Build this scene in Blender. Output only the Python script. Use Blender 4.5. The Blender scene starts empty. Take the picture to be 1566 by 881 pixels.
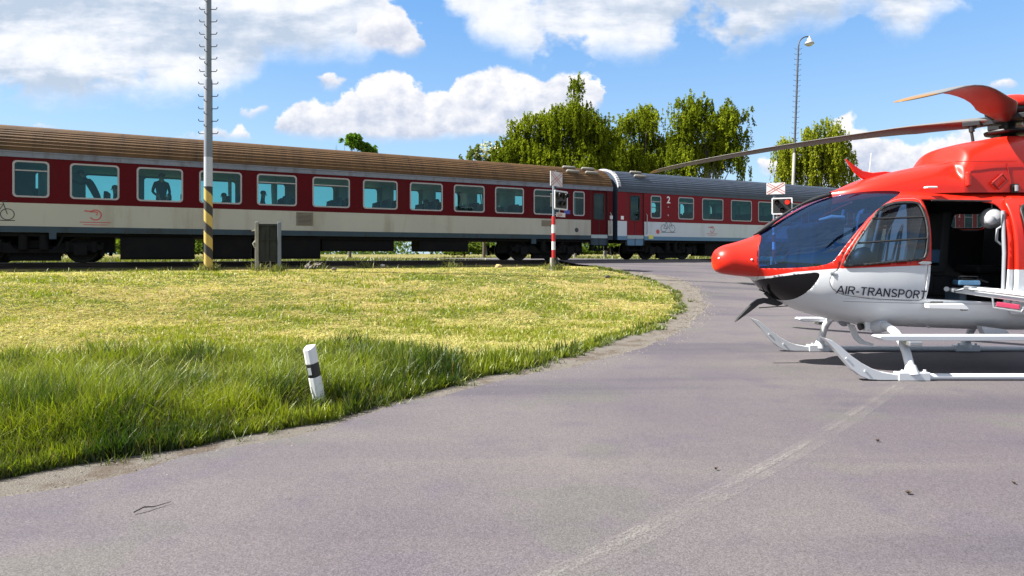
import bpy, bmesh, math, random
import numpy as np
from mathutils import Vector, Matrix, geometry

random.seed(7)
RNG = np.random.default_rng(11)
R = math.radians
scene = bpy.context.scene
COL = scene.collection

# ------------------------------------------------------------------ survey of the place
F, CX, HY, CAMZ = 946.0, 783.0, 388.0, 1.38          # focal length in px, principal column, horizon row, eye height
TH = R(62.5)
TX, TY = math.sin(TH), math.cos(TH)                  # direction of the railway
NX, NY = -math.cos(TH), math.sin(TH)                 # across the railway, away from the camera
PW = 23.0                                            # distance of the coach side wall
RAILZ = 1.10                                         # top of rail


def smooth01(t):
    t = np.clip(t, 0.0, 1.0)
    return t * t * (3 - 2 * t)


def across(x, y):
    return NX * x + NY * y


def zground(x, y):
    p = across(np.asarray(x, float), np.asarray(y, float))
    z = 0.85 * smooth01((p - 8.5) / 11.5) + 0.10 * smooth01((p - 21.4) / 1.8)
    return z


def zroad(x, y):
    p = across(np.asarray(x, float), np.asarray(y, float))
    return zground(x, y) + 0.125 * smooth01((p - 19.0) / 4.0) * (p < 40) - 0.0 * p


def ground_at(px, py, road=False):
    """where the line of sight through a survey point meets the terrain"""
    u, v = (px - CX) / F, (HY - py) / F
    f = zroad if road else zground
    lo = 0.5
    hi = lo
    for i in range(4000):
        hi = lo + 0.05
        if CAMZ + v * hi <= float(f(u * hi, hi)):
            break
        lo = hi
    for i in range(30):
        m = (lo + hi) / 2
        if CAMZ + v * m <= float(f(u * m, m)):
            hi = m
        else:
            lo = m
    return Vector((u * hi, hi, float(f(u * hi, hi))))


def at(px, py, Y):
    return Vector(((px - CX) * Y / F, Y, CAMZ - (py - HY) * Y / F))


def s_of(px, p=PW):
    u = (px - CX) / F
    Y = p / (NX * u + NY)
    return Y * (TX * u + TY)


# ------------------------------------------------------------------ numpy value noise
_LAT = np.random.default_rng(5).random((256, 256))


def vnoise(x, y):
    x = np.asarray(x, float); y = np.asarray(y, float)
    xi = np.floor(x).astype(int); yi = np.floor(y).astype(int)
    fx = x - xi; fy = y - yi
    fx = fx * fx * (3 - 2 * fx); fy = fy * fy * (3 - 2 * fy)
    a = _LAT[xi % 256, yi % 256]; b = _LAT[(xi + 1) % 256, yi % 256]
    c = _LAT[xi % 256, (yi + 1) % 256]; d = _LAT[(xi + 1) % 256, (yi + 1) % 256]
    return (a * (1 - fx) + b * fx) * (1 - fy) + (c * (1 - fx) + d * fx) * fy


def fbm(x, y, o=4):
    s = 0; a = 0.5; n = 0
    for i in range(o):
        s = s + a * vnoise(x * 2 ** i + 17 * i, y * 2 ** i + 31 * i); n += a; a *= 0.5
    return s / n


def in_poly(x, y, poly):
    x = np.asarray(x, float); y = np.asarray(y, float)
    r = np.zeros(x.shape, bool)
    n = len(poly)
    for i in range(n):
        x0, y0 = poly[i][0], poly[i][1]; x1, y1 = poly[(i + 1) % n][0], poly[(i + 1) % n][1]
        if y0 == y1:
            continue
        c = ((y0 > y) != (y1 > y)) & (x < (x1 - x0) * (y - y0) / (y1 - y0) + x0)
        r ^= c
    return r


# ------------------------------------------------------------------ object helpers
def tag(o, label=None, cat=None, group=None, kind=None):
    if label: o['label'] = label
    if cat: o['category'] = cat
    if group: o['group'] = group
    if kind: o['kind'] = kind
    return o


def thing(name, label, cat, loc=(0, 0, 0), rz=0.0, group=None):
    o = bpy.data.objects.new(name, None)
    COL.objects.link(o)
    o.location = loc
    o.rotation_euler = (0, 0, rz)
    o.empty_display_size = 0.1
    return tag(o, label, cat, group)


def copy_tree(o, parent=None, children_of=None):
    if children_of is None:
        children_of = {}
        for q in bpy.data.objects:
            if q.parent: children_of.setdefault(q.parent.name, []).append(q)
    c = o.copy()
    COL.objects.link(c)
    c.parent = parent
    for ch in children_of.get(o.name, []):
        copy_tree(ch, c, children_of)
    return c


class MB:
    """collects shapes into one mesh"""
    def __init__(self):
        self.v = []; self.f = []; self.m = []; self.s = []

    def add(self, vs, fs, mi=0, sm=False, M=None):
        b = len(self.v)
        for p in vs:
            p = Vector(p)
            self.v.append(M @ p if M else p)
        for f in fs:
            self.f.append(tuple(b + i for i in f)); self.m.append(mi); self.s.append(sm)
        return self

    def box(self, x0, y0, z0, x1, y1, z1, mi=0, M=None):
        vs = [(x, y, z) for z in (z0, z1) for y in (y0, y1) for x in (x0, x1)]
        return self.add(vs, [(0, 2, 3, 1), (4, 5, 7, 6), (0, 1, 5, 4), (2, 6, 7, 3), (0, 4, 6, 2), (1, 3, 7, 5)], mi, False, M)

    def tube(self, pts, r, n=10, mi=0, cap=True, sm=True, flat=1.0, up=None, M=None):
        pts = [Vector(p) for p in pts]
        if not isinstance(r, (list, tuple)): r = [r] * len(pts)
        vs = []
        ref = Vector(up) if up else None
        for i, p in enumerate(pts):
            a = pts[max(0, i - 1)]; b = pts[min(len(pts) - 1, i + 1)]
            d = (b - a)
            d = d.normalized() if d.length > 1e-9 else Vector((0, 0, 1))
            if ref is None:
                ref = Vector((0, 0, 1)) if abs(d.z) < 0.9 else Vector((1, 0, 0))
            e1 = ref - d * ref.dot(d)
            if e1.length < 1e-5:
                e1 = d.orthogonal()
            e1.normalize(); e2 = d.cross(e1)
            if up is None: ref = e1.copy()
            for k in range(n):
                t = 2 * math.pi * k / n
                vs.append(p + e1 * (math.cos(t) * r[i] * flat) + e2 * (math.sin(t) * r[i]))
        fs = []
        for i in range(len(pts) - 1):
            for k in range(n):
                k2 = (k + 1) % n
                fs.append((i * n + k, i * n + k2, (i + 1) * n + k2, (i + 1) * n + k))
        self.add(vs, fs, mi, sm, M)
        if cap:                                             # caps keep their own corners so the side shades cleanly
            for k0, order in ((0, list(reversed(range(n)))), ((len(pts) - 1) * n, list(range(n)))):
                self.add([vs[k0 + k] for k in range(n)], [tuple(order)], mi, False, M)
        return self

    def cyl(self, a, b, r, n=16, mi=0, r2=None, M=None):
        return self.tube([a, b], [r, r if r2 is None else r2], n, mi, M=M)

    def lathe(self, prof, n=24, mi=0, M=None, sm=True):
        vs = []; fs = []
        for (r, z) in prof:
            for k in range(n):
                t = 2 * math.pi * k / n
                vs.append((r * math.cos(t), r * math.sin(t), z))
        for i in range(len(prof) - 1):
            for k in range(n):
                k2 = (k + 1) % n
                fs.append((i * n + k, i * n + k2, (i + 1) * n + k2, (i + 1) * n + k))
        fs.append(tuple(reversed(range(n))))
        e = (len(prof) - 1) * n
        fs.append(tuple(e + k for k in range(n)))
        return self.add(vs, fs, mi, sm, M)

    def prism(self, poly, a, b, axes='xz', mi=0, M=None, sm=False):
        """polygon in two axes pushed along the third from a to b"""
        n = len(poly)
        def P(q, t):
            if axes == 'xz': return (q[0], t, q[1])
            if axes == 'xy': return (q[0], q[1], t)
            return (t, q[0], q[1])
        vs = [P(q, a) for q in poly] + [P(q, b) for q in poly]
        self.add(vs, [tuple(range(n)), tuple(range(2 * n - 1, n - 1, -1))], mi, False, M)
        b0 = len(self.v) - 2 * n
        for i in range(n):
            j = (i + 1) % n
            self.f.append((b0 + i, b0 + n + i, b0 + n + j, b0 + j)); self.m.append(mi); self.s.append(sm)
        return self

    def ring(self, outer, inner, a, b, axes='xz', mi=0, M=None):
        """frame between two polygons of the same count, from a to b"""
        n = len(outer)
        def P(q, t):
            if axes == 'xz': return (q[0], t, q[1])
            if axes == 'xy': return (q[0], q[1], t)
            return (t, q[0], q[1])
        vs = [P(q, a) for q in outer] + [P(q, a) for q in inner] + [P(q, b) for q in outer] + [P(q, b) for q in inner]
        fs = []
        for i in range(n):
            j = (i + 1) % n
            fs += [(i, j, n + j, n + i), (2 * n + i, 3 * n + i, 3 * n + j, 2 * n + j),
                   (i, 2 * n + i, 2 * n + j, j), (n + i, n + j, 3 * n + j, 3 * n + i)]
        return self.add(vs, fs, mi, False, M)

    def build(self, name, mats, parent=None, bevel=0.0, loc=None, fix=True):
        me = bpy.data.meshes.new(name)
        me.from_pydata([tuple(p) for p in self.v], [], self.f)
        if not isinstance(mats, (list, tuple)): mats = [mats]
        for m in mats: me.materials.append(m)
        me.polygons.foreach_set('material_index', self.m)
        me.polygons.foreach_set('use_smooth', self.s)
        me.update()
        if fix:
            bm = bmesh.new(); bm.from_mesh(me)
            bmesh.ops.recalc_face_normals(bm, faces=bm.faces)
            bm.to_mesh(me); bm.free()
        o = bpy.data.objects.new(name, me)
        COL.objects.link(o)
        o.parent = parent
        if loc is not None: o.location = loc
        if bevel > 0:
            md = o.modifiers.new('bevel', 'BEVEL'); md.width = bevel; md.segments = 2; md.limit_method = 'ANGLE'; md.angle_limit = R(40)
            md.harden_normals = False
        return o


def rrect(x0, z0, x1, z1, r, n=5):
    pts = []
    for (cx, cz, a0) in ((x1 - r, z1 - r, 0), (x0 + r, z1 - r, 90), (x0 + r, z0 + r, 180), (x1 - r, z0 + r, 270)):
        for k in range(n + 1):
            t = R(a0 + 90 * k / n)
            pts.append((cx + r * math.cos(t), cz + r * math.sin(t)))
    return pts


# ------------------------------------------------------------------ materials
def new_mat(name):
    m = bpy.data.materials.new(name)
    m.use_nodes = True
    nt = m.node_tree
    return m, nt, nt.nodes['Principled BSDF']


def rgba(c): return (c[0], c[1], c[2], 1.0)


def mat(name, col, rough=0.5, metal=0.0, vary=0.15, vscale=3.0, grime=None, gscale=1.5, gcut=0.55, bump=0.0, bscale=60, coat=0.0, spec=0.5, stretch=(1, 1, 1)):
    """painted / weathered surface: base colour varied by noise, worn patches of a second colour, fine bump"""
    m, nt, P = new_mat(name)
    N, L = nt.nodes.new, nt.links.new
    tc = N('ShaderNodeTexCoord'); mp = N('ShaderNodeMapping'); mp.inputs['Scale'].default_value = stretch
    L(tc.outputs['Object'], mp.inputs['Vector'])
    n1 = N('ShaderNodeTexNoise'); n1.inputs['Scale'].default_value = vscale; n1.inputs['Detail'].default_value = 6
    L(mp.outputs[0], n1.inputs['Vector'])
    mx = N('ShaderNodeMix'); mx.data_type = 'RGBA'
    mx.inputs[6].default_value = rgba([c * (1 - vary) for c in col]); mx.inputs[7].default_value = rgba([min(1, c * (1 + vary)) for c in col])
    L(n1.outputs['Fac'], mx.inputs[0])
    out = mx.outputs[2]
    if grime:
        n2 = N('ShaderNodeTexNoise'); n2.inputs['Scale'].default_value = gscale; n2.inputs['Detail'].default_value = 9; n2.inputs['Roughness'].default_value = 0.65
        L(mp.outputs[0], n2.inputs['Vector'])
        rp = N('ShaderNodeMapRange'); rp.inputs[1].default_value = gcut; rp.inputs[2].default_value = gcut + 0.22
        L(n2.outputs['Fac'], rp.inputs[0])
        m2 = N('ShaderNodeMix'); m2.data_type = 'RGBA'; m2.inputs[7].default_value = rgba(grime)
        L(out, m2.inputs[6]); L(rp.outputs[0], m2.inputs[0])
        out = m2.outputs[2]
    L(out, P.inputs['Base Color'])
    P.inputs['Roughness'].default_value = rough
    P.inputs['Metallic'].default_value = metal
    P.inputs['Specular IOR Level'].default_value = spec
    P.inputs['Coat Weight'].default_value = coat
    P.inputs['Coat Roughness'].default_value = 0.08
    if bump > 0:
        n3 = N('ShaderNodeTexNoise'); n3.inputs['Scale'].default_value = bscale; n3.inputs['Detail'].default_value = 4
        L(tc.outputs['Object'], n3.inputs['Vector'])
        b = N('ShaderNodeBump'); b.inputs['Strength'].default_value = bump; b.inputs['Distance'].default_value = 0.02
        L(n3.outputs['Fac'], b.inputs['Height']); L(b.outputs[0], P.inputs['Normal'])
    return m


def glass_mat(name, tint, refl=0.06, rough=0.02, gl=(1, 1, 1)):
    """a thin pane: tinted see-through plus a mirror layer that grows at grazing angles"""
    m, nt, P = new_mat(name)
    nt.nodes.remove(P)
    N, L = nt.nodes.new, nt.links.new
    t = N('ShaderNodeBsdfTransparent'); t.inputs[0].default_value = rgba(tint)
    g = N('ShaderNodeBsdfGlossy'); g.inputs['Roughness'].default_value = rough; g.inputs[0].default_value = rgba(gl)
    lw = N('ShaderNodeLayerWeight'); lw.inputs[0].default_value = 0.12
    mr = N('ShaderNodeMapRange'); mr.inputs[3].default_value = refl; mr.inputs[4].default_value = 0.7
    L(lw.outputs['Fresnel'], mr.inputs[0])
    x = N('ShaderNodeMixShader')
    L(mr.outputs[0], x.inputs[0]); L(t.outputs[0], x.inputs[1]); L(g.outputs[0], x.inputs[2])
    L(x.outputs[0], nt.nodes['Material Output'].inputs[0])
    return m


def tint_mat(name, rough=0.55, trans=0.35, tgain=(1.25, 1.35, 0.6), gloss=0.04):
    """leaves and blades: the mesh's own per-blade tint, partly translucent"""
    m, nt, P = new_mat(name)
    nt.nodes.remove(P)
    N, L = nt.nodes.new, nt.links.new
    a = N('ShaderNodeVertexColor'); a.layer_name = 'tint'
    d = N('ShaderNodeBsdfDiffuse'); L(a.outputs[0], d.inputs[0])
    tr = N('ShaderNodeBsdfTranslucent')
    mu = N('ShaderNodeMix'); mu.data_type = 'RGBA'; mu.blend_type = 'MULTIPLY'; mu.inputs[0].default_value = 1.0
    mu.inputs[7].default_value = rgba(tgain)
    L(a.outputs[0], mu.inputs[6]); L(mu.outputs[2], tr.inputs[0])
    x = N('ShaderNodeMixShader'); x.inputs[0].default_value = trans
    L(d.outputs[0], x.inputs[1]); L(tr.outputs[0], x.inputs[2])
    g = N('ShaderNodeBsdfGlossy'); g.inputs['Roughness'].default_value = rough
    x2 = N('ShaderNodeMixShader'); x2.inputs[0].default_value = gloss
    L(x.outputs[0], x2.inputs[1]); L(g.outputs[0], x2.inputs[2])
    L(x2.outputs[0], nt.nodes['Material Output'].inputs[0])
    return m


def np_mesh(name, verts, faces_idx, loop_tot, material, tints=None, parent=None, smooth=False):
    me = bpy.data.meshes.new(name)
    nv = len(verts); nl = len(faces_idx); nf = len(loop_tot)
    me.vertices.add(nv); me.loops.add(nl); me.polygons.add(nf)
    me.vertices.foreach_set('co', np.ascontiguousarray(verts, dtype=np.float32).ravel())
    me.loops.foreach_set('vertex_index', np.ascontiguousarray(faces_idx, dtype=np.int32))
    st = np.concatenate([[0], np.cumsum(loop_tot)[:-1]]).astype(np.int32)
    me.polygons.foreach_set('loop_start', st)
    me.materials.append(material)
    me.update(calc_edges=True)
    if smooth: me.polygons.foreach_set('use_smooth', [True] * nf)
    if tints is not None:
        ca = me.color_attributes.new('tint', 'FLOAT_COLOR', 'POINT')
        t4 = np.ones((nv, 4), np.float32); t4[:, :3] = tints
        ca.data.foreach_set('color', t4.ravel())
    me.validate()
    o = bpy.data.objects.new(name, me)
    COL.objects.link(o)
    o.parent = parent
    return o


def text_mesh(body, size, bold=0.0, shear=0.0):
    """flat lettering in the XY plane, as vertices and faces"""
    cu = bpy.data.curves.new('lettering', 'FONT')
    cu.body = body; cu.size = size; cu.offset = bold; cu.shear = shear; cu.resolution_u = 3
    ob = bpy.data.objects.new('lettering', cu)
    COL.objects.link(ob)
    dg = bpy.context.evaluated_depsgraph_get()
    me = bpy.data.meshes.new_from_object(ob.evaluated_get(dg))
    vs = [v.co.copy() for v in me.vertices]
    fs = [tuple(p.vertices) for p in me.polygons]
    bpy.data.objects.remove(ob); bpy.data.curves.remove(cu); bpy.data.meshes.remove(me)
    return vs, fs


def cdt_sheet(name, poly, zf, lift, step, material, ystep=None):
    """a ground sheet inside a plan polygon that follows the terrain"""
    pts = []
    n = len(poly)
    for i in range(n):
        a = Vector(poly[i][:2]); b = Vector(poly[(i + 1) % n][:2])
        k = max(1, int((b - a).length / step))
        for j in range(k):
            pts.append(a.lerp(b, j / k))
    nb = len(pts)
    edges = [(i, (i + 1) % nb) for i in range(nb)]
    xs = [p.x for p in pts]; ys = [p.y for p in pts]
    gx, gy = np.meshgrid(np.arange(min(xs), max(xs), step), np.arange(min(ys), max(ys), step))
    gx = gx.ravel(); gy = gy.ravel()
    gx = gx + (np.arange(len(gx)) % 7) * 0.003
    k = in_poly(gx, gy, [(p.x, p.y) for p in pts])
    pts += [Vector((float(a), float(b))) for a, b in zip(gx[k], gy[k])]
    ov, oe, of, *_ = geometry.delaunay_2d_cdt(pts, edges, [], 1, 1e-5)
    vx = np.array([v.x for v in ov]); vy = np.array([v.y for v in ov])
    vz = zf(vx, vy) + lift
    me = bpy.data.meshes.new(name)
    me.from_pydata(list(zip(vx.tolist(), vy.tolist(), vz.tolist())), [], [tuple(f) for f in of])
    me.materials.append(material)
    for p in me.polygons: p.use_smooth = True
    me.update()
    bm = bmesh.new(); bm.from_mesh(me)
    for f in bm.faces:
        if f.normal.z < 0: f.normal_flip()
    bm.to_mesh(me); bm.free()
    o = bpy.data.objects.new(name, me)
    COL.objects.link(o)
    return o
# ================================================================== camera, light, sky
cam = bpy.data.cameras.new('camera')
cam.sensor_width = 36.0
cam.lens = 36.0 * F / 1566.0
cam.shift_x = 0.0
cam.shift_y = (HY - 440.5) / 1566.0
cam.clip_start = 0.05; cam.clip_end = 4000
camo = bpy.data.objects.new('camera', cam)
COL.objects.link(camo)
camo.location = (0, 0, CAMZ); camo.rotation_euler = (R(90), 0, 0)
scene.camera = camo
scene.view_settings.view_transform = 'Standard'
scene.view_settings.look = 'None'
scene.view_settings.exposure = 1.70
scene.view_settings.gamma = 1.0
scene.view_settings.use_curve_mapping = False
scene.cycles.use_denoising = True
scene.cycles.max_bounces = 10
scene.cycles.transparent_max_bounces = 24
scene.cycles.caustics_reflective = False
scene.cycles.caustics_refractive = False

SUN_EL = R(46.0)
SD = Vector((0.9945, 0.105, 0)).normalized() * math.cos(SUN_EL) + Vector((0, 0, -math.sin(SUN_EL)))   # way the light travels
sl = bpy.data.lights.new('sun', 'SUN'); sl.energy = 5.0; sl.angle = R(0.53); sl.color = (1.0, 0.955, 0.88)
so = bpy.data.objects.new('sun', sl); COL.objects.link(so)
so.rotation_euler = SD.to_track_quat('-Z', 'Y').to_euler()

W = bpy.data.worlds.new('World'); scene.world = W; W.use_nodes = True


class G:
    """small expression builder for shader node trees"""
    def __init__(s, nt): s.nt = nt
    def n(s, t): return s.nt.nodes.new(t)
    def inp(s, sock, v):
        if hasattr(v, 'is_output'): s.nt.links.new(v, sock)
        else: sock.default_value = v
    def m(s, op, a, b=0.0, c=0.0, clamp=False):
        k = s.n('ShaderNodeMath'); k.operation = op; k.use_clamp = clamp
        for i, v in enumerate((a, b, c)): s.inp(k.inputs[i], v)
        return k.outputs[0]
    def vm(s, op, a, b=None, out=0):
        k = s.n('ShaderNodeVectorMath'); k.operation = op
        s.inp(k.inputs[0], a)
        if b is not None: s.inp(k.inputs[1], b)
        return k.outputs[out]
    def comb(s, x, y, z=0.0):
        k = s.n('ShaderNodeCombineXYZ')
        for i, v in enumerate((x, y, z)): s.inp(k.inputs[i], v)
        return k.outputs[0]
    def noise(s, vec, scale, detail=5, rough=0.55, w=None):
        k = s.n('ShaderNodeTexNoise'); k.inputs['Scale'].default_value = scale; k.inputs['Detail'].default_value = detail; k.inputs['Roughness'].default_value = rough
        s.nt.links.new(vec, k.inputs['Vector']); return k.outputs['Fac']
    def ss(s, v, a, b):
        k = s.n('ShaderNodeMapRange'); k.interpolation_type = 'SMOOTHSTEP'
        s.inp(k.inputs[0], v); k.inputs[1].default_value = a; k.inputs[2].default_value = b
        return k.outputs[0]
    def mixc(s, f, a, b, mode='MIX'):
        k = s.n('ShaderNodeMix'); k.data_type = 'RGBA'; k.blend_type = mode
        s.inp(k.inputs[0], f); s.inp(k.inputs[6], a); s.inp(k.inputs[7], b)
        return k.outputs[2]


# bearings (survey columns) with the rows of the top and the base of each bank of cloud; top below base means clear sky there
BANK = [(-400, 190, 240), (-150, 215, 240), (-60, 240, 220), (40, 206, 190), (58, 194, 199), (72, 187, 202), (92, 195, 200), (110, 210, 190), (250, 215, 198), (268, 201, 214), (300, 205, 216), (325, 195, 216), (345, 204, 216), (370, 190, 216), (385, 206, 216), (398, 225, 200),
        (412, 205, 195), (422, 186, 205), (445, 158, 212), (470, 146, 215), (495, 156, 218), (520, 148, 218), (545, 120, 218), (575, 109, 218), (605, 105, 218), (630, 113, 218), (650, 138, 218), (680, 140, 216), (695, 122, 214), (720, 110, 214), (750, 103, 212), (790, 103, 212),
        (830, 111, 212), (870, 105, 206), (900, 112, 190), (922, 126, 162), (940, 160, 130), (1000, 240, 190), (1140, 270, 230), (1165, 236, 262), (1200, 238, 282), (1255, 222, 288), (1275, 180, 290), (1298, 166, 290), (1315, 185, 290), (1350, 206, 290), (1400, 213, 290), (1450, 206, 290), (1490, 196, 290), (1566, 190, 290), (1700, 170, 290), (2000, 200, 290)]
PUFF = [(-400, 220, 120), (300, 220, 120), (352, 185, 165), (366, 165, 178), (390, 163, 182), (412, 157, 173), (426, 175, 160), (470, 150, 115), (486, 123, 131), (496, 116, 137), (508, 114, 139), (522, 117, 137), (532, 132, 122), (540, 70, 50), (550, 22, 68), (570, 9, 76), (595, 5, 80), (620, 16, 87), (642, 36, 83), (656, 58, 70), (668, 90, 50),
        (700, 150, 50), (1400, 180, 60), (1492, 140, 124), (1512, 120, 138), (1540, 117, 138), (1562, 132, 124), (1600, 160, 110), (2000, 160, 110)]
SHEET = [(-400, 170), (-100, 160), (0, 148), (60, 166), (110, 172), (170, 166), (230, 160), (290, 166), (340, 152), (385, 128), (405, 98), (450, 98), (510, 102), (560, 96), (585, 76), (602, 15), (625, -40), (660, -45), (676, 5), (700, 42), (722, 64), (745, 78), (790, 92), (850, 100), (930, 102), (1005, 98), (1028, 74), (1060, 68), (1090, 86), (1130, 92), (1180, 72),
         (1230, 52), (1268, 56), (1300, 34), (1338, 30), (1368, 62), (1398, 66), (1420, 42), (1460, 22), (1500, 6), (1560, -12), (1700, -30), (2000, 60)]


def build_world():
    nt = W.node_tree
    g = G(nt)
    W.cycles.sampling_method = 'MANUAL'; W.cycles.sample_map_resolution = 512
    bg = nt.nodes['Background']
    bg.inputs['Strength'].default_value = 0.0515
    sky = g.n('ShaderNodeTexSky'); sky.sky_type = 'NISHITA'; sky.sun_disc = False
    sky.sun_elevation = SUN_EL; sky.sun_rotation = math.atan2(-SD.x, -SD.y)
    sky.air_density = 1.0; sky.dust_density = 0.6; sky.ozone_density = 2.0
    tc = g.n('ShaderNodeTexCoord')
    sp = g.n('ShaderNodeSeparateXYZ'); nt.links.new(tc.outputs['Generated'], sp.inputs[0])
    # bearings and heights as slopes in front; behind the camera the same pattern is mirrored
    dy = g.m('MAXIMUM', g.m('ABSOLUTE', sp.outputs[1]), 0.02)
    U = g.m('MULTIPLY', g.m('DIVIDE', sp.outputs[0], dy), F / 100)
    V = g.m('MULTIPLY', g.m('DIVIDE', sp.outputs[2], dy), F / 100)
    P = g.comb(U, g.m('MULTIPLY', V, 1.2), 0.0)
    def ncol(vec, scale, detail, rough):
        k = g.n('ShaderNodeTexNoise'); k.inputs['Scale'].default_value = scale; k.inputs['Detail'].default_value = detail; k.inputs['Roughness'].default_value = rough
        nt.links.new(vec, k.inputs['Vector']); return k
    na = ncol(P, 1.7, 7, 0.6)
    nb = ncol(g.vm('ADD', P, (-0.13, 0.17, 0.0)), 1.7, 4, 0.6)        # the same billows a step towards the sun
    nl = ncol(g.vm('ADD', P, (5.0, 1.0, 2.0)), 0.62, 5, 0.55)
    s_ = g.n('ShaderNodeSeparateColor'); nt.links.new(na.outputs['Color'], s_.inputs[0])
    # rows, pushed about by the billows
    row = g.m('SUBTRACT', HY, g.m('MULTIPLY', V, 100.0))
    colm = g.m('ADD', CX, g.m('MULTIPLY', U, 100.0))
    jx = g.m('MULTIPLY', g.m('SUBTRACT', s_.outputs[0], 0.5), 70.0)
    jy = g.m('MULTIPLY', g.m('SUBTRACT', s_.outputs[1], 0.5), 62.0)
    t = g.m('DIVIDE', g.m('ADD', g.m('ADD', colm, jx), 400.0), 2400.0, clamp=True)
    rj = g.m('ADD', row, jy)
    def curve(pts):
        k = g.n('ShaderNodeFloatCurve'); c = k.mapping.curves[0]
        while len(c.points) > 2: c.points.remove(c.points[1])
        ps = [((x + 400) / 2400, (y + 200) / 600) for x, y in pts]
        c.points[0].location = ps[0]; c.points[1].location = ps[-1]
        for q in ps[1:-1]: c.points.new(*q)
        for q in c.points: q.handle_type = 'VECTOR'
        k.mapping.update()
        nt.links.new(t, k.inputs['Value'])
        return g.m('SUBTRACT', g.m('MULTIPLY', k.outputs[0], 600.0), 200.0)
    diff = g.m('SUBTRACT', na.outputs['Fac'], nb.outputs['Fac'])
    def bank(pts, soft):
        top = curve([(a, b) for a, b, c in pts]); base = curve([(a, c) for a, b, c in pts])
        over = g.m('SUBTRACT', rj, top); under = g.m('SUBTRACT', base, g.m('ADD', row, g.m('MULTIPLY', jy, 0.35)))
        al = g.m('MULTIPLY', g.ss(over, -1.0, soft), g.ss(under, -4.0, soft * 1.6))
        rel = g.m('DIVIDE', under, g.m('MAXIMUM', g.m('SUBTRACT', base, top), 8.0), clamp=True)
        sh = g.m('ADD', g.m('MULTIPLY', diff, 2.6), g.m('ADD', g.m('MULTIPLY', rel, 0.85), 0.05), clamp=True)
        return al, sh
    a1, s1 = bank(BANK, 9.0)
    a2, s2 = bank(PUFF, 9.0)
    sb = curve(SHEET)
    un = g.m('SUBTRACT', sb, g.m('ADD', row, g.m('MULTIPLY', jy, 0.9)))
    hole = g.m('MULTIPLY', g.m('SUBTRACT', nl.outputs['Fac'], 0.55), 480.0)
    a3 = g.m('MULTIPLY', g.ss(g.m('SUBTRACT', un, g.m('MAXIMUM', hole, 0.0)), -6.0, 46.0), 0.94)
    nstr = ncol(g.vm('ADD', g.vm('MULTIPLY', P, (0.42, 1.25, 1.0)), (2.3, 7.1, 4.0)), 1.05, 6, 0.58)
    s3 = g.m('ADD', g.m('MULTIPLY', diff, 1.3), g.ss(nstr.outputs['Fac'], 0.36, 0.62), clamp=True)
    s3 = g.m('ADD', s3, g.m('MULTIPLY', g.ss(un, 40.0, 4.0), 0.25), clamp=True)
    K = 10.0
    def c(r, gg, b, k=1.0): return (r * K * k, gg * K * k, b * K * k, 1.0)
    h = g.m('ABSOLUTE', sp.outputs[2])
    blue = g.mixc(g.ss(h, 0.0, 0.42), c(0.36, 0.53, 0.69), c(0.115, 0.30, 0.62))
    base = g.mixc(0.72, sky.outputs[0], blue)
    r1 = g.mixc(a3, base, g.mixc(s3, c(0.34, 0.395, 0.475), c(0.62, 0.625, 0.65)))
    r2 = g.mixc(a2, r1, g.mixc(s2, c(0.38, 0.41, 0.49), c(0.60, 0.60, 0.62)))
    r3 = g.mixc(a1, r2, g.mixc(s1, c(0.37, 0.41, 0.50), c(0.66, 0.65, 0.65)))
    nt.links.new(r3, bg.inputs[0])


build_world()

# ================================================================== ground
def ground_material():
    m, nt, Pb = new_mat('mown_turf_soil')
    g = G(nt)
    tc = g.n('ShaderNodeTexCoord'); o = tc.outputs['Object']
    a = g.noise(o, 0.55, 6, 0.6); b = g.noise(g.vm('ADD', o, (7.0, 3.0, 0)), 3.2, 7, 0.65); d = g.noise(o, 38, 5, 0.7)
    straw = g.mixc(d, (0.1292, 0.0950, 0.0342, 1), (0.3192, 0.2660, 0.1064, 1))
    green = g.mixc(d, (0.0266, 0.0418, 0.0061, 1), (0.0760, 0.0950, 0.0122, 1))
    f = g.m('ADD', g.m('MULTIPLY', a, 0.6), g.m('MULTIPLY', b, 0.4))
    c1 = g.mixc(g.ss(f, 0.44, 0.56), straw, green)
    brown = g.mixc(g.ss(g.noise(g.vm('ADD', o, (2.0, 9.0, 0)), 1.7, 8, 0.7), 0.60, 0.70), c1, (0.0608, 0.0380, 0.0198, 1))
    nt.links.new(brown, Pb.inputs['Base Color'])
    Pb.inputs['Roughness'].default_value = 0.95; Pb.inputs['Specular IOR Level'].default_value = 0.15
    bp = g.n('ShaderNodeBump'); bp.inputs['Strength'].default_value = 0.8; bp.inputs['Distance'].default_value = 0.03
    nt.links.new(d, bp.inputs['Height']); nt.links.new(bp.outputs[0], Pb.inputs['Normal'])
    return m


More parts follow.
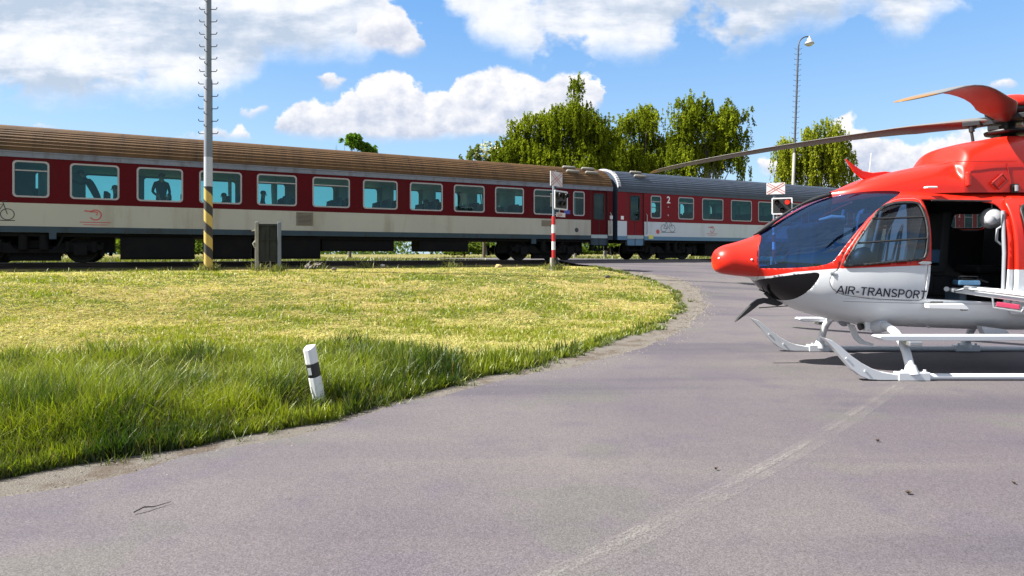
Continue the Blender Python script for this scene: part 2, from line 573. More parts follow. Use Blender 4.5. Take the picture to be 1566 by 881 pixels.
def asphalt_material():
    m, nt, Pb = new_mat('worn_asphalt')
    g = G(nt)
    tc = g.n('ShaderNodeTexCoord'); o = tc.outputs['Object']
    big = g.noise(o, 0.35, 5, 0.55); mid = g.noise(g.vm('ADD', o, (4, 9, 0)), 1.6, 6, 0.6); fine = g.noise(o, 150, 3, 0.75)
    fine2 = g.noise(g.vm('ADD', o, (1, 2, 3)), 55, 4, 0.7)
    base = g.mixc(g.ss(big, 0.35, 0.65), (0.0806, 0.0714, 0.0821, 1), (0.1003, 0.0912, 0.0942, 1))
    base = g.mixc(g.m('MULTIPLY', g.ss(mid, 0.50, 0.66), 0.55), base, (0.0745, 0.0654, 0.0836, 1))
    base = g.mixc(g.m('MULTIPLY', g.ss(g.noise(g.vm('ADD', o, (14, 2, 0)), 0.8, 4, 0.5), 0.56, 0.66), 0.55), base, (0.0821, 0.0828, 0.0760, 1))
    mpn = g.n('ShaderNodeMapping'); mpn.inputs['Rotation'].default_value = (0, 0, R(-42)); mpn.inputs['Scale'].default_value = (0.10, 0.85, 1.0)
    nt.links.new(o, mpn.inputs['Vector'])
    trk = g.noise(mpn.outputs[0], 1.0, 4, 0.55)
    base = g.mixc(g.m('MULTIPLY', g.ss(trk, 0.50, 0.66), 0.62), base, (0.0532, 0.0486, 0.0638, 1))
    base = g.mixc(g.m('MULTIPLY', g.ss(trk, 0.46, 0.32), 0.5), base, (0.1140, 0.1034, 0.1003, 1))
    stone = g.mixc(g.ss(fine, 0.30, 0.72), (0.50, 0.50, 0.51, 1), (1.46, 1.45, 1.44, 1))
    base = g.mixc(1.0, base, stone, 'MULTIPLY')
    base = g.mixc(g.m('MULTIPLY', g.ss(fine2, 0.60, 0.75), 0.45), base, (0.04, 0.036, 0.038, 1))
    vo = g.n('ShaderNodeTexVoronoi'); vo.inputs['Scale'].default_value = 6.0; nt.links.new(o, vo.inputs['Vector'])
    sp = g.m('MULTIPLY', g.ss(vo.outputs['Distance'], 0.085, 0.05), g.ss(mid, 0.52, 0.58))
    base = g.mixc(g.m('MULTIPLY', sp, 0.8), base, (0.05, 0.045, 0.045, 1))
    # fine cracks
    v2 = g.n('ShaderNodeTexVoronoi'); v2.feature = 'DISTANCE_TO_EDGE'; v2.inputs['Scale'].default_value = 0.55
    wv = g.vm('ADD', o, g.vm('MULTIPLY', g.comb(mid, fine2, big), (1.1, 1.1, 0)))
    nt.links.new(wv, v2.inputs['Vector'])
    ck = g.m('MULTIPLY', g.ss(v2.outputs['Distance'], 0.0055, 0.002), g.ss(big, 0.50, 0.60))
    base = g.mixc(g.m('MULTIPLY', ck, 0.55), base, (0.055, 0.05, 0.05, 1))
    nt.links.new(base, Pb.inputs['Base Color'])
    Pb.inputs['Roughness'].default_value = 0.88; Pb.inputs['Specular IOR Level'].default_value = 0.25
    bp = g.n('ShaderNodeBump'); bp.inputs['Strength'].default_value = 0.28; bp.inputs['Distance'].default_value = 0.006
    nt.links.new(fine, bp.inputs['Height']); nt.links.new(bp.outputs[0], Pb.inputs['Normal'])
    return m


def gravel_material(name, c0, c1, c2, scale=70, cut=0.5):
    m, nt, Pb = new_mat(name)
    g = G(nt)
    tc = g.n('ShaderNodeTexCoord'); o = tc.outputs['Object']
    fine = g.noise(o, scale, 4, 0.75); mid = g.noise(o, 2.4, 6, 0.65)
    b = g.mixc(fine, rgba(c0), rgba(c1))
    b = g.mixc(g.m('MULTIPLY', g.ss(mid, cut, cut + 0.12), 0.8), b, rgba(c2))
    nt.links.new(b, Pb.inputs['Base Color']); Pb.inputs['Roughness'].default_value = 0.95; Pb.inputs['Specular IOR Level'].default_value = 0.2
    bp = g.n('ShaderNodeBump'); bp.inputs['Strength'].default_value = 0.9; bp.inputs['Distance'].default_value = 0.025
    nt.links.new(fine, bp.inputs['Height']); nt.links.new(bp.outputs[0], Pb.inputs['Normal'])
    return m


M_SOIL = ground_material()
M_ROAD = asphalt_material()
M_GRAVEL = gravel_material('verge_gravel', (0.0646, 0.0578, 0.0502), (0.2052, 0.1862, 0.1634), (0.0836, 0.0646, 0.0502), 60, 0.50)
M_BALLAST = gravel_material('track_ballast', (0.008, 0.0075, 0.007), (0.042, 0.037, 0.031), (0.018, 0.013, 0.010), 22)

# one sheet to the horizon, finer near the place
def ground_sheet():
    def axis(lo, hi, near0, near1, st):
        a = list(np.arange(near0, near1, st))
        x = near1; d = st
        while x < hi: a.append(x); d *= 1.25; x += d
        x = near0 - st; d = st
        while x > lo: a.insert(0, x); d *= 1.25; x -= d
        return np.array([lo] + a + [hi])
    xs = axis(-1500, 1500, -32, 36, 0.5); ys = axis(-400, 2500, -6, 50, 0.5)
    X, Y = np.meshgrid(xs, ys)
    Z = zground(X, Y)
    # gentle unevenness of the verge, none where the road lies
    nx, ny = len(xs), len(ys)
    v = np.stack([X.ravel(), Y.ravel(), Z.ravel()], 1)
    i, j = np.meshgrid(np.arange(nx - 1), np.arange(ny - 1))
    a = (j * nx + i).ravel()
    f = np.stack([a, a + 1, a + 1 + nx, a + nx], 1).ravel()
    o = np_mesh('ground', v, f, np.full(len(a), 4), M_SOIL, smooth=True)
    tag(o, kind='structure')
ground_sheet()

GRASS_EDGE_PX = [(0, 735), (100, 715), (201, 695), (280, 682), (358, 668), (430, 655), (492, 644), (581, 621), (640, 606), (700, 589), (740, 580), (780, 571.6), (820, 562), (860, 551), (895, 539), (933, 525),
                 (965, 515), (997, 504.5), (1022, 489), (1041, 472), (1043, 460), (1035, 449), (1022, 441), (1006, 434), (985, 426), (962, 420), (935, 414), (907.5, 408.5)]
ROAD_EDGE_PX = [(0, 763), (100, 744), (201, 721), (280, 700), (358, 685), (430, 669), (492, 655), (581, 629), (640, 612), (700, 599), (740, 590), (780, 582), (828, 571), (880, 561), (930, 549), (965, 539),
                (1000, 526), (1030, 513), (1053, 499), (1070, 483), (1078, 468), (1076, 452), (1062, 438), (1040, 428), (1010, 422), (981, 418), (950, 412), (922, 408)]
def ragged(pts, road, amp, seed):
    out = []
    r = random.Random(seed)
    for a, b in zip(pts[:-1], pts[1:]):
        k = max(1, int((b - a).length / 0.22))
        for j in range(k):
            p = a.lerp(b, j / k); d = (b - a).normalized()
            q = float(fbm(np.array([p.x * 1.6 + seed]), np.array([p.y * 1.6]), 3)[0]) - 0.5
            p = p + Vector((-d.y, d.x, 0)) * (amp * (q * 2.6 + r.uniform(-0.35, 0.35)) if (j or a is not pts[0]) else 0)
            p.z = float((zroad if road else zground)(p.x, p.y)); out.append(p)
    out.append(pts[-1]); return out


GE0 = [ground_at(x, y) for x, y in GRASS_EDGE_PX]
GE = ragged(GE0, False, 0.10, 3)
RE = ragged([ground_at(x, y, True) for x, y in ROAD_EDGE_PX], True, 0.085, 9)
SL = TX * RE[-1].x + TY * RE[-1].y                     # where the left edge of the road meets the railway


def sp(s, p): return Vector((TX * s + NX * p, TY * s + NY * p))


ROADW = 8.0
left = [Vector((-24.0, -17.6)), Vector((-9.0, -2.5))] + [v.xy for v in RE] + [sp(SL - 0.15, 22.0), sp(SL - 0.3, 26), sp(SL - 2, 40), sp(SL - 6, 70)]
right = [sp(SL + ROADW - 6, 70), sp(SL + ROADW - 2, 40), sp(SL + ROADW, 26), sp(SL + ROADW + 0.3, 22), sp(SL + ROADW + 1.2, 19), Vector((14.6, 14.2)), Vector((18.5, 12.9)), Vector((26, 12.0)), Vector((45, 11.5)), Vector((45, -17.6))]
road_poly = left + right
road = cdt_sheet('road', road_poly, zroad, 0.010, 0.35, M_ROAD)
tag(road, kind='structure')
# gravel verge between turf and asphalt
ge2 = [Vector((-24.6, -17.6)), Vector((-9.3, -2.4))] + [v.xy for v in GE]
re2 = [Vector((-23.9, -17.6)), Vector((-8.9, -2.5))] + [v.xy for v in RE]
# let the gravel slip a little under both neighbours
def resample(pts, n):
    L = [0.0]
    for p, q in zip(pts[:-1], pts[1:]): L.append(L[-1] + (q - p).length)
    out = []
    for i in range(n):
        t = L[-1] * i / (n - 1); k = max(0, min(len(L) - 2, int(np.searchsorted(L, t)) - 1))
        out.append(pts[k].lerp(pts[k + 1], (t - L[k]) / max(1e-6, L[k + 1] - L[k])))
    return out
ge2 = ge2[:2] + resample(ge2[2:], 150); re2 = re2[:2] + resample(re2[2:], 150)
def shifted(a, b, k):
    return [p + (p - q).normalized() * k if (p - q).length > 1e-4 else p for p, q in zip(a, b)]
gv = shifted(ge2, re2, 0.10) + list(reversed(shifted(re2, ge2, 0.05)))
verge = cdt_sheet('gravel_verge', gv, lambda x, y: zground(x, y) * 0.5 + zroad(x, y) * 0.5, 0.004, 0.25, M_GRAVEL)
tag(verge, kind='structure')

# faded edge line on the asphalt
def strip(name, px, width, lift, material):
    c = [ground_at(x, y, True) for x, y in px]
    pts = []
    for a, b in zip(c[:-1], c[1:]):
        for k in range(6): pts.append(a.lerp(b, k / 6))
    pts.append(c[-1])
    vs = []; fs = []
    for i, p in enumerate(pts):
        d = (pts[min(i + 1, len(pts) - 1)] - pts[max(i - 1, 0)]); d.z = 0; d.normalize()
        e = Vector((-d.y, d.x, 0)) * width / 2
        for q in (p - e, p + e): vs.append((q.x, q.y, float(zroad(q.x, q.y)) + lift))
    for i in range(len(pts) - 1): fs.append((2 * i, 2 * i + 1, 2 * i + 3, 2 * i + 2))
    mb = MB(); mb.add(vs, fs)
    return mb.build(name, material)


def worn_line_material():
    m, nt, Pb = new_mat('worn_road_paint')
    nt.nodes.remove(Pb)
    g = G(nt)
    tc = g.n('ShaderNodeTexCoord'); o = tc.outputs['Object']
    f = g.noise(o, 85, 3, 0.75); b = g.noise(o, 1.8, 5, 0.6)
    k = g.m('MULTIPLY', g.ss(f, 0.42, 0.62), g.m('ADD', 0.08, g.m('MULTIPLY', g.ss(b, 0.35, 0.7), 0.36)))
    d = g.n('ShaderNodeBsdfDiffuse'); d.inputs[0].default_value = (0.26, 0.25, 0.23, 1)
    t = g.n('ShaderNodeBsdfTransparent'); x = g.n('ShaderNodeMixShader')
    nt.links.new(k, x.inputs[0]); nt.links.new(t.outputs[0], x.inputs[1]); nt.links.new(d.outputs[0], x.inputs[2])
    nt.links.new(x.outputs[0], nt.nodes['Material Output'].inputs[0])
    return m


M_WORN = worn_line_material()
LINE_PX = [(700, 960), (790, 918), (870, 879), (935, 845), (1000, 812), (1060, 780), (1120, 748), (1180, 716), (1235, 684), (1285, 652), (1330, 622), (1365, 598), (1385, 583), (1400, 570)]
tag(strip('road_marking', LINE_PX, 0.15, 0.014, M_WORN), kind='structure')
tag(strip('road_marking', [(x + 2, y - 4) for x, y in LINE_PX], 0.035, 0.018, M_WORN), kind='structure')

# ballast under the track, rails
def long_strip(name, p0, p1, s0, s1, zf, lift, material, ns=160, npn=6):
    vs = []; fs = []
    for i in range(ns + 1):
        for j in range(npn + 1):
            q = sp(s0 + (s1 - s0) * i / ns, p0 + (p1 - p0) * j / npn)
            vs.append((q.x, q.y, zf(p0 + (p1 - p0) * j / npn) + lift))
    for i in range(ns):
        for j in range(npn):
            a = i * (npn + 1) + j
            fs.append((a, a + npn + 1, a + npn + 2, a + 1))
    mb = MB(); mb.add(vs, fs, 0, True)
    return tag(mb.build(name, material), kind='structure')


def bed_z(p):
    d = abs(p - (PW + 1.41))
    if p < PW - 0.9: return 0.965 - 0.091 - 0.005 * (PW - 0.9 - p) * 10
    return 0.965 + 0.0 if d < 1.4 else 0.965 - 0.10 * (d - 1.4)


long_strip('track_bed', PW - 1.75, PW + 3.7, -70, SL - 0.6, bed_z, 0.0, M_BALLAST)
long_strip('track_bed', PW - 1.75, PW + 3.7, SL + ROADW + 0.6, 160, bed_z, 0.0, M_BALLAST)
M_RAIL = mat('rusty_rail_steel', (0.022, 0.014, 0.010), 0.7, 0.2, grime=(0.03, 0.017, 0.011))
M_RAILTOP = mat('polished_rail_steel', (0.55, 0.53, 0.50), 0.25, 1.0)
RAIL_ROWS = [(PW + 0.66, 'rusty steel rail with a bright running surface, the one nearest the grass'), (PW + 2.16, 'rusty steel rail on the far side of the track beneath the coaches')]
for rp, lb in RAIL_ROWS:
    mb = MB()
    a = -70; b = 160
    ang = math.atan2(TY, TX)
    M4 = Matrix.Translation((sp(0, rp).x, sp(0, rp).y, 0)) @ Matrix.Rotation(ang, 4, 'Z')
    prof = [(-0.06, RAILZ - 0.15), (0.06, RAILZ - 0.15), (0.06, RAILZ - 0.135), (0.012, RAILZ - 0.115), (0.012, RAILZ - 0.04), (0.034, RAILZ - 0.032), (0.034, RAILZ - 0.004), (0.028, RAILZ - 0.002), (-0.028, RAILZ - 0.002), (-0.034, RAILZ - 0.004), (-0.034, RAILZ - 0.032), (-0.012, RAILZ - 0.04), (-0.012, RAILZ - 0.115), (-0.06, RAILZ - 0.135)]
    mb.prism(prof, a, b, 'yz', 0, M4)
    rl = mb.build('rail', [M_RAIL])
    tag(rl, lb, 'rail', 'rails of the track')
    t2 = MB(); t2.box(a, -0.027, RAILZ - 0.002, b, 0.027, RAILZ, 0, M4)
    t2.build('running_surface', [M_RAILTOP], rl)
# sleepers
M_SLEEP = mat('weathered_sleeper', (0.03, 0.024, 0.02), 0.9, vary=0.3, bump=0.5)
sl_s = [s for s in np.arange(-14, SL - 0.8, 0.62)]
proto = None
for i, s in enumerate(sl_s):
    q = sp(s, PW + 1.41)
    if proto is None:
        mb = MB(); mb.box(-0.12, -1.25, -0.16, 0.12, 1.25, 0.0)
        proto = mb.build('sleeper', [M_SLEEP], bevel=0.012)
        o = proto
    else:
        o = proto.copy(); COL.objects.link(o)
    o.location = (q.x, q.y, RAILZ - 0.145); o.rotation_euler = (0, 0, math.atan2(TY, TX))
    tag(o, 'dark weathered sleeper under the rails left of the level crossing', 'sleeper', 'sleepers under the track')
# ================================================================== passenger coaches
LC, WC = 24.7, 2.82
ANG = math.atan2(TY, TX)
M_REDC = mat('dark_red_coach_paint', (0.074, 0.0026, 0.0062), 0.6, spec=0.10, vary=0.12, vscale=0.8, grime=(0.065, 0.010, 0.010), gscale=0.9, gcut=0.56, stretch=(1, 1, 0.25))
M_CREAM = mat('dirty_cream_coach_paint', (0.375, 0.366, 0.335), 0.6, spec=0.10, vary=0.10, vscale=0.9, grime=(0.29, 0.265, 0.22), gscale=1.6, gcut=0.5, stretch=(1, 1, 0.2))
M_SILL = mat('grey_blue_sill_paint', (0.038, 0.060, 0.082), 0.5, spec=0.10, vary=0.15, grime=(0.035, 0.035, 0.036), gscale=2.0, gcut=0.52, stretch=(1, 1, 0.3))
M_REDN = mat('fresh_red_coach_paint', (0.155, 0.0055, 0.011), 0.5, spec=0.10, vary=0.08, vscale=0.8, coat=0.08)
M_WHITEN = mat('clean_white_coach_paint', (0.48, 0.52, 0.56), 0.4, spec=0.10, vary=0.05, grime=(0.38, 0.40, 0.42), gscale=1.6, gcut=0.55, stretch=(1, 1, 0.2))
M_SILLN = mat('clean_blue_sill_paint', (0.11, 0.20, 0.30), 0.45, spec=0.10, vary=0.1)
M_GUTTER = mat('weathered_gutter_grey', (0.15, 0.165, 0.22), 0.55, vary=0.2, vscale=2.0, grime=(0.075, 0.07, 0.08), gscale=3, gcut=0.5, stretch=(1, 1, 0.4))
M_ROOFB = mat('rust_brown_ribbed_roof', (0.088, 0.046, 0.017), 0.7, vary=0.35, vscale=1.6, grime=(0.040, 0.022, 0.011), gscale=1.1, gcut=0.50, stretch=(2.2, 0.25, 0.25), spec=0.3)
M_ROOFG = mat('blue_grey_ribbed_roof', (0.038, 0.054, 0.084), 0.5, vary=0.2, vscale=1.6, grime=(0.03, 0.036, 0.05), gscale=1.2, gcut=0.52, stretch=(2, 0.3, 0.3), spec=0.4)
M_FRAME = mat('pale_window_frame', (0.31, 0.29, 0.31), 0.5, 0.1)
M_UNDER = mat('soot_black_underframe', (0.006, 0.006, 0.007), 0.85, vary=0.3, spec=0.15, grime=(0.012, 0.010, 0.008))
M_WHEEL = mat('brake_dusted_wheel', (0.011, 0.009, 0.008), 0.7, 0.2)
M_INNER = mat('grey_coach_lining', (0.30, 0.36, 0.38), 0.7)
M_SEAT = mat('dark_blue_seat_cloth', (0.03, 0.045, 0.07), 0.85)
M_RUBBER = mat('black_rubber', (0.015, 0.015, 0.016), 0.7)
M_GLASS = glass_mat('teal_coach_glass', (0.37, 0.66, 0.655), 0.045, 0.03, (0.5, 0.78, 0.80))
M_PALE = mat('pale_vent_paint', (0.20, 0.185, 0.165), 0.7)
M_RIM = mat('pale_end_rim', (0.36, 0.36, 0.38), 0.5)
M_MARKR = mat('red_marking', (0.42, 0.06, 0.06), 0.5)
M_MARKK = mat('black_marking', (0.02, 0.02, 0.025), 0.5)
M_MARKW = mat('white_marking', (0.72, 0.70, 0.72), 0.5)
M_MARKB = mat('blue_marking', (0.04, 0.06, 0.30), 0.5)
M_MARKY = mat('yellow_marking', (0.55, 0.52, 0.10), 0.5)
ZB, ZW, ZR, ZT, ZG = 0.92, 1.10, 1.79, 3.14, 3.30       # sill, grey / white, white / red, red / gutter, roof spring
WZ0, WZ1 = 1.985, 3.02


def roof_profile():
    base = [(-0.015, ZG), (0.03, ZG + 0.14), (0.12, ZG + 0.33), (0.28, ZG + 0.54), (0.50, ZG + 0.72), (0.78, ZG + 0.85), (1.10, ZG + 0.925), (1.41, ZG + 0.95)]
    full = base + [(WC - y, z) for y, z in reversed(base[:-1])]
    # resample finely and press the ribs in
    P = [Vector((0, y, z)) for y, z in full]
    L = [0.0]
    for a, b in zip(P[:-1], P[1:]): L.append(L[-1] + (b - a).length)
    out = []
    n = 260
    for i in range(n + 1):
        t = L[-1] * i / n
        k = max(0, min(len(L) - 2, int(np.searchsorted(L, t)) - 1))
        f = (t - L[k]) / (L[k + 1] - L[k])
        p = P[k].lerp(P[k + 1], f)
        d = (P[k + 1] - P[k]).normalized()
        nrm = Vector((0, -d.z, d.y))
        rib = 0.024 * max(0.0, math.sin(2 * math.pi * t / 0.125)) ** 0.6
        p = p + nrm * (rib if 0.05 < t < L[-1] - 0.05 else 0)
        out.append((p.y, p.z))
    return out


ROOF = roof_profile()


def wall_grid(mb, y, L, holes, door_holes, yo):
    """one side wall: rectangles round the openings, banded by colour"""
    xs = sorted(set([0.0, L] + [v for h in holes + door_holes for v in (h[0], h[1])]))
    zs = sorted(set([ZB, ZW, ZR, ZT] + [v for h in holes + door_holes for v in (h[2], h[3])]))
    for i in range(len(xs) - 1):
        for j in range(len(zs) - 1):
            xm = (xs[i] + xs[i + 1]) / 2; zm = (zs[j] + zs[j + 1]) / 2
            if zm < ZB or any(h[0] < xm < h[1] and h[2] < zm < h[3] for h in holes + door_holes): continue
            mi = 0 if zm > ZR else (1 if zm > ZW else 2)
            mb.add([(xs[i], y, zs[j]), (xs[i + 1], y, zs[j]), (xs[i + 1], y, zs[j + 1]), (xs[i], y, zs[j + 1])], [(0, 1, 2, 3)], mi)
            # lining of the same panel inside
            mb.add([(xs[i], yo, zs[j]), (xs[i + 1], yo, zs[j]), (xs[i + 1], yo, zs[j + 1]), (xs[i], yo, zs[j + 1])], [(0, 3, 2, 1)], 4)


def ribbon(mb, pts, w, y, mi=0, closed=False):
    """a flat drawn line of width w on the plane y (x, z)"""
    n = len(pts)
    vs = []
    for i in range(n):
        a = Vector(pts[(i - 1) % n] if closed else pts[max(0, i - 1)]); b = Vector(pts[(i + 1) % n] if closed else pts[min(n - 1, i + 1)])
        d = (b - a).normalized(); e = Vector((-d.y, d.x)) * w / 2
        p = Vector(pts[i])
        vs += [(p.x - e.x, y, p.y - e.y), (p.x + e.x, y, p.y + e.y)]
    fs = []
    for i in range(n if closed else n - 1):
        j = (i + 1) % n
        fs.append((2 * i, 2 * i + 1, 2 * j + 1, 2 * j))
    mb.add(vs, fs, mi)


def circle(cx, cz, r, n=22, a0=0, a1=360):
    m = n if a1 - a0 >= 360 else n + 1
    return [(cx + r * math.cos(R(a0 + (a1 - a0) * k / n)), cz + r * math.sin(R(a0 + (a1 - a0) * k / n))) for k in range(m)]


def lettering(mb, body, size, x, z, y, mi=0, bold=0.0):
    vs, fs = text_mesh(body, size, bold)
    mb.add([(x + v.x, y, z + v.y) for v in vs], fs, mi)


def bicycle_sign(x, z, k, parent):
    mb = MB(); y = -0.006
    ribbon(mb, circle(x - 0.27 * k, z, 0.17 * k), 0.022, y, 0, True)
    ribbon(mb, circle(x + 0.27 * k, z, 0.17 * k), 0.022, y, 0, True)
    for l in ([(-0.27, 0), (-0.10, 0.30), (0.17, 0.30), (0.0, 0.0), (-0.27, 0)], [(0.0, 0.0), (-0.11, 0.36)], [(-0.17, 0.37), (-0.03, 0.37)], [(0.27, 0), (0.15, 0.40), (0.26, 0.43)], [(-0.42, -0.19), (0.46, -0.19)]):
        ribbon(mb, [(x + a * k, z + b * k) for a, b in l], 0.022, y)
    return mb.build('bicycle_symbol', [M_MARKK], parent, fix=False)


def railway_emblem(x, z, k, parent):
    mb = MB(); y = -0.006
    ribbon(mb, [(x + a, b) for a, b in circle(0, z, 0.16 * k, 26, -150, 150)], 0.035 * k, y)
    ribbon(mb, [(x - 0.30 * k, z + 0.13 * k), (x - 0.12 * k, z + 0.11 * k), (x + 0.06 * k, z + 0.09 * k), (x + 0.03 * k, z - 0.01 * k)], 0.04 * k, y)
    ribbon(mb, [(x - 0.42 * k, z - 0.24 * k), (x + 0.42 * k, z - 0.24 * k)], 0.022 * k, y)
    ribbon(mb, [(x - 0.33 * k, z - 0.32 * k), (x + 0.33 * k, z - 0.32 * k)], 0.018 * k, y)
    return mb.build('railway_emblem', [M_MARKR], parent, fix=False)


def window_part(x0, x1, parent, far=False, vent=False, z0=WZ0, z1=WZ1):
    mb = MB()
    ya, yb = (-0.014, 0.05) if not far else (WC - 0.05, WC + 0.014)
    o = rrect(x0 - 0.028, z0 - 0.028, x1 + 0.028, z1 + 0.028, 0.11)
    i = rrect(x0 + 0.022, z0 + 0.022, x1 - 0.022, z1 - 0.022, 0.085)
    mb.ring(o, i, ya, yb)
    if vent:
        zz = z0 + (z1 - z0) * 0.73
        mb.box(x0 + 0.02, ya + 0.012, zz, x1 - 0.02, ya + 0.04, zz + 0.035)
    w = mb.build('window', [M_FRAME], parent)
    g = MB()
    yp = 0.02 if not far else WC - 0.02
    g.add([(a, yp, b) for a, b in rrect(x0 + 0.01, z0 + 0.01, x1 - 0.01, z1 - 0.01, 0.08)], [tuple(range(24))])
    g.build('pane', [M_GLASS], w, fix=False)
    return w


def bogie_part(cx, parent):
    mb = MB()
    for y in (0.28, WC - 0.28):
        mb.prism([(cx - 1.75, 0.52), (cx - 1.5, 0.62), (cx - 0.6, 0.60), (cx - 0.45, 0.42), (cx + 0.45, 0.42), (cx + 0.6, 0.60), (cx + 1.5, 0.62), (cx + 1.75, 0.52), (cx + 1.75, 0.40), (cx + 1.3, 0.36), (cx + 0.7, 0.30), (cx - 0.7, 0.30), (cx - 1.3, 0.36), (cx - 1.75, 0.40)], y - 0.06, y + 0.06)
        for dx in (-1.17, 1.17):
            mb.box(cx + dx - 0.17, y - 0.14, 0.24, cx + dx + 0.17, y + 0.14, 0.56)
            for q in (-0.34, 0.34):
                mb.cyl((cx + dx + q, y - 0.03, 0.32), (cx + dx + q, y - 0.03, 0.66), 0.085, 12)
        mb.cyl((cx - 0.25, y - 0.1, 0.40), (cx - 0.25, y - 0.1, 0.86), 0.12, 12)
        mb.cyl((cx + 0.25, y - 0.1, 0.40), (cx + 0.25, y - 0.1, 0.86), 0.12, 12)
        mb.tube([(cx + 0.62, y - 0.16, 0.5), (cx + 0.75, y - 0.16, 0.88)], 0.035, 8)
        for dx in (-0.62, 0.62, -1.72, 1.72):
            mb.box(cx + dx - 0.05, y + 0.05, 0.20, cx + dx + 0.05, y + 0.18, 0.64)
    mb.box(cx - 0.35, 0.3, 0.45, cx + 0.35, WC - 0.3, 0.68)
    mb.box(cx - 1.7, 1.0, 0.30, cx + 1.7, 1.8, 0.80)
    mb.box(cx - 0.62, 0.36, 0.06, cx + 0.62, 0.6, 0.52)
    mb.box(cx - 2.0, 0.5, 0.30, cx - 1.4, 1.2, 0.8); mb.box(cx + 1.4, 0.5, 0.30, cx + 2.0, 1.2, 0.8)
    for dx in (-1.17, 1.17):
        mb.cyl((cx + dx, 0.5, 0.43), (cx + dx, WC - 0.5, 0.43), 0.08, 10)
    b = mb.build('bogie', [M_UNDER], parent)
    for dx in (-1.17, 1.17):
        for y in (0.655, WC - 0.655):
            w = MB()
            s = 1 if y < 1 else -1
            M4 = Matrix.Translation((cx + dx, y, 0.43)) @ Matrix.Rotation(R(90) * s, 4, 'X')
            w.lathe([(0.02, -0.05), (0.11, -0.06), (0.12, -0.02), (0.33, -0.015), (0.36, -0.045), (0.455, -0.05), (0.46, -0.04), (0.43, 0.06), (0.36, 0.06), (0.33, 0.02), (0.10, 0.03), (0.02, 0.03)], 28, 0, M4)
            w.build('wheel', [M_WHEEL], b)
    return b


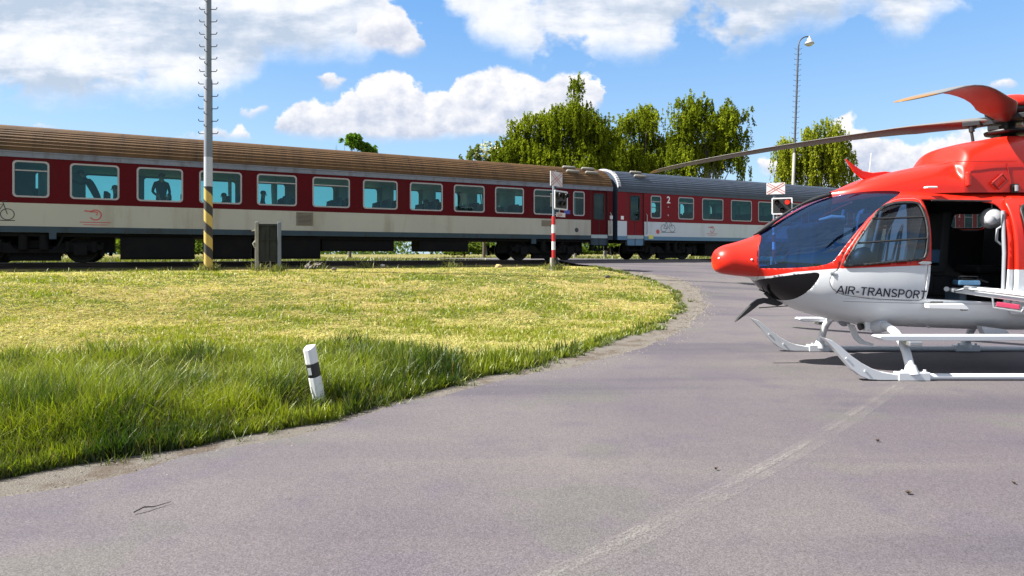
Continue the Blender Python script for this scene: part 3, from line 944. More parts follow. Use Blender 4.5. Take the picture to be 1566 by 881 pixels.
def make_coach(name_label, paint, roofm, near_windows, near_doors, far_windows, seed, extras):
    rd, wh, sl_, gut = paint
    rnd = random.Random(seed)
    root = thing('passenger_coach', name_label, 'railway coach', group='coaches of the passenger train')
    holes = [(a, b, WZ0, WZ1) for a, b, v in near_windows]
    dh = [(a, b, 0.66, ZT - 0.02) for a, b in near_doors]
    mb = MB()
    wall_grid(mb, 0.0, LC, holes, dh, 0.07)
    fh = [(a, b, WZ0, WZ1) for a, b, v in far_windows]
    wall_grid(mb, WC, LC, fh, [], WC - 0.07)
    # ends
    for x, sgn in ((0.0, -1), (LC, 1)):
        pts = [(x, 0, ZB), (x, WC, ZB), (x, WC, ZG)] + [(x, y, z) for y, z in reversed(ROOF)] + [(x, 0, ZG)]
        mb.add(pts, [tuple(range(len(pts)))], 3)
    # gutter bands
    mb.box(0, -0.022, ZT, LC, 0.03, ZG + 0.02, 3); mb.box(0, WC - 0.03, ZT, LC, WC + 0.022, ZG + 0.02, 3)
    mb.box(0, -0.04, ZG - 0.012, LC, 0.0, ZG + 0.022, 3)
    # floor, ceiling
    mb.box(0.02, 0.02, 0.98, LC - 0.02, WC - 0.02, 1.14, 4)
    mb.box(0.02, 0.075, 3.06, LC - 0.02, WC - 0.075, 3.10, 4)
    body = mb.build('body', [rd, wh, sl_, gut, M_INNER], root, fix=False)
    # roof skin
    mb = MB()
    nx = 26
    vs = [(LC * i / nx, y, z) for i in range(nx + 1) for y, z in ROOF]
    m = len(ROOF)
    fs = [(i * m + j, i * m + j + 1, (i + 1) * m + j + 1, (i + 1) * m + j) for i in range(nx) for j in range(m - 1)]
    mb.add(vs, fs, 0, True)
    mb.build('roof', [roofm], root)
    # windows
    for a, b, v in near_windows: window_part(a, b, root, False, v)
    for a, b, v in far_windows: window_part(a, b, root, True, v)
    # doors, set back in their openings
    for a, b in near_doors:
        d = MB()
        xm = (a + b) / 2
        d.box(a, 0.05, 0.66, b, 0.09, ZW + 0.02, 1)
        wx0, wx1, wz0, wz1 = xm - 0.27, xm + 0.27, 1.85, 2.98
        for (p0, p1, q0, q1) in ((a, wx0, ZW + 0.02, ZT - 0.02), (wx1, b, ZW + 0.02, ZT - 0.02), (wx0, wx1, ZW + 0.02, wz0), (wx0, wx1, wz1, ZT - 0.02)):
            d.box(p0, 0.05, q0, p1, 0.09, q1, 0)
        d.box(a, 0.0, 0.66, a + 0.02, 0.05, ZT - 0.02, 2); d.box(b - 0.02, 0.0, 0.66, b, 0.05, ZT - 0.02, 2)
        d.box(xm - 0.012, 0.036, 0.68, xm + 0.012, 0.05, 1.82, 2)
        dr = d.build('door', [rd, sl_, M_RUBBER], root)
        w = MB(); w.ring(rrect(wx0 - 0.03, wz0 - 0.03, wx1 + 0.03, wz1 + 0.03, 0.1), rrect(wx0 + 0.02, wz0 + 0.02, wx1 - 0.02, wz1 - 0.02, 0.08), 0.035, 0.1)
        w.build('window_seal', [M_RUBBER], dr)
        g = MB(); g.add([(p, 0.06, q) for p, q in rrect(wx0, wz0, wx1, wz1, 0.08)], [tuple(range(24))])
        g.build('pane', [M_GLASS], dr, fix=False)
        h = MB(); h.tube([(b + 0.12, 0.0, 1.2), (b + 0.12, -0.06, 1.25), (b + 0.12, -0.06, 2.1), (b + 0.12, 0.0, 2.15)], 0.018, 8)
        h.build('handrail', [M_FRAME], root)
        st = MB()
        st.box(a + 0.05, -0.02, 0.42, b - 0.05, 0.25, 0.46); st.box(a + 0.05, 0.05, 0.64, b - 0.05, 0.3, 0.67)
        st.box(a + 0.05, 0.0, 0.42, a + 0.08, 0.2, 0.68); st.box(b - 0.08, 0.0, 0.42, b - 0.05, 0.2, 0.68)
        st.build('step', [M_UNDER], root)
    # partitions and seats
    for x in (2.0, LC - 2.0):
        for ya, yb in ((0.08, 1.0), (1.8, WC - 0.08)):
            mb = MB(); mb.box(x - 0.02, ya, 1.14, x + 0.02, yb, 3.06)
            mb.build('partition', [M_INNER], root)
    for x in extras.get('partitions', []):
        mb = MB(); mb.box(x - 0.02, 1.15, 1.14, x + 0.02, WC - 0.08, 3.06)
        mb.build('partition', [M_INNER], root)
    sx = 2.9
    k = 0
    proto = None
    while sx < LC - 2.9:
        for y0 in (0.15, 1.62):
            if (y0 < 1 and sx < extras.get('clear_to', 0)) : continue
            mb = MB()
            f = 1 if k % 2 else -1
            mb.box(sx - 0.24, y0, 1.50, sx + 0.24, y0 + 1.0, 1.62)
            mb.box(sx - f * 0.25 - 0.05, y0, 1.55, sx - f * 0.25 + 0.05, y0 + 1.0, 2.28)
            mb.box(sx - f * 0.26 - 0.06, y0 + 0.06, 2.2, sx - f * 0.26 + 0.06, y0 + 0.44, 2.38)
            mb.box(sx - f * 0.26 - 0.06, y0 + 0.56, 2.2, sx - f * 0.26 + 0.06, y0 + 0.94, 2.38)
            mb.box(sx - 0.2, y0 + 0.4, 1.14, sx + 0.2, y0 + 0.6, 1.5)
            mb.build('seat', [M_SEAT], root, bevel=0.03)
        sx += 0.93; k += 1
    # underneath
    mb = MB()
    mb.box(0.3, 0.12, 0.80, LC - 0.3, WC - 0.12, 0.98)
    mb.build('underframe', [M_UNDER], root)
    for (a, b, y0, y1, z0) in extras['boxes']:
        mb = MB(); mb.box(a, y0, z0, b, y1, 0.86); mb.box(a + 0.1, y0 - 0.015, z0 + 0.06, b - 0.1, y0, 0.74)
        mb.build('equipment_box', [M_UNDER], root, bevel=0.02)
    for (a, b) in extras['pipes']:
        mb = MB(); mb.tube([(a, 0.5, 0.62), (b, 0.5, 0.62)], 0.14, 12)
        mb.build('air_tank', [M_UNDER], root)
    for cx in (3.35, LC - 3.35): bogie_part(cx, root)
    # ends: buffers, bellows, hoses
    for x, sg in ((0.0, -1), (LC, 1)):
        for y in (0.55, WC - 0.55):
            b = MB()
            M4 = Matrix.Translation((x, y, 0.98)) @ Matrix.Rotation(R(90) * sg, 4, 'Y')
            b.lathe([(0.12, -0.02), (0.12, 0.12), (0.08, 0.13), (0.08, 0.27), (0.22, 0.29), (0.22, 0.32), (0.02, 0.335)], 18, 0, M4)
            b.build('buffer', [M_UNDER], root)
        b = MB()
        for k in range(5):
            e = 0.02 * (k % 2)
            xa = x + sg * (0.05 + 0.065 * k); xb = xa + sg * 0.05
            b.ring([(0.62 - e, 1.0 - e), (2.2 + e, 1.0 - e), (2.2 + e, 3.3 + e), (0.62 - e, 3.3 + e)], [(0.85, 1.15), (1.97, 1.15), (1.97, 3.1), (0.85, 3.1)], xa, xb, 'yz')
        b.build('gangway_bellows', [M_RUBBER], root)
        h = MB()
        for y in (1.0, 1.25, 1.75):
            h.tube([(x, y, 0.86), (x + sg * 0.12, y, 0.62), (x + sg * 0.2, y, 0.42), (x + sg * 0.3, y, 0.46), (x + sg * 0.34, y, 0.62)], 0.028, 8)
        h.tube([(x, 1.41, 0.8), (x + sg * 0.2, 1.41, 0.75), (x + sg * 0.3, 1.41, 0.4)], 0.05, 8)
        h.build('brake_hose', [M_RUBBER], root)
    for x in extras['vents']:
        for yy, n in ((0.30, 1), (0.62, 1)):
            zt = float(np.interp(yy, [p[0] for p in ROOF[:131]], [p[1] for p in ROOF[:131]]))
            v = MB(); v.tube([(x - 0.36, yy, zt + 0.05), (x - 0.30, yy, zt + 0.08), (x + 0.30, yy, zt + 0.08), (x + 0.36, yy, zt + 0.05)], [0.03, 0.07, 0.07, 0.03], 12)
            v.build('roof_vent', [M_PALE], root)
    for x in extras.get('rims', []):
        r = MB()
        o = [(y - (0.05 if y < 0.5 else (-0.05 if y > WC - 0.5 else 0)), z + 0.07) for y, z in ROOF[::4]]
        i = [(y, z - 0.02) for y, z in ROOF[::4]]
        n = len(o)
        vs = [(x, a, b) for a, b in o] + [(x, a, b) for a, b in i] + [(x + 0.16, a, b) for a, b in o] + [(x + 0.16, a, b) for a, b in i]
        fs = []
        for k in range(n - 1):
            fs += [(k, k + 1, n + k + 1, n + k), (2 * n + k, 3 * n + k, 3 * n + k + 1, 2 * n + k + 1), (k, 2 * n + k, 2 * n + k + 1, k + 1)]
        r.add(vs, fs)
        r.build('end_rim', [M_RIM], root)
    return root


def put_coach(root, s0):
    q = sp(s0, PW)
    root.location = (q.x, q.y, RAILZ); root.rotation_euler = (0, 0, ANG)


S1 = s_of(937) - LC
S2 = s_of(944.4)
def x1b(px): return s_of(px, PW + 0.15) - S1
W1PX = [(19, 75.7, True), (107, 182.6, False), (209, 280, False), (304.6, 370, False), (392.8, 454, True), (477.8, 535, True), (555, 608, False), (626.7, 677, False), (694, 741, False), (757, 801, False), (816, 856, True), (876.3, 894, True)]
win1 = [(s_of(a) - S1 + 0.028, s_of(b) - S1 - 0.028, v) for a, b, v in W1PX]
door1 = [(0.55, 1.40), (s_of(903.5) - S1, s_of(930) - S1)]
BOX1 = [(x1b(184), x1b(298), 0.12, 1.3, 0.09), (x1b(311), x1b(384), 0.14, 1.2, 0.09), (x1b(388), x1b(424), 0.2, 1.2, 0.1), (x1b(427), x1b(490), 0.14, 1.0, 0.09), (x1b(493), x1b(603), 0.2, 1.1, 0.37), (x1b(642), x1b(716), 0.16, 1.2, 0.36)]
pW = [(1.75 + 0.0, 0, 0)]
far1 = [(a, b, False) for a, b, v in win1[:11]]
coach1 = make_coach('older railway coach with a rust-brown ribbed roof and dirty cream lower band', (M_REDC, M_CREAM, M_SILL, M_GUTTER), M_ROOFB, win1, door1, far1, 1,
                    dict(partitions=[win1[0][0] + 0.4, win1[3][1] - 0.25, win1[4][0] + 0.75, win1[5][1] + 0.2, win1[6][1] + 0.2, win1[7][1] + 0.15, win1[8][1] + 0.2, win1[9][1] + 0.2], clear_to=9.5, boxes=BOX1, pipes=[], vents=[s_of(882) - S1, s_of(911) - S1], ))
put_coach(coach1, S1)

W2PX = [(995, 1011, True), (1037, 1061, True), (1073.5, 1106, False), (1117.6, 1149.5, False), (1160, 1189, False), (1199, 1229.5, True)]
win2 = [(s_of(a) - S2 + 0.028, s_of(b) - S2 - 0.028, v) for a, b, v in W2PX]
pitch = (s_of(1149.5) - s_of(1106) + s_of(1106) - s_of(1073.5)) / 1.0
pit = s_of(1117.6) - s_of(1073.5)
wid = s_of(1106) - s_of(1073.5)
x = win2[3][0]
xs2 = []
while x + pit + wid < LC - 2.6 or len(xs2) < 0:
    x += pit
    xs2.append((x, x + wid - 0.056, len(xs2) % 3 == 1))
win2 = win2[:4] + xs2 + [(LC - 2.35, LC - 1.95, False)]
door2 = [(s_of(958.7) - S2, s_of(985.4) - S2), (LC - 1.4, LC - 0.55)]
BOX2 = [(5.6, 8.3, 0.2, 1.2, 0.16), (8.5, 11.3, 0.14, 1.0, 0.14), (11.6, 14.4, 0.2, 1.1, 0.18), (14.6, 18.6, 0.14, 0.9, 0.16)]
ex2 = dict(partitions=[win2[k][1] + 0.2 for k in range(1, len(win2) - 1)], boxes=BOX2, pipes=[], vents=[s_of(985) - S2], rims=[0.0])
coach2 = make_coach('cleaner railway coach with a blue-grey roof and white band, right of the coupling', (M_REDN, M_WHITEN, M_SILLN, M_ROOFG), M_ROOFG, win2, door2, [w for w in win2[1:-1]], 2, ex2)
put_coach(coach2, S2)
coach3 = copy_tree(coach2)
put_coach(coach3, S2 + LC + 0.68)
coach3['label'] = 'last railway coach of the train, half hidden by the red cabin of the helicopter'


# writing and marks on the sides
def x1(px): return s_of(px) - S1
def x2(px): return s_of(px) - S2


railway_emblem(x1(146), 1.48, 0.95, coach1)
bicycle_sign(x1(1) - 0.1, 1.44, 0.95, coach1)
mb = MB(); lettering(mb, '2', 0.42, x1(862.5), 2.72, -0.006, 0, 0.008)
lettering(mb, 'A', 0.10, x1(866), 2.42, -0.006); lettering(mb, 'B', 0.10, x1(866), 2.26, -0.006)
mb.build('class_number', [M_MARKW], coach1, fix=False)
mb = MB(); mb.add([(x1(862.5), -0.005, 2.02), (x1(872), -0.005, 2.02), (x1(872), -0.005, 2.19), (x1(862.5), -0.005, 2.19)], [(0, 1, 2, 3)])
mb.build('destination_plate', [M_MARKB], coach1, fix=False)
mb = MB(); lettering(mb, 'SK - ZSSK  Bdmeer  61 56 21-70 5 - 3', 0.125, x1(190), 0.955, -0.006, 0, 0.003)
mb.build('number_lettering', [M_MARKK], coach1, fix=False)
M_VENT = mat('brown_louvre', (0.16, 0.135, 0.10), 0.7)
g0, g1 = x1(453), x1(479)
mb = MB(); mb.ring([(g0, 1.28), (g1, 1.28), (g1, 1.76), (g0, 1.76)], [(g0 + .05, 1.33), (g1 - .05, 1.33), (g1 - .05, 1.71), (g0 + .05, 1.71)], -0.012, 0.0)
mb.add([(g0, -0.003, 1.28), (g1, -0.003, 1.28), (g1, -0.003, 1.76), (g0, -0.003, 1.76)], [(0, 1, 2, 3)], 1)
for k in range(8):
    z = 1.34 + k * 0.046
    mb.add([(g0 + .05, -0.004, z + 0.035), (g1 - .05, -0.004, z + 0.035), (g1 - .05, -0.022, z), (g0 + .05, -0.022, z)], [(0, 1, 2, 3)])
mb.build('louvre_grille', [M_VENT, M_RUBBER], coach1, fix=False)
mb = MB(); mb.add([(x1(828), -0.004, 1.46), (x1(845), -0.004, 1.46), (x1(845), -0.004, 1.72), (x1(828), -0.004, 1.72)], [(0, 1, 2, 3)])
mb.build('inspection_hatch', [M_VENT], coach1, fix=False)
mb = MB(); mb.add([(a, -0.005, b) for a, b in circle(x1(881.8), 1.33, 0.10)], [tuple(range(22))])
mb.build('filler_cap', [M_MARKK], coach1, fix=False)
mb = MB(); mb.box(x1(75), 0.0, 0.72, x1(86), 0.06, 0.92); mb.build('bracket', [M_SILL], coach1)
mb = MB(); mb.box(x1(813), 0.0, 0.70, x1(820), 0.06, 0.92); mb.build('bracket', [M_SILL], coach1)
for q in (0, LC - (x1(931.5))):
    pass
for root, X in ((coach1, x1(932.5)), (coach2, x2(949.5))):
    mb = MB(); mb.add([(X, -0.005, 1.86), (X + 0.16, -0.005, 1.86), (X + 0.16, -0.005, 2.02), (X, -0.005, 2.02)], [(0, 1, 2, 3)])
    mb.build('warning_label', [M_MARKW], root, fix=False)
for root in (coach2, coach3):
    bicycle_sign(x2(1021.5), 1.50, 1.0, root)
    railway_emblem(x2(1089), 1.50, 0.9, root)
    mb = MB(); lettering(mb, '2', 0.46, x2(1019.5), 2.72, -0.006, 0, 0.008)
    lettering(mb, 'A', 0.11, x2(1021), 2.5, -0.006); lettering(mb, 'B', 0.11, x2(1021), 2.1, -0.006)
    mb.build('class_number', [M_MARKW], root, fix=False)
    mb = MB(); mb.add([(a, -0.005, b) for a, b in circle(x2(1006), 1.33, 0.11)], [tuple(range(22))])
    mb.build('filler_cap', [M_MARKR], root, fix=False)
    mb = MB(); mb.add([(x2(992), -0.005, 0.98), (x2(999), -0.005, 0.98), (x2(999), -0.005, 1.16), (x2(992), -0.005, 1.16)], [(0, 1, 2, 3)])
    mb.build('warning_label', [M_MARKY], root, fix=False)
# ================================================================== rescue helicopter
HX0, HY0 = 2.50, 7.70                                    # plan position of the nose tip; the nose points to -X
heli = thing('rescue_helicopter', 'red and white ambulance helicopter parked on the asphalt with its cabin door slid open', 'helicopter', (HX0, HY0, 0.012))
HZ = 0.012


def hp(px, py, lat):
    """survey point at a sideways distance lat from the centre line -> station, height"""
    Y = HY0 - lat
    return ((px - CX) * Y / F - HX0, CAMZ - (py - HY) * Y / F - HZ)


def pchip(xs, ys):
    xs = np.array(xs, float); ys = np.array(ys, float)
    h = np.diff(xs); d = np.diff(ys) / h
    m = np.zeros_like(xs)
    for i in range(1, len(xs) - 1):
        if d[i - 1] * d[i] > 0:
            w1 = 2 * h[i] + h[i - 1]; w2 = h[i] + 2 * h[i - 1]
            m[i] = (w1 + w2) / (w1 / d[i - 1] + w2 / d[i])
    m[0] = d[0]; m[-1] = d[-1]
    def f(x):
        x = np.clip(np.asarray(x, float), xs[0], xs[-1])
        i = np.clip(np.searchsorted(xs, x) - 1, 0, len(xs) - 2)
        t = (x - xs[i]) / h[i]
        return (ys[i] * (1 + 2 * t) * (1 - t) ** 2 + m[i] * h[i] * t * (1 - t) ** 2 + ys[i + 1] * t * t * (3 - 2 * t) + m[i + 1] * h[i] * t * t * (t - 1))
    return f


ST = [  # station, top, bottom, half width
    (0.00, 1.29, 1.27, 0.012), (0.015, 1.378, 1.180, 0.102), (0.06, 1.432, 1.136, 0.165), (0.14, 1.472, 1.112, 0.204), (0.26, 1.503, 1.095, 0.225), (0.40, 1.545, 1.078, 0.262), (0.50, 1.580, 1.045, 0.300),
    (0.60, 1.632, 0.935, 0.365), (0.75, 1.728, 0.815, 0.462), (0.90, 1.825, 0.735, 0.548), (1.20, 1.985, 0.615, 0.672), (1.60, 2.110, 0.530, 0.748), (2.0, 2.158, 0.492, 0.778), (2.5, 2.172, 0.468, 0.785), (3.3, 2.175, 0.442, 0.785),
    (3.9, 2.172, 0.436, 0.775), (4.4, 2.14, 0.52, 0.72), (4.9, 2.06, 0.78, 0.60), (5.3, 1.96, 1.10, 0.44), (5.5, 1.90, 1.30, 0.34)]
f_top = pchip([s[0] for s in ST], [s[1] for s in ST]); f_bot = pchip([s[0] for s in ST], [s[2] for s in ST]); f_hw = pchip([s[0] for s in ST], [s[3] for s in ST])
f_zc = pchip([0, 0.5, 1.0, 1.6, 4.0, 5.5], [1.285, 1.28, 1.24, 1.20, 1.22, 1.62])
f_eu = pchip([0, 0.5, 1.0, 1.8, 4.0, 5.5], [2.1, 2.15, 2.35, 2.9, 2.9, 2.2])
f_el = pchip([0, 0.5, 0.8, 1.4, 2.2, 4.0, 5.5], [2.1, 2.2, 2.3, 2.5, 2.7, 2.6, 2.2])


def side_y(x, z):
    """half width of the cabin shell at a station and height"""
    zc = f_zc(x)
    up = z >= zc
    t = np.where(up, (z - zc) / np.maximum(f_top(x) - zc, 1e-4), (zc - z) / np.maximum(zc - f_bot(x), 1e-4))
    e = np.where(up, f_eu(x), f_el(x))
    t = np.clip(t, 0, 1)
    return f_hw(x) * (1 - t ** e) ** (1 / e)


def shell_bm():
    xs = np.concatenate([[0.0, 0.006, 0.015, 0.03], np.arange(0.05, 5.5, 0.035), [5.5]])
    n = 128
    bm = bmesh.new()
    rows = []
    for x in xs:
        r = []
        zc, zt, zb, hw = float(f_zc(x)), float(f_top(x)), float(f_bot(x)), float(f_hw(x))
        for k in range(n):
            t = 2 * math.pi * k / n
            c, s_ = math.cos(t), math.sin(t)
            e = float(f_eu(x)) if s_ >= 0 else float(f_el(x))
            y = -hw * math.copysign(abs(c) ** (2 / e), c)
            z = zc + (zt - zc) * abs(s_) ** (2 / e) if s_ >= 0 else zc - (zc - zb) * abs(s_) ** (2 / e)
            r.append(bm.verts.new((x, y, z)))
        rows.append(r)
    for a, b in zip(rows[:-1], rows[1:]):
        for k in range(n):
            k2 = (k + 1) % n
            bm.faces.new((a[k], a[k2], b[k2], b[k]))
    bm.faces.new(rows[0]); bm.faces.new(list(reversed(rows[-1])))
    bmesh.ops.recalc_face_normals(bm, faces=bm.faces)
    return bm


def cut_outline(bm, poly, side):
    """score the shell along a side-view outline; side -1 near, +1 far, 0 both"""
    n = len(poly)
    for i in range(n):
        a = Vector((poly[i][0], 0, poly[i][1])); b = Vector((poly[(i + 1) % n][0], 0, poly[(i + 1) % n][1]))
        d = b - a
        if d.length < 1e-6: continue
        lo = (min(a.x, b.x) - 0.004, min(a.z, b.z) - 0.004); hi = (max(a.x, b.x) + 0.004, max(a.z, b.z) + 0.004)
        fs = []
        for f in bm.faces:
            xs = [v.co.x for v in f.verts]; zs = [v.co.z for v in f.verts]
            if max(xs) < lo[0] or min(xs) > hi[0] or max(zs) < lo[1] or min(zs) > hi[1]: continue
            if side and f.calc_center_median().y * side < 0: continue
            fs.append(f)
        if not fs: continue
        geom = list({e for f in fs for e in f.edges}) + list({v for f in fs for v in f.verts}) + fs
        bmesh.ops.bisect_plane(bm, geom=geom, dist=1e-5, plane_co=a, plane_no=Vector((-d.z, 0, d.x)).normalized())


def faces_in(bm, poly, side, pred=None):
    fs = list(bm.faces)
    c = [f.calc_center_median() for f in fs]
    k = in_poly([q.x for q in c], [q.z for q in c], poly)
    return [f for f, q, kk in zip(fs, c, k) if kk and (not side or q.y * side > 0) and (pred is None or pred(q))]


def smooth_poly(pts, n=4):
    out = []
    m = len(pts)
    for i in range(m):
        p0, p1, p2, p3 = (Vector(pts[(i + k) % m]) for k in (-1, 0, 1, 2))
        for k in range(n):
            t = k / n
            q = 0.5 * ((2 * p1) + (p2 - p0) * t + (2 * p0 - 5 * p1 + 4 * p2 - p3) * t * t + (3 * p1 - p0 - 3 * p2 + p3) * t ** 3)
            out.append((q.x, q.y))
    return out


def inset_poly(pts, d):
    n = len(pts)
    area = sum(pts[i][0] * pts[(i + 1) % n][1] - pts[(i + 1) % n][0] * pts[i][1] for i in range(n))
    sg = 1 if area > 0 else -1
    out = []
    for i in range(n):
        a, b, c = Vector(pts[i - 1]), Vector(pts[i]), Vector(pts[(i + 1) % n])
        d1 = (b - a).normalized(); d2 = (c - b).normalized()
        nn = (Vector((-d1.y, d1.x)) + Vector((-d2.y, d2.x)))
        if nn.length < 1e-6: nn = Vector((-d1.y, d1.x))
        nn.normalize()
        q = b + nn * sg * d
        out.append((q.x, q.y))
    return out


# ---- outlines read from the survey
P_WIND = [(0.475, 1.19), (0.452, 1.24), (0.445, 1.32), (0.462, 1.42), (0.500, 1.50), (0.545, 1.58), (0.60, 1.75), (0.60, 2.6), (1.60, 2.6), (1.62, 2.145), (1.80, 2.135), (1.95, 2.122), (2.07, 2.098), (1.99, 2.05), (1.88, 1.995), (1.77, 1.935), (1.66, 1.86),
          (1.548, 1.765), (1.43, 1.64), (1.326, 1.515), (1.24, 1.40), (1.19, 1.325), (1.15, 1.275), (1.09, 1.245), (1.0, 1.222), (0.85, 1.205), (0.65, 1.192)]
P_DOORW = smooth_poly([hp(x, y, 0.765) for x, y in [(1295, 404), (1302, 391), (1313, 371), (1325, 354), (1338, 336.7), (1350, 323), (1362, 314), (1380, 308.3), (1396, 307.3), (1410.7, 307.7), (1417, 311), (1419.5, 320), (1421, 348), (1418, 378), (1415, 391), (1408.5, 397.5), (1380, 400.5), (1338, 404.5), (1310, 407.5), (1298, 408)]], 3)
P_OPEN = smooth_poly([hp(x, y, 0.775) for x, y in [(1427, 302), (1450, 302.6), (1480, 303.3), (1510, 304), (1524, 306), (1536, 310), (1542, 318), (1544, 330), (1542.8, 380), (1541, 430), (1540, 458), (1537, 464), (1520, 463), (1470, 460.5), (1440, 459), (1421, 457.5), (1419.5, 454), (1422, 420), (1425, 360), (1426.3, 320), (1426.5, 306)]], 2)
P_CHIN = smooth_poly([(0.515, 1.05), (0.64, 1.088), (0.78, 1.120), (0.92, 1.142), (1.00, 1.150), (1.03, 1.118), (1.00, 1.03), (0.95, 0.935), (0.885, 0.850), (0.83, 0.808), (0.77, 0.80), (0.69, 0.838), (0.62, 0.905), (0.56, 0.98)], 3)
P_FARW = rrect(3.46, 1.70, 3.93, 1.925, 0.06)
P_FARW2 = rrect(2.35, 1.46, 2.95, 1.94, 0.1)
P_DOOR = smooth_poly([(1.212, 1.20), (1.262, 1.36), (1.363, 1.52), (1.470, 1.665), (1.578, 1.782), (1.70, 1.885), (1.84, 1.968), (1.95, 2.000), (2.08, 2.008), (2.165, 1.995), (2.178, 1.88), (2.165, 1.4), (2.132, 1.0), (2.115, 0.860), (2.03, 0.838), (1.7, 0.845), (1.45, 0.868), (1.27, 0.900), (1.175, 0.955), (1.128, 1.045), (1.150, 1.140)], 3)

# ---- paint
def paint_material():
    m, nt, Pb = new_mat('red_over_white_aircraft_paint')
    g = G(nt)
    tc = g.n('ShaderNodeTexCoord'); o = tc.outputs['Object']
    s = g.n('ShaderNodeSeparateXYZ'); nt.links.new(o, s.inputs[0])
    k = g.n('ShaderNodeFloatCurve'); c = k.mapping.curves[0]
    pts = [(0.0, 1.095), (0.42, 1.086), (0.58, 1.10), (0.8, 1.155), (1.15, 1.195), (1.6, 1.215), (2.19, 1.242), (2.9, 1.205), (3.06, 1.190), (3.6, 1.19), (5.5, 1.25)]
    ps = [(x / 5.5, (z - 1.0) / 0.5) for x, z in pts]
    c.points[0].location = ps[0]; c.points[1].location = ps[-1]
    for q in ps[1:-1]: c.points.new(*q)
    for q in c.points: q.handle_type = 'VECTOR'
    k.mapping.update()
    nt.links.new(g.m('DIVIDE', s.outputs[0], 5.5, clamp=True), k.inputs['Value'])
    zb = g.m('ADD', g.m('MULTIPLY', k.outputs[0], 0.5), 1.0)
    f = g.ss(g.m('SUBTRACT', s.outputs[2], zb), -0.0015, 0.0015)
    n1 = g.noise(o, 2.0, 6, 0.6); n2 = g.noise(o, 9.0, 7, 0.65)
    red = g.mixc(n1, (0.46, 0.013, 0.005, 1), (0.52, 0.016, 0.006, 1))
    wht = g.mixc(n1, (0.52, 0.545, 0.575, 1), (0.59, 0.61, 0.635, 1))
    # road film along the belly
    low = g.m('MULTIPLY', g.ss(s.outputs[2], 0.75, 0.45), g.ss(n2, 0.42, 0.62))
    wht = g.mixc(g.m('MULTIPLY', low, 0.4), wht, (0.45, 0.43, 0.40, 1))
    nt.links.new(g.mixc(f, wht, red), Pb.inputs['Base Color'])
    Pb.inputs['Roughness'].default_value = 0.38; Pb.inputs['Specular IOR Level'].default_value = 0.3; Pb.inputs['Coat Weight'].default_value = 0.22; Pb.inputs['Coat Roughness'].default_value = 0.06
    return m


M_PAINT = paint_material()
M_HRED = mat('aircraft_red', (0.49, 0.0145, 0.0055), 0.38, vary=0.06, coat=0.22, spec=0.3)
M_HWHITE = mat('aircraft_white', (0.74, 0.745, 0.75), 0.35, vary=0.05, coat=0.4, grime=(0.55, 0.54, 0.52), gcut=0.62)
M_HIN = mat('charcoal_cabin_lining', (0.022, 0.023, 0.026), 0.8, vary=0.2)
M_HFLOOR = mat('black_cabin_floor', (0.012, 0.012, 0.013), 0.7)
M_HBLACK = mat('matt_black_fitting', (0.012, 0.012, 0.013), 0.55, vary=0.2)
M_HGLASS = glass_mat('blue_tinted_canopy', (0.20, 0.37, 0.70), 0.13, 0.015, (0.38, 0.62, 1.0))
M_DGLASS = glass_mat('clear_door_pane', (0.52, 0.56, 0.58), 0.05, 0.015)
M_CHIN = mat('black_chin_glass', (0.004, 0.004, 0.005), 0.16, spec=0.3)
M_SEATG = mat('grey_pilot_seat', (0.12, 0.125, 0.13), 0.8)
M_SEATW = mat('pale_seat_shell', (0.42, 0.36, 0.27), 0.6)
M_METAL = mat('brushed_metal', (0.45, 0.46, 0.48), 0.35, 0.85)
M_DMETAL = mat('dark_hub_metal', (0.03, 0.032, 0.036), 0.45, 0.6)
M_LETTER = mat('navy_lettering', (0.012, 0.014, 0.03), 0.45)


M_SEAL = mat('grey_door_seal', (0.10, 0.10, 0.105), 0.7)


def bm_object(bm, name, mats, parent, smooth=True):
    me = bpy.data.meshes.new(name)
    for f in bm.faces: f.smooth = smooth
    bm.to_mesh(me); bm.free()
    for m in mats: me.materials.append(m)
    o = bpy.data.objects.new(name, me); COL.objects.link(o); o.parent = parent
    return o


def split_off(bm, faces):
    """take these faces out of the shell into a mesh of their own"""
    nb = bmesh.new()
    mp = {}
    for f in faces:
        vs = []
        for v in f.verts:
            if v not in mp: mp[v] = nb.verts.new(v.co)
            vs.append(mp[v])
        try: nb.faces.new(vs)
        except ValueError: pass
    bmesh.ops.delete(bm, geom=faces, context='FACES')
    nb.normal_update()
    return nb


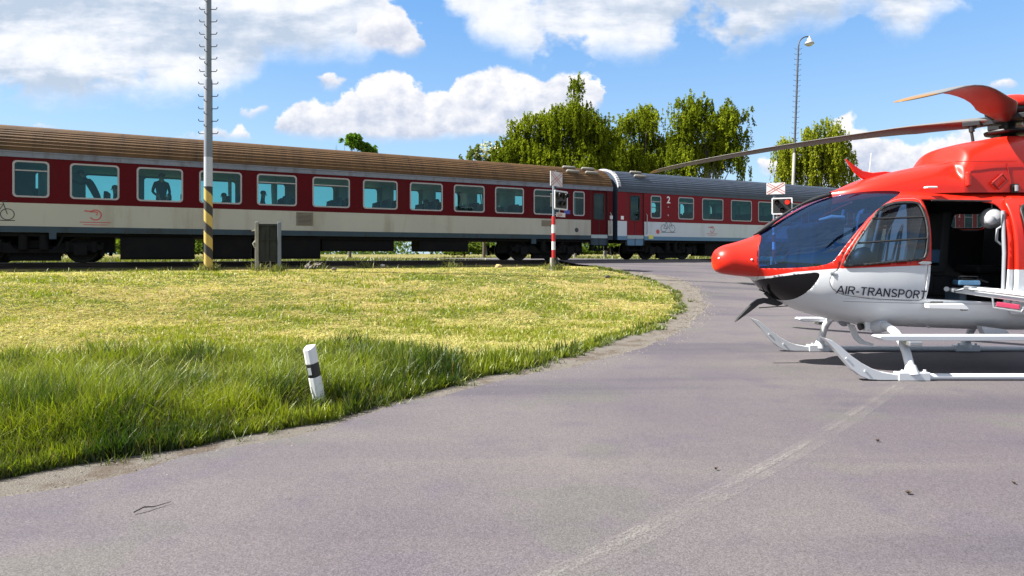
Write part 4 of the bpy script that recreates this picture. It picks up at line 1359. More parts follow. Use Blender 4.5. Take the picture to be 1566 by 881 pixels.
def build_shell():
    bm = shell_bm()
    inW = inset_poly(P_DOORW, 0.022)
    seal = inset_poly(P_DOOR, 0.007)
    for poly, side in ((P_WIND, 0), (P_DOORW, 0), (inW, 0), (P_OPEN, -1), (P_CHIN, 0), (P_FARW, 1), (inset_poly(P_FARW, 0.02), 1), (P_FARW2, 1), (inset_poly(P_FARW2, 0.02), 1), (P_DOOR, 0), (seal, 0)):
        cut_outline(bm, poly, side)
    # centre post of the windscreen
    for y in (-0.032, 0.032):
        fs = [f for f in bm.faces if f.calc_center_median().x < 2.1 and f.calc_center_median().z > 1.1 and min(v.co.y for v in f.verts) - 0.002 < y < max(v.co.y for v in f.verts) + 0.002]
        geom = list({e for f in fs for e in f.edges}) + list({v for f in fs for v in f.verts}) + fs
        bmesh.ops.bisect_plane(bm, geom=geom, dist=1e-5, plane_co=(0, y, 0), plane_no=(0, 1, 0))
    out = {}
    for sd in (-1, 1):
        f = faces_in(bm, P_WIND, sd, lambda q: abs(q.y) > 0.032)
        o = bm_object(split_off(bm, f), 'windscreen', [M_HGLASS], heli)
    bmesh.ops.delete(bm, geom=faces_in(bm, P_OPEN, -1), context='FACES')
    for sd in (-1, 1):
        o = bm_object(split_off(bm, faces_in(bm, P_CHIN, sd)), 'chin_window', [M_CHIN], heli)
    for sd in (-1, 1):
        glass = split_off(bm, faces_in(bm, inW, sd)); gask = split_off(bm, faces_in(bm, P_DOORW, sd))
        door = faces_in(bm, seal, sd)
        dbm = split_off(bm, door)
        rim = split_off(bm, faces_in(bm, P_DOOR, sd))
        d = bm_object(dbm, 'cockpit_door', [M_PAINT, M_HIN], heli)
        md = d.modifiers.new('thickness', 'SOLIDIFY'); md.thickness = 0.016; md.offset = -1; md.material_offset = 1
        g = bm_object(gask, 'window_gasket', [M_HBLACK], d)
        md = g.modifiers.new('thickness', 'SOLIDIFY'); md.thickness = 0.03; md.offset = 0.25
        w = bm_object(glass, 'window_pane', [M_DGLASS], d)
        r = bm_object(rim, 'door_seal', [M_SEAL], d)
    for pl in (P_FARW, P_FARW2):
        w = split_off(bm, faces_in(bm, inset_poly(pl, 0.02), 1)); k = split_off(bm, faces_in(bm, pl, 1))
        g = bm_object(k, 'window_gasket', [M_HBLACK], heli); md = g.modifiers.new('thickness', 'SOLIDIFY'); md.thickness = 0.02; md.offset = 0.2
        bm_object(w, 'window_pane', [M_DGLASS], g)
    o = bm_object(bm, 'fuselage', [M_PAINT, M_HIN], heli)
    md = o.modifiers.new('thickness', 'SOLIDIFY'); md.thickness = 0.02; md.offset = -1; md.material_offset = 1; md.material_offset_rim = 0
    return o


fus = build_shell()


def on_side(x, z, proud=0.0, side=-1):
    return Vector((x, side * (float(side_y(x, z)) + proud), z))


# bars across the cockpit window
for (a, b) in (((1344, 334), (1420.5, 331.5)), ((1312, 372), (1418.5, 364.5))):
    mb = MB()
    A = hp(*a, 0.765); B = hp(*b, 0.765)
    pts = [on_side(A[0] + (B[0] - A[0]) * t / 8, A[1] + (B[1] - A[1]) * t / 8, 0.004) for t in range(9)]
    mb.tube(pts, 0.011, 8)
    mb.build('window_bar', [M_HBLACK], heli)
# rivets round the window
rv = MB()
for i, q in enumerate(inset_poly(P_DOORW, 0.010)[::4]):
    p = on_side(q[0], q[1], 0.008)
    rv.tube([p, p + Vector((0, -0.006, 0))], 0.006, 6)
tag(rv.build('gasket_rivets', [M_METAL], heli), kind='stuff')
# door handles
mb = MB(); p = hp(1413, 403, 0.775); q = on_side(p[0], p[1], 0.0)
mb.prism([(p[0] - 0.075, p[1] + 0.005), (p[0] - 0.03, p[1] + 0.026), (p[0] + 0.065, p[1] + 0.02), (p[0] + 0.075, p[1]), (p[0] + 0.03, p[1] - 0.016), (p[0] - 0.05, p[1] - 0.012)], q.y - 0.02, q.y + 0.01)
mb.build('door_handle', [M_METAL], heli, bevel=0.006)
mb = MB(); p = hp(1279, 419, 0.70); q = on_side(p[0], p[1], 0.0)
mb.prism([(p[0] - 0.04, p[1] + 0.02), (p[0] + 0.04, p[1] - 0.004), (p[0] + 0.035, p[1] - 0.022), (p[0] - 0.045, p[1] + 0.002)], q.y - 0.01, q.y + 0.02)
mb.build('door_hinge', [M_METAL], heli)

# lettering drawn as even strokes and wrapped on the side
def arc(cx, cy, rx, ry, a0, a1, n=10): return [(cx + rx * math.cos(R(a0 + (a1 - a0) * k / n)), cy + ry * math.sin(R(a0 + (a1 - a0) * k / n))) for k in range(n + 1)]
GLYPH = {
    'A': (0.72, [[(0.0, 0), (0.36, 1)], [(0.36, 1), (0.72, 0)], [(0.13, 0.34), (0.59, 0.34)]]),
    'I': (0.10, [[(0.05, 0), (0.05, 1)]]),
    'R': (0.66, [[(0.06, 0), (0.06, 1)], [(0.06, 0.94)] + arc(0.38, 0.72, 0.22, 0.22, 90, -90) + [(0.06, 0.50)], [(0.34, 0.48), (0.64, 0)]]),
    '-': (0.32, [[(0.02, 0.36), (0.30, 0.36)]]),
    'T': (0.62, [[(0.0, 0.94), (0.62, 0.94)], [(0.31, 0.9), (0.31, 0)]]),
    'N': (0.66, [[(0.06, 0), (0.06, 1)], [(0.06, 0.97), (0.60, 0.03)], [(0.60, 0), (0.60, 1)]]),
    'S': (0.62, [arc(0.31, 0.73, 0.245, 0.215, 20, 270) + arc(0.31, 0.265, 0.26, 0.21, 90, -160)]),
    'P': (0.62, [[(0.06, 0), (0.06, 1)], [(0.06, 0.94)] + arc(0.36, 0.69, 0.22, 0.25, 90, -90) + [(0.06, 0.44)]]),
    'O': (0.74, [arc(0.37, 0.5, 0.31, 0.44, 90, 450, 22)]),
    'E': (0.58, [[(0.06, 0), (0.06, 1)], [(0.06, 0.94), (0.56, 0.94)], [(0.06, 0.52), (0.52, 0.52)], [(0.06, 0.06), (0.58, 0.06)]]),
    'U': (0.66, [[(0.06, 1), (0.06, 0.34)] + arc(0.33, 0.33, 0.27, 0.27, 180, 360) + [(0.60, 1)]]),
}


def side_text(body, p0, p1, height, weight, parent, proud=0.006, fixed_y=None):
    adv = 0.15; tot = sum(GLYPH[ch][0] + adv for ch in body) - adv
    mb = MB(); x = 0.0; q = 0
    for ch in body:
        w_, strokes = GLYPH[ch]
        for st_ in strokes:
            tmp = MB(); ribbon(tmp, [(x + a_, b_) for a_, b_ in st_], weight, 0.0)
            out = []
            for v in tmp.v:
                t = v.x / tot
                X = p0[0] + (p1[0] - p0[0]) * t; Z = p0[1] + (p1[1] - p0[1]) * t + min(max(v.z, 0), 1) * height
                out.append(on_side(X, Z, proud + 0.0003 * q) if fixed_y is None else Vector((X, fixed_y(X, Z) - 0.0003 * q, Z)))
            mb.add(out, tmp.f); q = (q + 1) % 4
        x += w_ + adv
    return mb.build('lettering', [M_LETTER], parent, fix=False)


side_text('AIR-TRANSPORT', hp(1289, 450.3, 0.765), hp(1418, 457.8, 0.775), 0.094, 0.150, heli)

# panel seams, rivet rows and small placards on the lower body
M_SEAMW = mat('grey_panel_seam', (0.20, 0.205, 0.21), 0.6)
def seam(pts, name='panel_seam', r=0.0028, mt=None):
    mb = MB(); out = []
    for a, b in zip(pts[:-1], pts[1:]):
        k = max(2, int(math.hypot(b[0] - a[0], b[1] - a[1]) / 0.03))
        for i in range(k): out.append(on_side(a[0] + (b[0] - a[0]) * i / k, a[1] + (b[1] - a[1]) * i / k, 0.0005))
    out.append(on_side(pts[-1][0], pts[-1][1], 0.0005))
    mb.tube(out, r, 6); return mb.build(name, [mt or M_SEAMW], heli)
seam([(1.30, 0.822), (1.7, 0.815), (2.3, 0.805), (3.6, 0.79)])
seam([(0.50, 1.06), (0.47, 1.15), (0.455, 1.30), (0.475, 1.46), (0.515, 1.56)], mt=mat('red_panel_seam', (0.22, 0.01, 0.006), 0.5))
mb = MB()
for i in range(46):
    x = 1.32 + i * 0.019; p = on_side(x, 0.858 - 0.012 * (x - 1.3), 0.0)
    mb.tube([p, p + Vector((0, -0.0025, 0))], 0.0035, 6)
tag(mb.build('rivet_row', [M_SEAMW], heli), kind='stuff')
mb = MB(); p = hp(1411, 509, 0.5); mb.cyl((p[0], -0.56, p[1] + 0.09), (p[0] + 0.01, -0.60, p[1] + 0.075), 0.012, 8); mb.build('drain_cap', [M_METAL], heli)
for (px_, py_, w_, h_) in ((1436, 463, 0.07, 0.012),):
    q = hp(px_, py_, 0.77); mb = MB(); mb.add([on_side(q[0] + a_, q[1] + b_, 0.004) for a_, b_ in ((-w_, -h_), (w_, -h_), (w_, h_), (-w_, h_))], [(0, 1, 2, 3)]); mb.build('placard', [M_SEAMW], heli, fix=False)

# ---- interior
fx = [1.0, 1.1, 1.25, 1.4, 1.6, 1.9, 2.4, 3.2, 4.2]
mb = MB(); mb.prism([(x, -(float(side_y(x, 0.80)) - 0.05)) for x in fx] + [(x, float(side_y(x, 0.80)) - 0.05) for x in reversed(fx)], 0.805, 0.83, 'xy'); mb.build('cabin_floor', [M_HFLOOR], heli)
mb = MB(); mb.box(4.25, -0.66, 0.83, 4.29, 0.66, 2.05); mb.build('rear_bulkhead', [M_HIN], heli)
mb = MB(); mb.prism([(1.00, 0.83), (1.30, 0.83), (1.36, 1.30), (1.46, 1.60), (1.47, 1.74), (1.42, 1.775), (1.20, 1.755), (1.05, 1.70), (1.10, 1.45)], -0.34, 0.34)
mb.build('instrument_panel', [M_HBLACK], heli, bevel=0.03)
mb = MB(); mb.tube([(1.18, -0.28, 1.77), (1.30, -0.34, 1.80), (1.45, -0.34, 1.79)], [0.015, 0.03, 0.03], 8); mb.build('panel_grab_rail', [M_SEATW], heli)
for y in (-0.36, 0.36):
    mb = MB()
    mb.box(1.62, y - 0.22, 1.12, 2.05, y + 0.22, 1.22)
    mb.prism([(1.98, 1.15), (2.10, 1.15), (2.26, 1.86), (2.20, 1.97), (2.10, 1.95), (2.08, 1.80)], y - 0.22, y + 0.22)
    mb.box(1.7, y - 0.16, 0.83, 1.95, y + 0.16, 1.12)
    st = mb.build('pilot_seat', [M_SEATG], heli, bevel=0.03)
    b = MB()
    for dy in (-0.11, 0.11):
        b.tube([(2.14, y + dy, 1.86), (2.02, y + dy, 1.60), (1.95, y + dy * 0.9, 1.30), (1.86, y + dy * 0.4, 1.25)], 0.022, 6, flat=0.3)
    b.build('harness', [M_HBLACK], st)
# pale door post trim and padding seen through the window
for (pts, r) in (([(1.50, -0.50, 0.95), (1.68, -0.52, 1.40), (1.80, -0.50, 1.86)], 0.035), ([(1.72, 0.55, 0.95), (1.82, 0.56, 1.5), (1.92, 0.52, 1.95)], 0.05), ([(2.16, 0.5, 0.9), (2.16, 0.52, 1.9)], 0.06)):
    mb = MB(); mb.tube(pts, r * 0.55, 10); mb.build('cabin_post', [M_SEATG], heli)
mb = MB(); mb.prism([(1.72, 1.13), (1.84, 1.13), (1.98, 1.84), (1.88, 1.88)], -0.14, 0.10); mb.build('seat_back_panel', [M_SEATW], heli, bevel=0.02)
mb = MB(); mb.box(1.9, -0.3, 1.98, 2.2, 0.3, 2.08); mb.tube([(1.95, -0.2, 1.98), (2.02, -0.28, 1.90), (2.10, -0.2, 1.98)], 0.016, 8); mb.build('overhead_panel', [M_SEATG], heli, bevel=0.02)
mb = MB(); mb.lathe([(0.001, -0.14), (0.10, -0.12), (0.15, -0.04), (0.14, 0.06), (0.08, 0.13), (0.001, 0.15)], 16, 0, Matrix.Translation((1.62, -0.46, 1.30)) @ Matrix.Scale(0.7, 4, (0, 1, 0))); mb.build('seat_pad', [M_HBLACK], heli)
mb = MB(); mb.tube([(2.02, 0.3, 1.30), (2.02, 0.3, 1.46), (2.16, 0.3, 1.46), (2.16, 0.3, 1.30), (2.02, 0.3, 1.30)], 0.018, 8); mb.build('seat_frame', [M_SEATW], heli)
mb = MB(); mb.tube([(1.62, -0.36, 1.05), (1.56, -0.36, 1.25), (1.50, -0.36, 1.34)], 0.02, 8); mb.lathe([(0.02, 0), (0.035, 0.02), (0.03, 0.1), (0.01, 0.12)], 10, 0, Matrix.Translation((1.50, -0.36, 1.32))); mb.build('control_stick', [M_HBLACK], heli)
for (x, y) in ((2.75, 0.35), (3.6, 0.36), (3.95, -0.15)):
    mb = MB()
    mb.box(x - 0.2, y - 0.22, 1.12, x + 0.25, y + 0.22, 1.22)
    mb.prism([(x + 0.15, 1.15), (x + 0.27, 1.15), (x + 0.34, 1.9), (x + 0.22, 1.9)], y - 0.21, y + 0.21)
    mb.box(x - 0.12, y - 0.16, 0.83, x + 0.15, y + 0.16, 1.12)
    mb.build('cabin_seat', [M_HIN], heli, bevel=0.03)
mb = MB(); mb.box(2.5, 0.2, 0.83, 3.3, 0.58, 1.08); mb.box(2.62, 0.15, 1.25, 3.0, 0.5, 1.42, 1); mb.build('equipment_rack', [M_HIN, mat('blue_equipment', (0.05, 0.12, 0.22), 0.5)], heli, bevel=0.015)
M_PILLAR = mat('grey_door_pillar', (0.22, 0.235, 0.26), 0.5, vary=0.1)
# pale door pillar with a grab handle at the rear of the opening
p0 = hp(1538, 322, 0.74); p1 = hp(1537, 452, 0.74)
mb = MB(); mb.tube([(p0[0], -0.70, p0[1]), (p0[0] - 0.01, -0.735, (p0[1] + p1[1]) / 2), (p1[0], -0.715, p1[1] + 0.02)], 0.021, 10); mb.build('door_pillar', [M_PILLAR], heli)
a = hp(1533, 345, 0.70); b = hp(1533, 372, 0.70)
mb = MB(); mb.tube([(a[0] + 0.02, -0.68, a[1]), (a[0] - 0.05, -0.69, a[1] - 0.04), (b[0] - 0.06, -0.69, b[1] + 0.03), (b[0], -0.69, b[1] - 0.02)], 0.013, 8); mb.build('grab_handle', [M_PILLAR], heli)
p = hp(1490, 302.5, 0.7)
mb = MB(); mb.tube([hp(1428, 306, 0.775)[0:1] + (-0.74,) + hp(1428, 306, 0.775)[1:], (hp(1520, 307, 0.775)[0], -0.74, hp(1520, 307, 0.775)[1])], 0.010, 6); mb.build('door_rail', [M_HBLACK], heli)
# sill tread under the opening, slot below
A = hp(1415, 468, 0.77); B = hp(1478, 471, 0.77)
mb = MB()
mb.prism([(A[0], A[1] + 0.025), (B[0] - 0.06, B[1] + 0.05), (B[0], B[1] - 0.005), (B[0] - 0.02, B[1] - 0.016), (A[0] + 0.01, A[1] - 0.022)], -0.815, -0.74)
mb.build('door_sill_tread', [M_HWHITE], heli, bevel=0.008)
mb = MB(); p = hp(1473, 473, 0.77); mb.box(p[0] - 0.03, -0.79, p[1] - 0.014, p[0] + 0.04, -0.755, p[1] + 0.014); mb.build('vent_slot', [M_HBLACK], heli, bevel=0.006)

# slid-back door panel outside the rear cabin
def panel(x0, x1_, z0, z1, name, holes, mats, parent, off=0.045, r=0.10):
    o = rrect(x0, z0, x1_, z1, r)
    nz, nx_ = 40, 40
    bm = bmesh.new()
    g = [[bm.verts.new(on_side(x0 + (x1_ - x0) * i / nx_, z0 + (z1 - z0) * j / nz, off)) for j in range(nz + 1)] for i in range(nx_ + 1)]
    for i in range(nx_):
        for j in range(nz):
            bm.faces.new((g[i][j], g[i + 1][j], g[i + 1][j + 1], g[i][j + 1]))
    cut_outline(bm, o, 0)
    keep = set(faces_in(bm, o, 0))
    bmesh.ops.delete(bm, geom=[f for f in bm.faces if f not in keep], context='FACES')
    for h in holes:
        cut_outline(bm, h, 0); cut_outline(bm, inset_poly(h, 0.024), 0)
    bmesh.ops.recalc_face_normals(bm, faces=bm.faces)
    if sum(f.normal.y for f in bm.faces) > 0:
        for f in bm.faces: f.normal_flip()
    parts = []
    for h in holes:
        parts.append((split_off(bm, faces_in(bm, inset_poly(h, 0.024), 0)), split_off(bm, faces_in(bm, h, 0))))
    d = bm_object(bm, name, mats, parent)
    md = d.modifiers.new('thickness', 'SOLIDIFY'); md.thickness = 0.03; md.offset = -1; md.material_offset = 1
    for gl, ga in parts:
        q = bm_object(ga, 'window_gasket', [M_HBLACK], d); md = q.modifiers.new('thickness', 'SOLIDIFY'); md.thickness = 0.03; md.offset = 0.1
        bm_object(gl, 'window_pane', [M_CHIN], d)
    return d


sdoor = panel(3.105, 4.28, 0.66, 2.03, 'sliding_door', [rrect(3.215, 1.30, 4.05, 1.93, 0.10)], [M_PAINT, M_HIN], heli)
e0 = hp(1548, 466, 0.83)
side_text('EUROPE', (3.13, 0.835), (3.58, 0.82), 0.094, 0.150, sdoor, fixed_y=lambda x, z: -(float(side_y(x, z)) + 0.049))

# ---- engine cowling on the roof
CW = [  # station, top, half width
    (1.46, 2.135, 0.05), (1.55, 2.165, 0.16), (1.85, 2.285, 0.34), (2.30, 2.40, 0.48), (2.66, 2.475, 0.555), (2.735, 2.495, 0.565), (2.77, 2.56, 0.565), (2.83, 2.665, 0.565), (2.87, 2.685, 0.565), (3.10, 2.735, 0.57), (3.60, 2.80, 0.57), (4.2, 2.80, 0.56), (4.9, 2.62, 0.50), (5.5, 2.42, 0.38), (6.1, 2.2, 0.22)]
c_top = pchip([s[0] for s in CW], [s[1] for s in CW]); c_hw = pchip([s[0] for s in CW], [s[2] for s in CW])
def cowling():
    xs = np.concatenate([np.arange(1.46, 2.65, 0.04), np.arange(2.65, 2.9, 0.0125), np.arange(2.92, 6.11, 0.05)])
    n = 56
    vs = []; fs = []
    for x in xs:
        zt, hw = float(c_top(x)), float(c_hw(x)); z0 = float(f_top(min(x, 5.5))) - 0.10
        for k in range(n + 1):
            t = math.pi * k / n
            c, s_ = math.cos(t), math.sin(t)
            y = -hw * math.copysign(abs(c) ** (2 / 3.4), c); z = z0 + (zt - z0) * s_ ** (2 / 3.4)
            # hollow of the air intake on each side, with a hard rear lip
            if abs(c) > 0.5:
                dx = x - 2.70
                w = math.exp(-(dx / 0.16) ** 2) if dx < 0 else max(0.0, 1 - dx / 0.035)
                d = 0.070 * w * math.exp(-((z - 2.33) / 0.10) ** 2)
                y += d * (1 if y < 0 else -1)
            vs.append((x, y, z))
    m = n + 1
    for i in range(len(xs) - 1):
        for k in range(n):
            fs.append((i * m + k, i * m + k + 1, (i + 1) * m + k + 1, (i + 1) * m + k))
    mb = MB(); mb.add(vs, fs, 0, True)
    return mb.build('engine_cowling', [M_HRED], heli)
cowl = cowling()
def cowl_side(px, py, lat=0.56): return hp(px, py, lat)
# panel seams, step loop, intake strip, vent
mb = MB()
for (a, b) in (((1462, 247), (1556, 246)), ((1540, 250), (1548, 292)), ((1478, 262), (1476, 286))):
    A = hp(*a, 0.57); B = hp(*b, 0.57)
    mb.tube([(A[0], -0.568, A[1]), ((A[0] + B[0]) / 2, -0.571, (A[1] + B[1]) / 2), (B[0], -0.572, B[1])], 0.004, 6)
mb.build('panel_seam', [mat('dark_red_seam', (0.28, 0.01, 0.006), 0.5)], cowl)
mb = MB(); L_ = [hp(x, y, 0.58) for x, y in ((1516, 280), (1531, 267), (1539, 276), (1525, 289), (1516, 280))]
mb.tube([(q[0], -0.595, q[1]) for q in L_], 0.013, 8); mb.build('step_loop', [mat('maroon_fitting', (0.22, 0.012, 0.01), 0.5)], cowl)
A = hp(1551, 288, 0.57); mb = MB(); mb.box(A[0] - 0.042, -0.585, A[1] - 0.05, A[0] + 0.042, -0.55, A[1] + 0.05); mb.cyl((A[0], -0.60, A[1] - 0.035), (A[0], -0.60, A[1] + 0.035), 0.02, 10, 1); mb.build('side_vent', [M_HBLACK, M_METAL], cowl)
A = hp(1481, 272, 0.58); mb = MB(); mb.box(A[0] - 0.025, -0.60, A[1] - 0.10, A[0] + 0.03, -0.55, A[1] + 0.075); mb.build('intake_lip', [M_HRED], cowl, bevel=0.02)
A = hp(1420, 287, 0.55); mb = MB(); mb.box(A[0] - 0.06, -0.62, A[1] - 0.012, A[0] + 0.06, -0.55, A[1] + 0.010); mb.build('roof_light', [M_HWHITE], heli, bevel=0.008)
# wire cutter on the roof, whip aerial
mb = MB(); mb.prism([hp(x, y, 0) for x, y in ((1292.5, 243), (1304, 252), (1318, 261.5), (1333, 264.5), (1352, 262.5), (1366, 264), (1372, 272), (1350, 278), (1330, 277), (1317, 272.5), (1305, 262))], -0.022, 0.022)
mb.build('wire_cutter', [M_HRED], heli, bevel=0.008)
A = hp(1339, 265, 0); B = hp(1343, 231, 0); mb = MB(); mb.tube([(A[0], 0.15, A[1] - 0.06), (B[0], 0.15, B[1])], [0.006, 0.003], 6); mb.build('whip_aerial', [M_HWHITE], heli)
# lower wire cutter
mb = MB(); mb.prism([hp(x, y, 0) for x, y in ((1123.5, 493), (1128, 486), (1150, 463), (1158, 457.5), (1168, 455.5), (1176, 456.5), (1168, 449), (1172, 447.5), (1197, 460), (1196, 465.5), (1188, 468), (1176, 465.5), (1168, 463.5), (1160, 466), (1146, 477))], -0.022, 0.022)
mb.build('lower_wire_cutter', [M_HBLACK], heli, bevel=0.006)
mb = MB(); mb.tube([(hp(1162, 471, 0)[0], 0.03, hp(1162, 471, 0)[1]), (hp(1236, 466.5, 0)[0], 0.03, hp(1236, 466.5, 0)[1])], 0.006, 6); mb.tube([(hp(1161, 443, 0)[0], 0.0, hp(1161, 443, 0)[1]), (hp(1235, 473, 0)[0], 0.0, hp(1235, 473, 0)[1])], 0.008, 6); mb.build('pitot_line', [M_HBLACK], heli)
# wiper along the centre post
mb = MB()
pts = []
for i in range(12):
    x = 0.50 + (1.52 - 0.50) * i / 11
    pts.append((x, -0.02, float(f_top(x)) + 0.022 + 0.022 * math.sin(math.pi * i / 11)))
mb.tube(pts, [0.012, 0.03, 0.03, 0.02, 0.016, 0.014, 0.014, 0.016, 0.024, 0.026, 0.02, 0.008], 8)
mb.build('wiper', [M_HBLACK], heli)
# nose details
for (px, py, l) in ((1102, 395, 0.19), (1150, 397, 0.26)):
    q = hp(px, py, l); p = on_side(q[0], q[1], 0)
    mb = MB(); mb.lathe([(0.001, 0.012), (0.010, 0.009), (0.013, 0.0), (0.013, -0.01)], 12, 0, Matrix.Translation(p) @ Matrix.Rotation(R(90), 4, 'X')); mb.build('nose_fastener', [M_HWHITE], heli)

# ---- skid gear
M_SKID = mat('white_skid_paint', (0.55, 0.57, 0.60), 0.4, vary=0.06, coat=0.2, grime=(0.5, 0.49, 0.46), gscale=5, gcut=0.60)
M_STEP = mat('grey_white_step', (0.47, 0.49, 0.53), 0.5, vary=0.06)
for sd in (-1, 1):
    y = sd * 1.0
    mb = MB()
    mb.tube([(1.44, y, 0.037), (1.6, y, 0.036), (4.6, y, 0.036), (4.75, y, 0.036)], [0.034, 0.035, 0.035, 0.028], 14)
    sk = mb.build('skid', [M_SKID], heli)
    mb = MB()
    up_ = [(1256.5, 515.5), (1270, 520), (1285, 531), (1300, 544), (1315, 554.5), (1330, 562.5), (1345, 568), (1365, 571.5), (1388, 573.5)]
    lo_ = [(1388, 581), (1362, 581.3), (1343, 581), (1325, 579), (1312, 573.5), (1300, 564), (1287, 549), (1274, 534), (1262, 521.5)]
    pl = [hp(a_, b_, 1.0) for a_, b_ in up_ + lo_]
    pl = [(px_, max(0.006, pz_)) for px_, pz_ in pl]
    mb.prism(pl, y - 0.042, y + 0.042)
    for bx_ in (1.10, 1.30): mb.cyl((bx_, y - 0.05, float(np.interp(bx_, [0.9, 1.1, 1.3, 1.5], [0.44, 0.24, 0.105, 0.06]))), (bx_, y + 0.05, float(np.interp(bx_, [0.9, 1.1, 1.3, 1.5], [0.44, 0.24, 0.105, 0.06]))), 0.012, 8)
    mb.build('skid_toe', [M_SKID], sk, bevel=0.006)
    for x in (1.83, 3.88):
        s = MB(); s.box(x - 0.17, y - 0.052, 0.0, x + 0.17, y + 0.052, 0.088)
        s.cyl((x - 0.12, y - 0.03, 0.07), (x - 0.12, y - 0.03, 0.115), 0.016, 8); s.cyl((x + 0.12, y - 0.03, 0.07), (x + 0.12, y - 0.03, 0.115), 0.016, 8)
        s.tube([(x, y, 0.06), (x, y - sd * 0.02, 0.16)], [0.078, 0.050], 14)
        s.build('saddle', [M_SKID], sk, bevel=0.012)
    # step board above the skid
    s = MB(); s.prism([(1.475, 0.462), (1.50, 0.478), (4.5, 0.478), (4.5, 0.424), (1.54, 0.424), (1.49, 0.445)], y + sd * 0.01, y - sd * 0.15)
    st = s.build('step_board', [M_STEP], heli, bevel=0.006)
    for x in (1.835, 3.88):
        c = MB(); c.box(x - 0.07, y - 0.07, 0.375, x + 0.07, y + 0.07, 0.4235)
        c.build('step_clamp', [M_METAL], st, bevel=0.01)
for x in (1.83, 3.88):
    mb = MB()
    half = [(0.0, 0.52), (0.40, 0.535), (0.58, 0.525), (0.72, 0.475), (0.83, 0.39), (0.91, 0.28), (0.965, 0.15), (0.99, 0.075)]
    pts = [(x, -a, z) for a, z in reversed(half)] + [(x, a, z) for a, z in half[1:]]
    mb.tube(pts, 0.046, 14, up=(1, 0, 0))
    mb.build('cross_tube', [M_SKID], heli)
    for sd in (-1, 1):
        mb = MB(); mb.tube([(x, sd * 0.34, 0.50), (x, sd * 0.46, 0.53), (x, sd * 0.50, 0.535)], [0.085, 0.08, 0.06], 14); mb.build('tube_fairing', [M_STEP], heli)
# belly fittings
p = hp(1328, 500, 0.3); mb = MB(); mb.box(p[0] - 0.065, -0.36, p[1] - 0.045, p[0] + 0.06, -0.24, p[1] + 0.09); mb.build('landing_light', [M_HWHITE], heli, bevel=0.012)
p = hp(1328, 500, 0.3); mb = MB(); mb.cyl((p[0] - 0.066, -0.30, p[1] + 0.01), (p[0] - 0.11, -0.30, p[1] + 0.0), 0.035, 12, 0, 0.045); mb.build('light_lens', [M_DMETAL], heli)
mb = MB(); mb.prism([hp(x, y, 0) for x, y in ((1296, 495), (1307, 497), (1314, 514), (1322, 521), (1337, 526), (1335, 529), (1315, 526), (1305, 517))], 0.0, 0.02); mb.build('blade_aerial', [M_HWHITE], heli, bevel=0.005)
p0 = hp(1497, 499, 0.62); mb = MB(); mb.prism([hp(1495, 498, 0.6), hp(1531, 503, 0.6), hp(1538, 509.5, 0.6), hp(1500, 510, 0.6)], -0.66, -0.58); mb.build('belly_flap', [M_STEP], heli)

# ---- rotor
MX = 3.68
MZ = 2.60
mb = MB(); mb.lathe([(0.13, 2.70), (0.12, 2.80), (0.075, 2.84), (0.075, 2.98), (0.15, 2.985), (0.17, 3.02), (0.17, 3.10), (0.10, 3.14)], 24, 0, Matrix.Translation((MX, 0, 0)))
mast = mb.build('rotor_mast', [M_DMETAL], heli)
mb = MB(); mb.lathe([(0.255, 3.165), (0.268, 3.185), (0.262, 3.235), (0.225, 3.285), (0.15, 3.315), (0.05, 3.325), (0.001, 3.326)], 32, 0, Matrix.Translation((MX, 0, 0)))
mb.build('hub_cap', [M_HRED], heli)
mb = MB(); mb.lathe([(0.12, 3.09), (0.235, 3.105), (0.245, 3.165), (0.1, 3.17)], 28, 0, Matrix.Translation((MX, 0, 0))); mb.build('hub_plate', [M_DMETAL], heli)
mb = MB(); mb.lathe([(0.11, 2.845), (0.24, 2.855), (0.25, 2.89), (0.11, 2.90)], 28, 0, Matrix.Translation((MX, 0, 0)))
mb.build('swash_plate', [M_DMETAL], heli)


def blade_material(m0, m1):
    m, nt, Pb = new_mat('rotor_blade_skin')
    g = G(nt)
    tc = g.n('ShaderNodeTexCoord'); o = tc.outputs['Object']
    s = g.n('ShaderNodeSeparateXYZ'); nt.links.new(o, s.inputs[0])
    n1 = g.noise(o, 3.0, 6, 0.6)
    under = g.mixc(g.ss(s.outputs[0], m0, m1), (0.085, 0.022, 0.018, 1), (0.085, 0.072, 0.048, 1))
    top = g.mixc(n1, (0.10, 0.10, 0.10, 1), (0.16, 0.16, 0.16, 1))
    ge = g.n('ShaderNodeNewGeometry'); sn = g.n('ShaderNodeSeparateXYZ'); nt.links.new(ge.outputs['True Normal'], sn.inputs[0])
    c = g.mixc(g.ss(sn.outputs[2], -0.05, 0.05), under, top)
    c = g.mixc(g.ss(s.outputs[0], 4.86, 4.88), c, (0.20, 0.105, 0.03, 1))
    c = g.mixc(g.m('MULTIPLY', g.ss(n1, 0.5, 0.7), 0.4), c, (0.10, 0.085, 0.075, 1))
    nt.links.new(c, Pb.inputs['Base Color']); Pb.inputs['Roughness'].default_value = 0.42
    return m


M_BLADES = [blade_material(0.4, 1.6), blade_material(2.0, 4.2), blade_material(0.4, 1.6), blade_material(0.4, 1.6)]


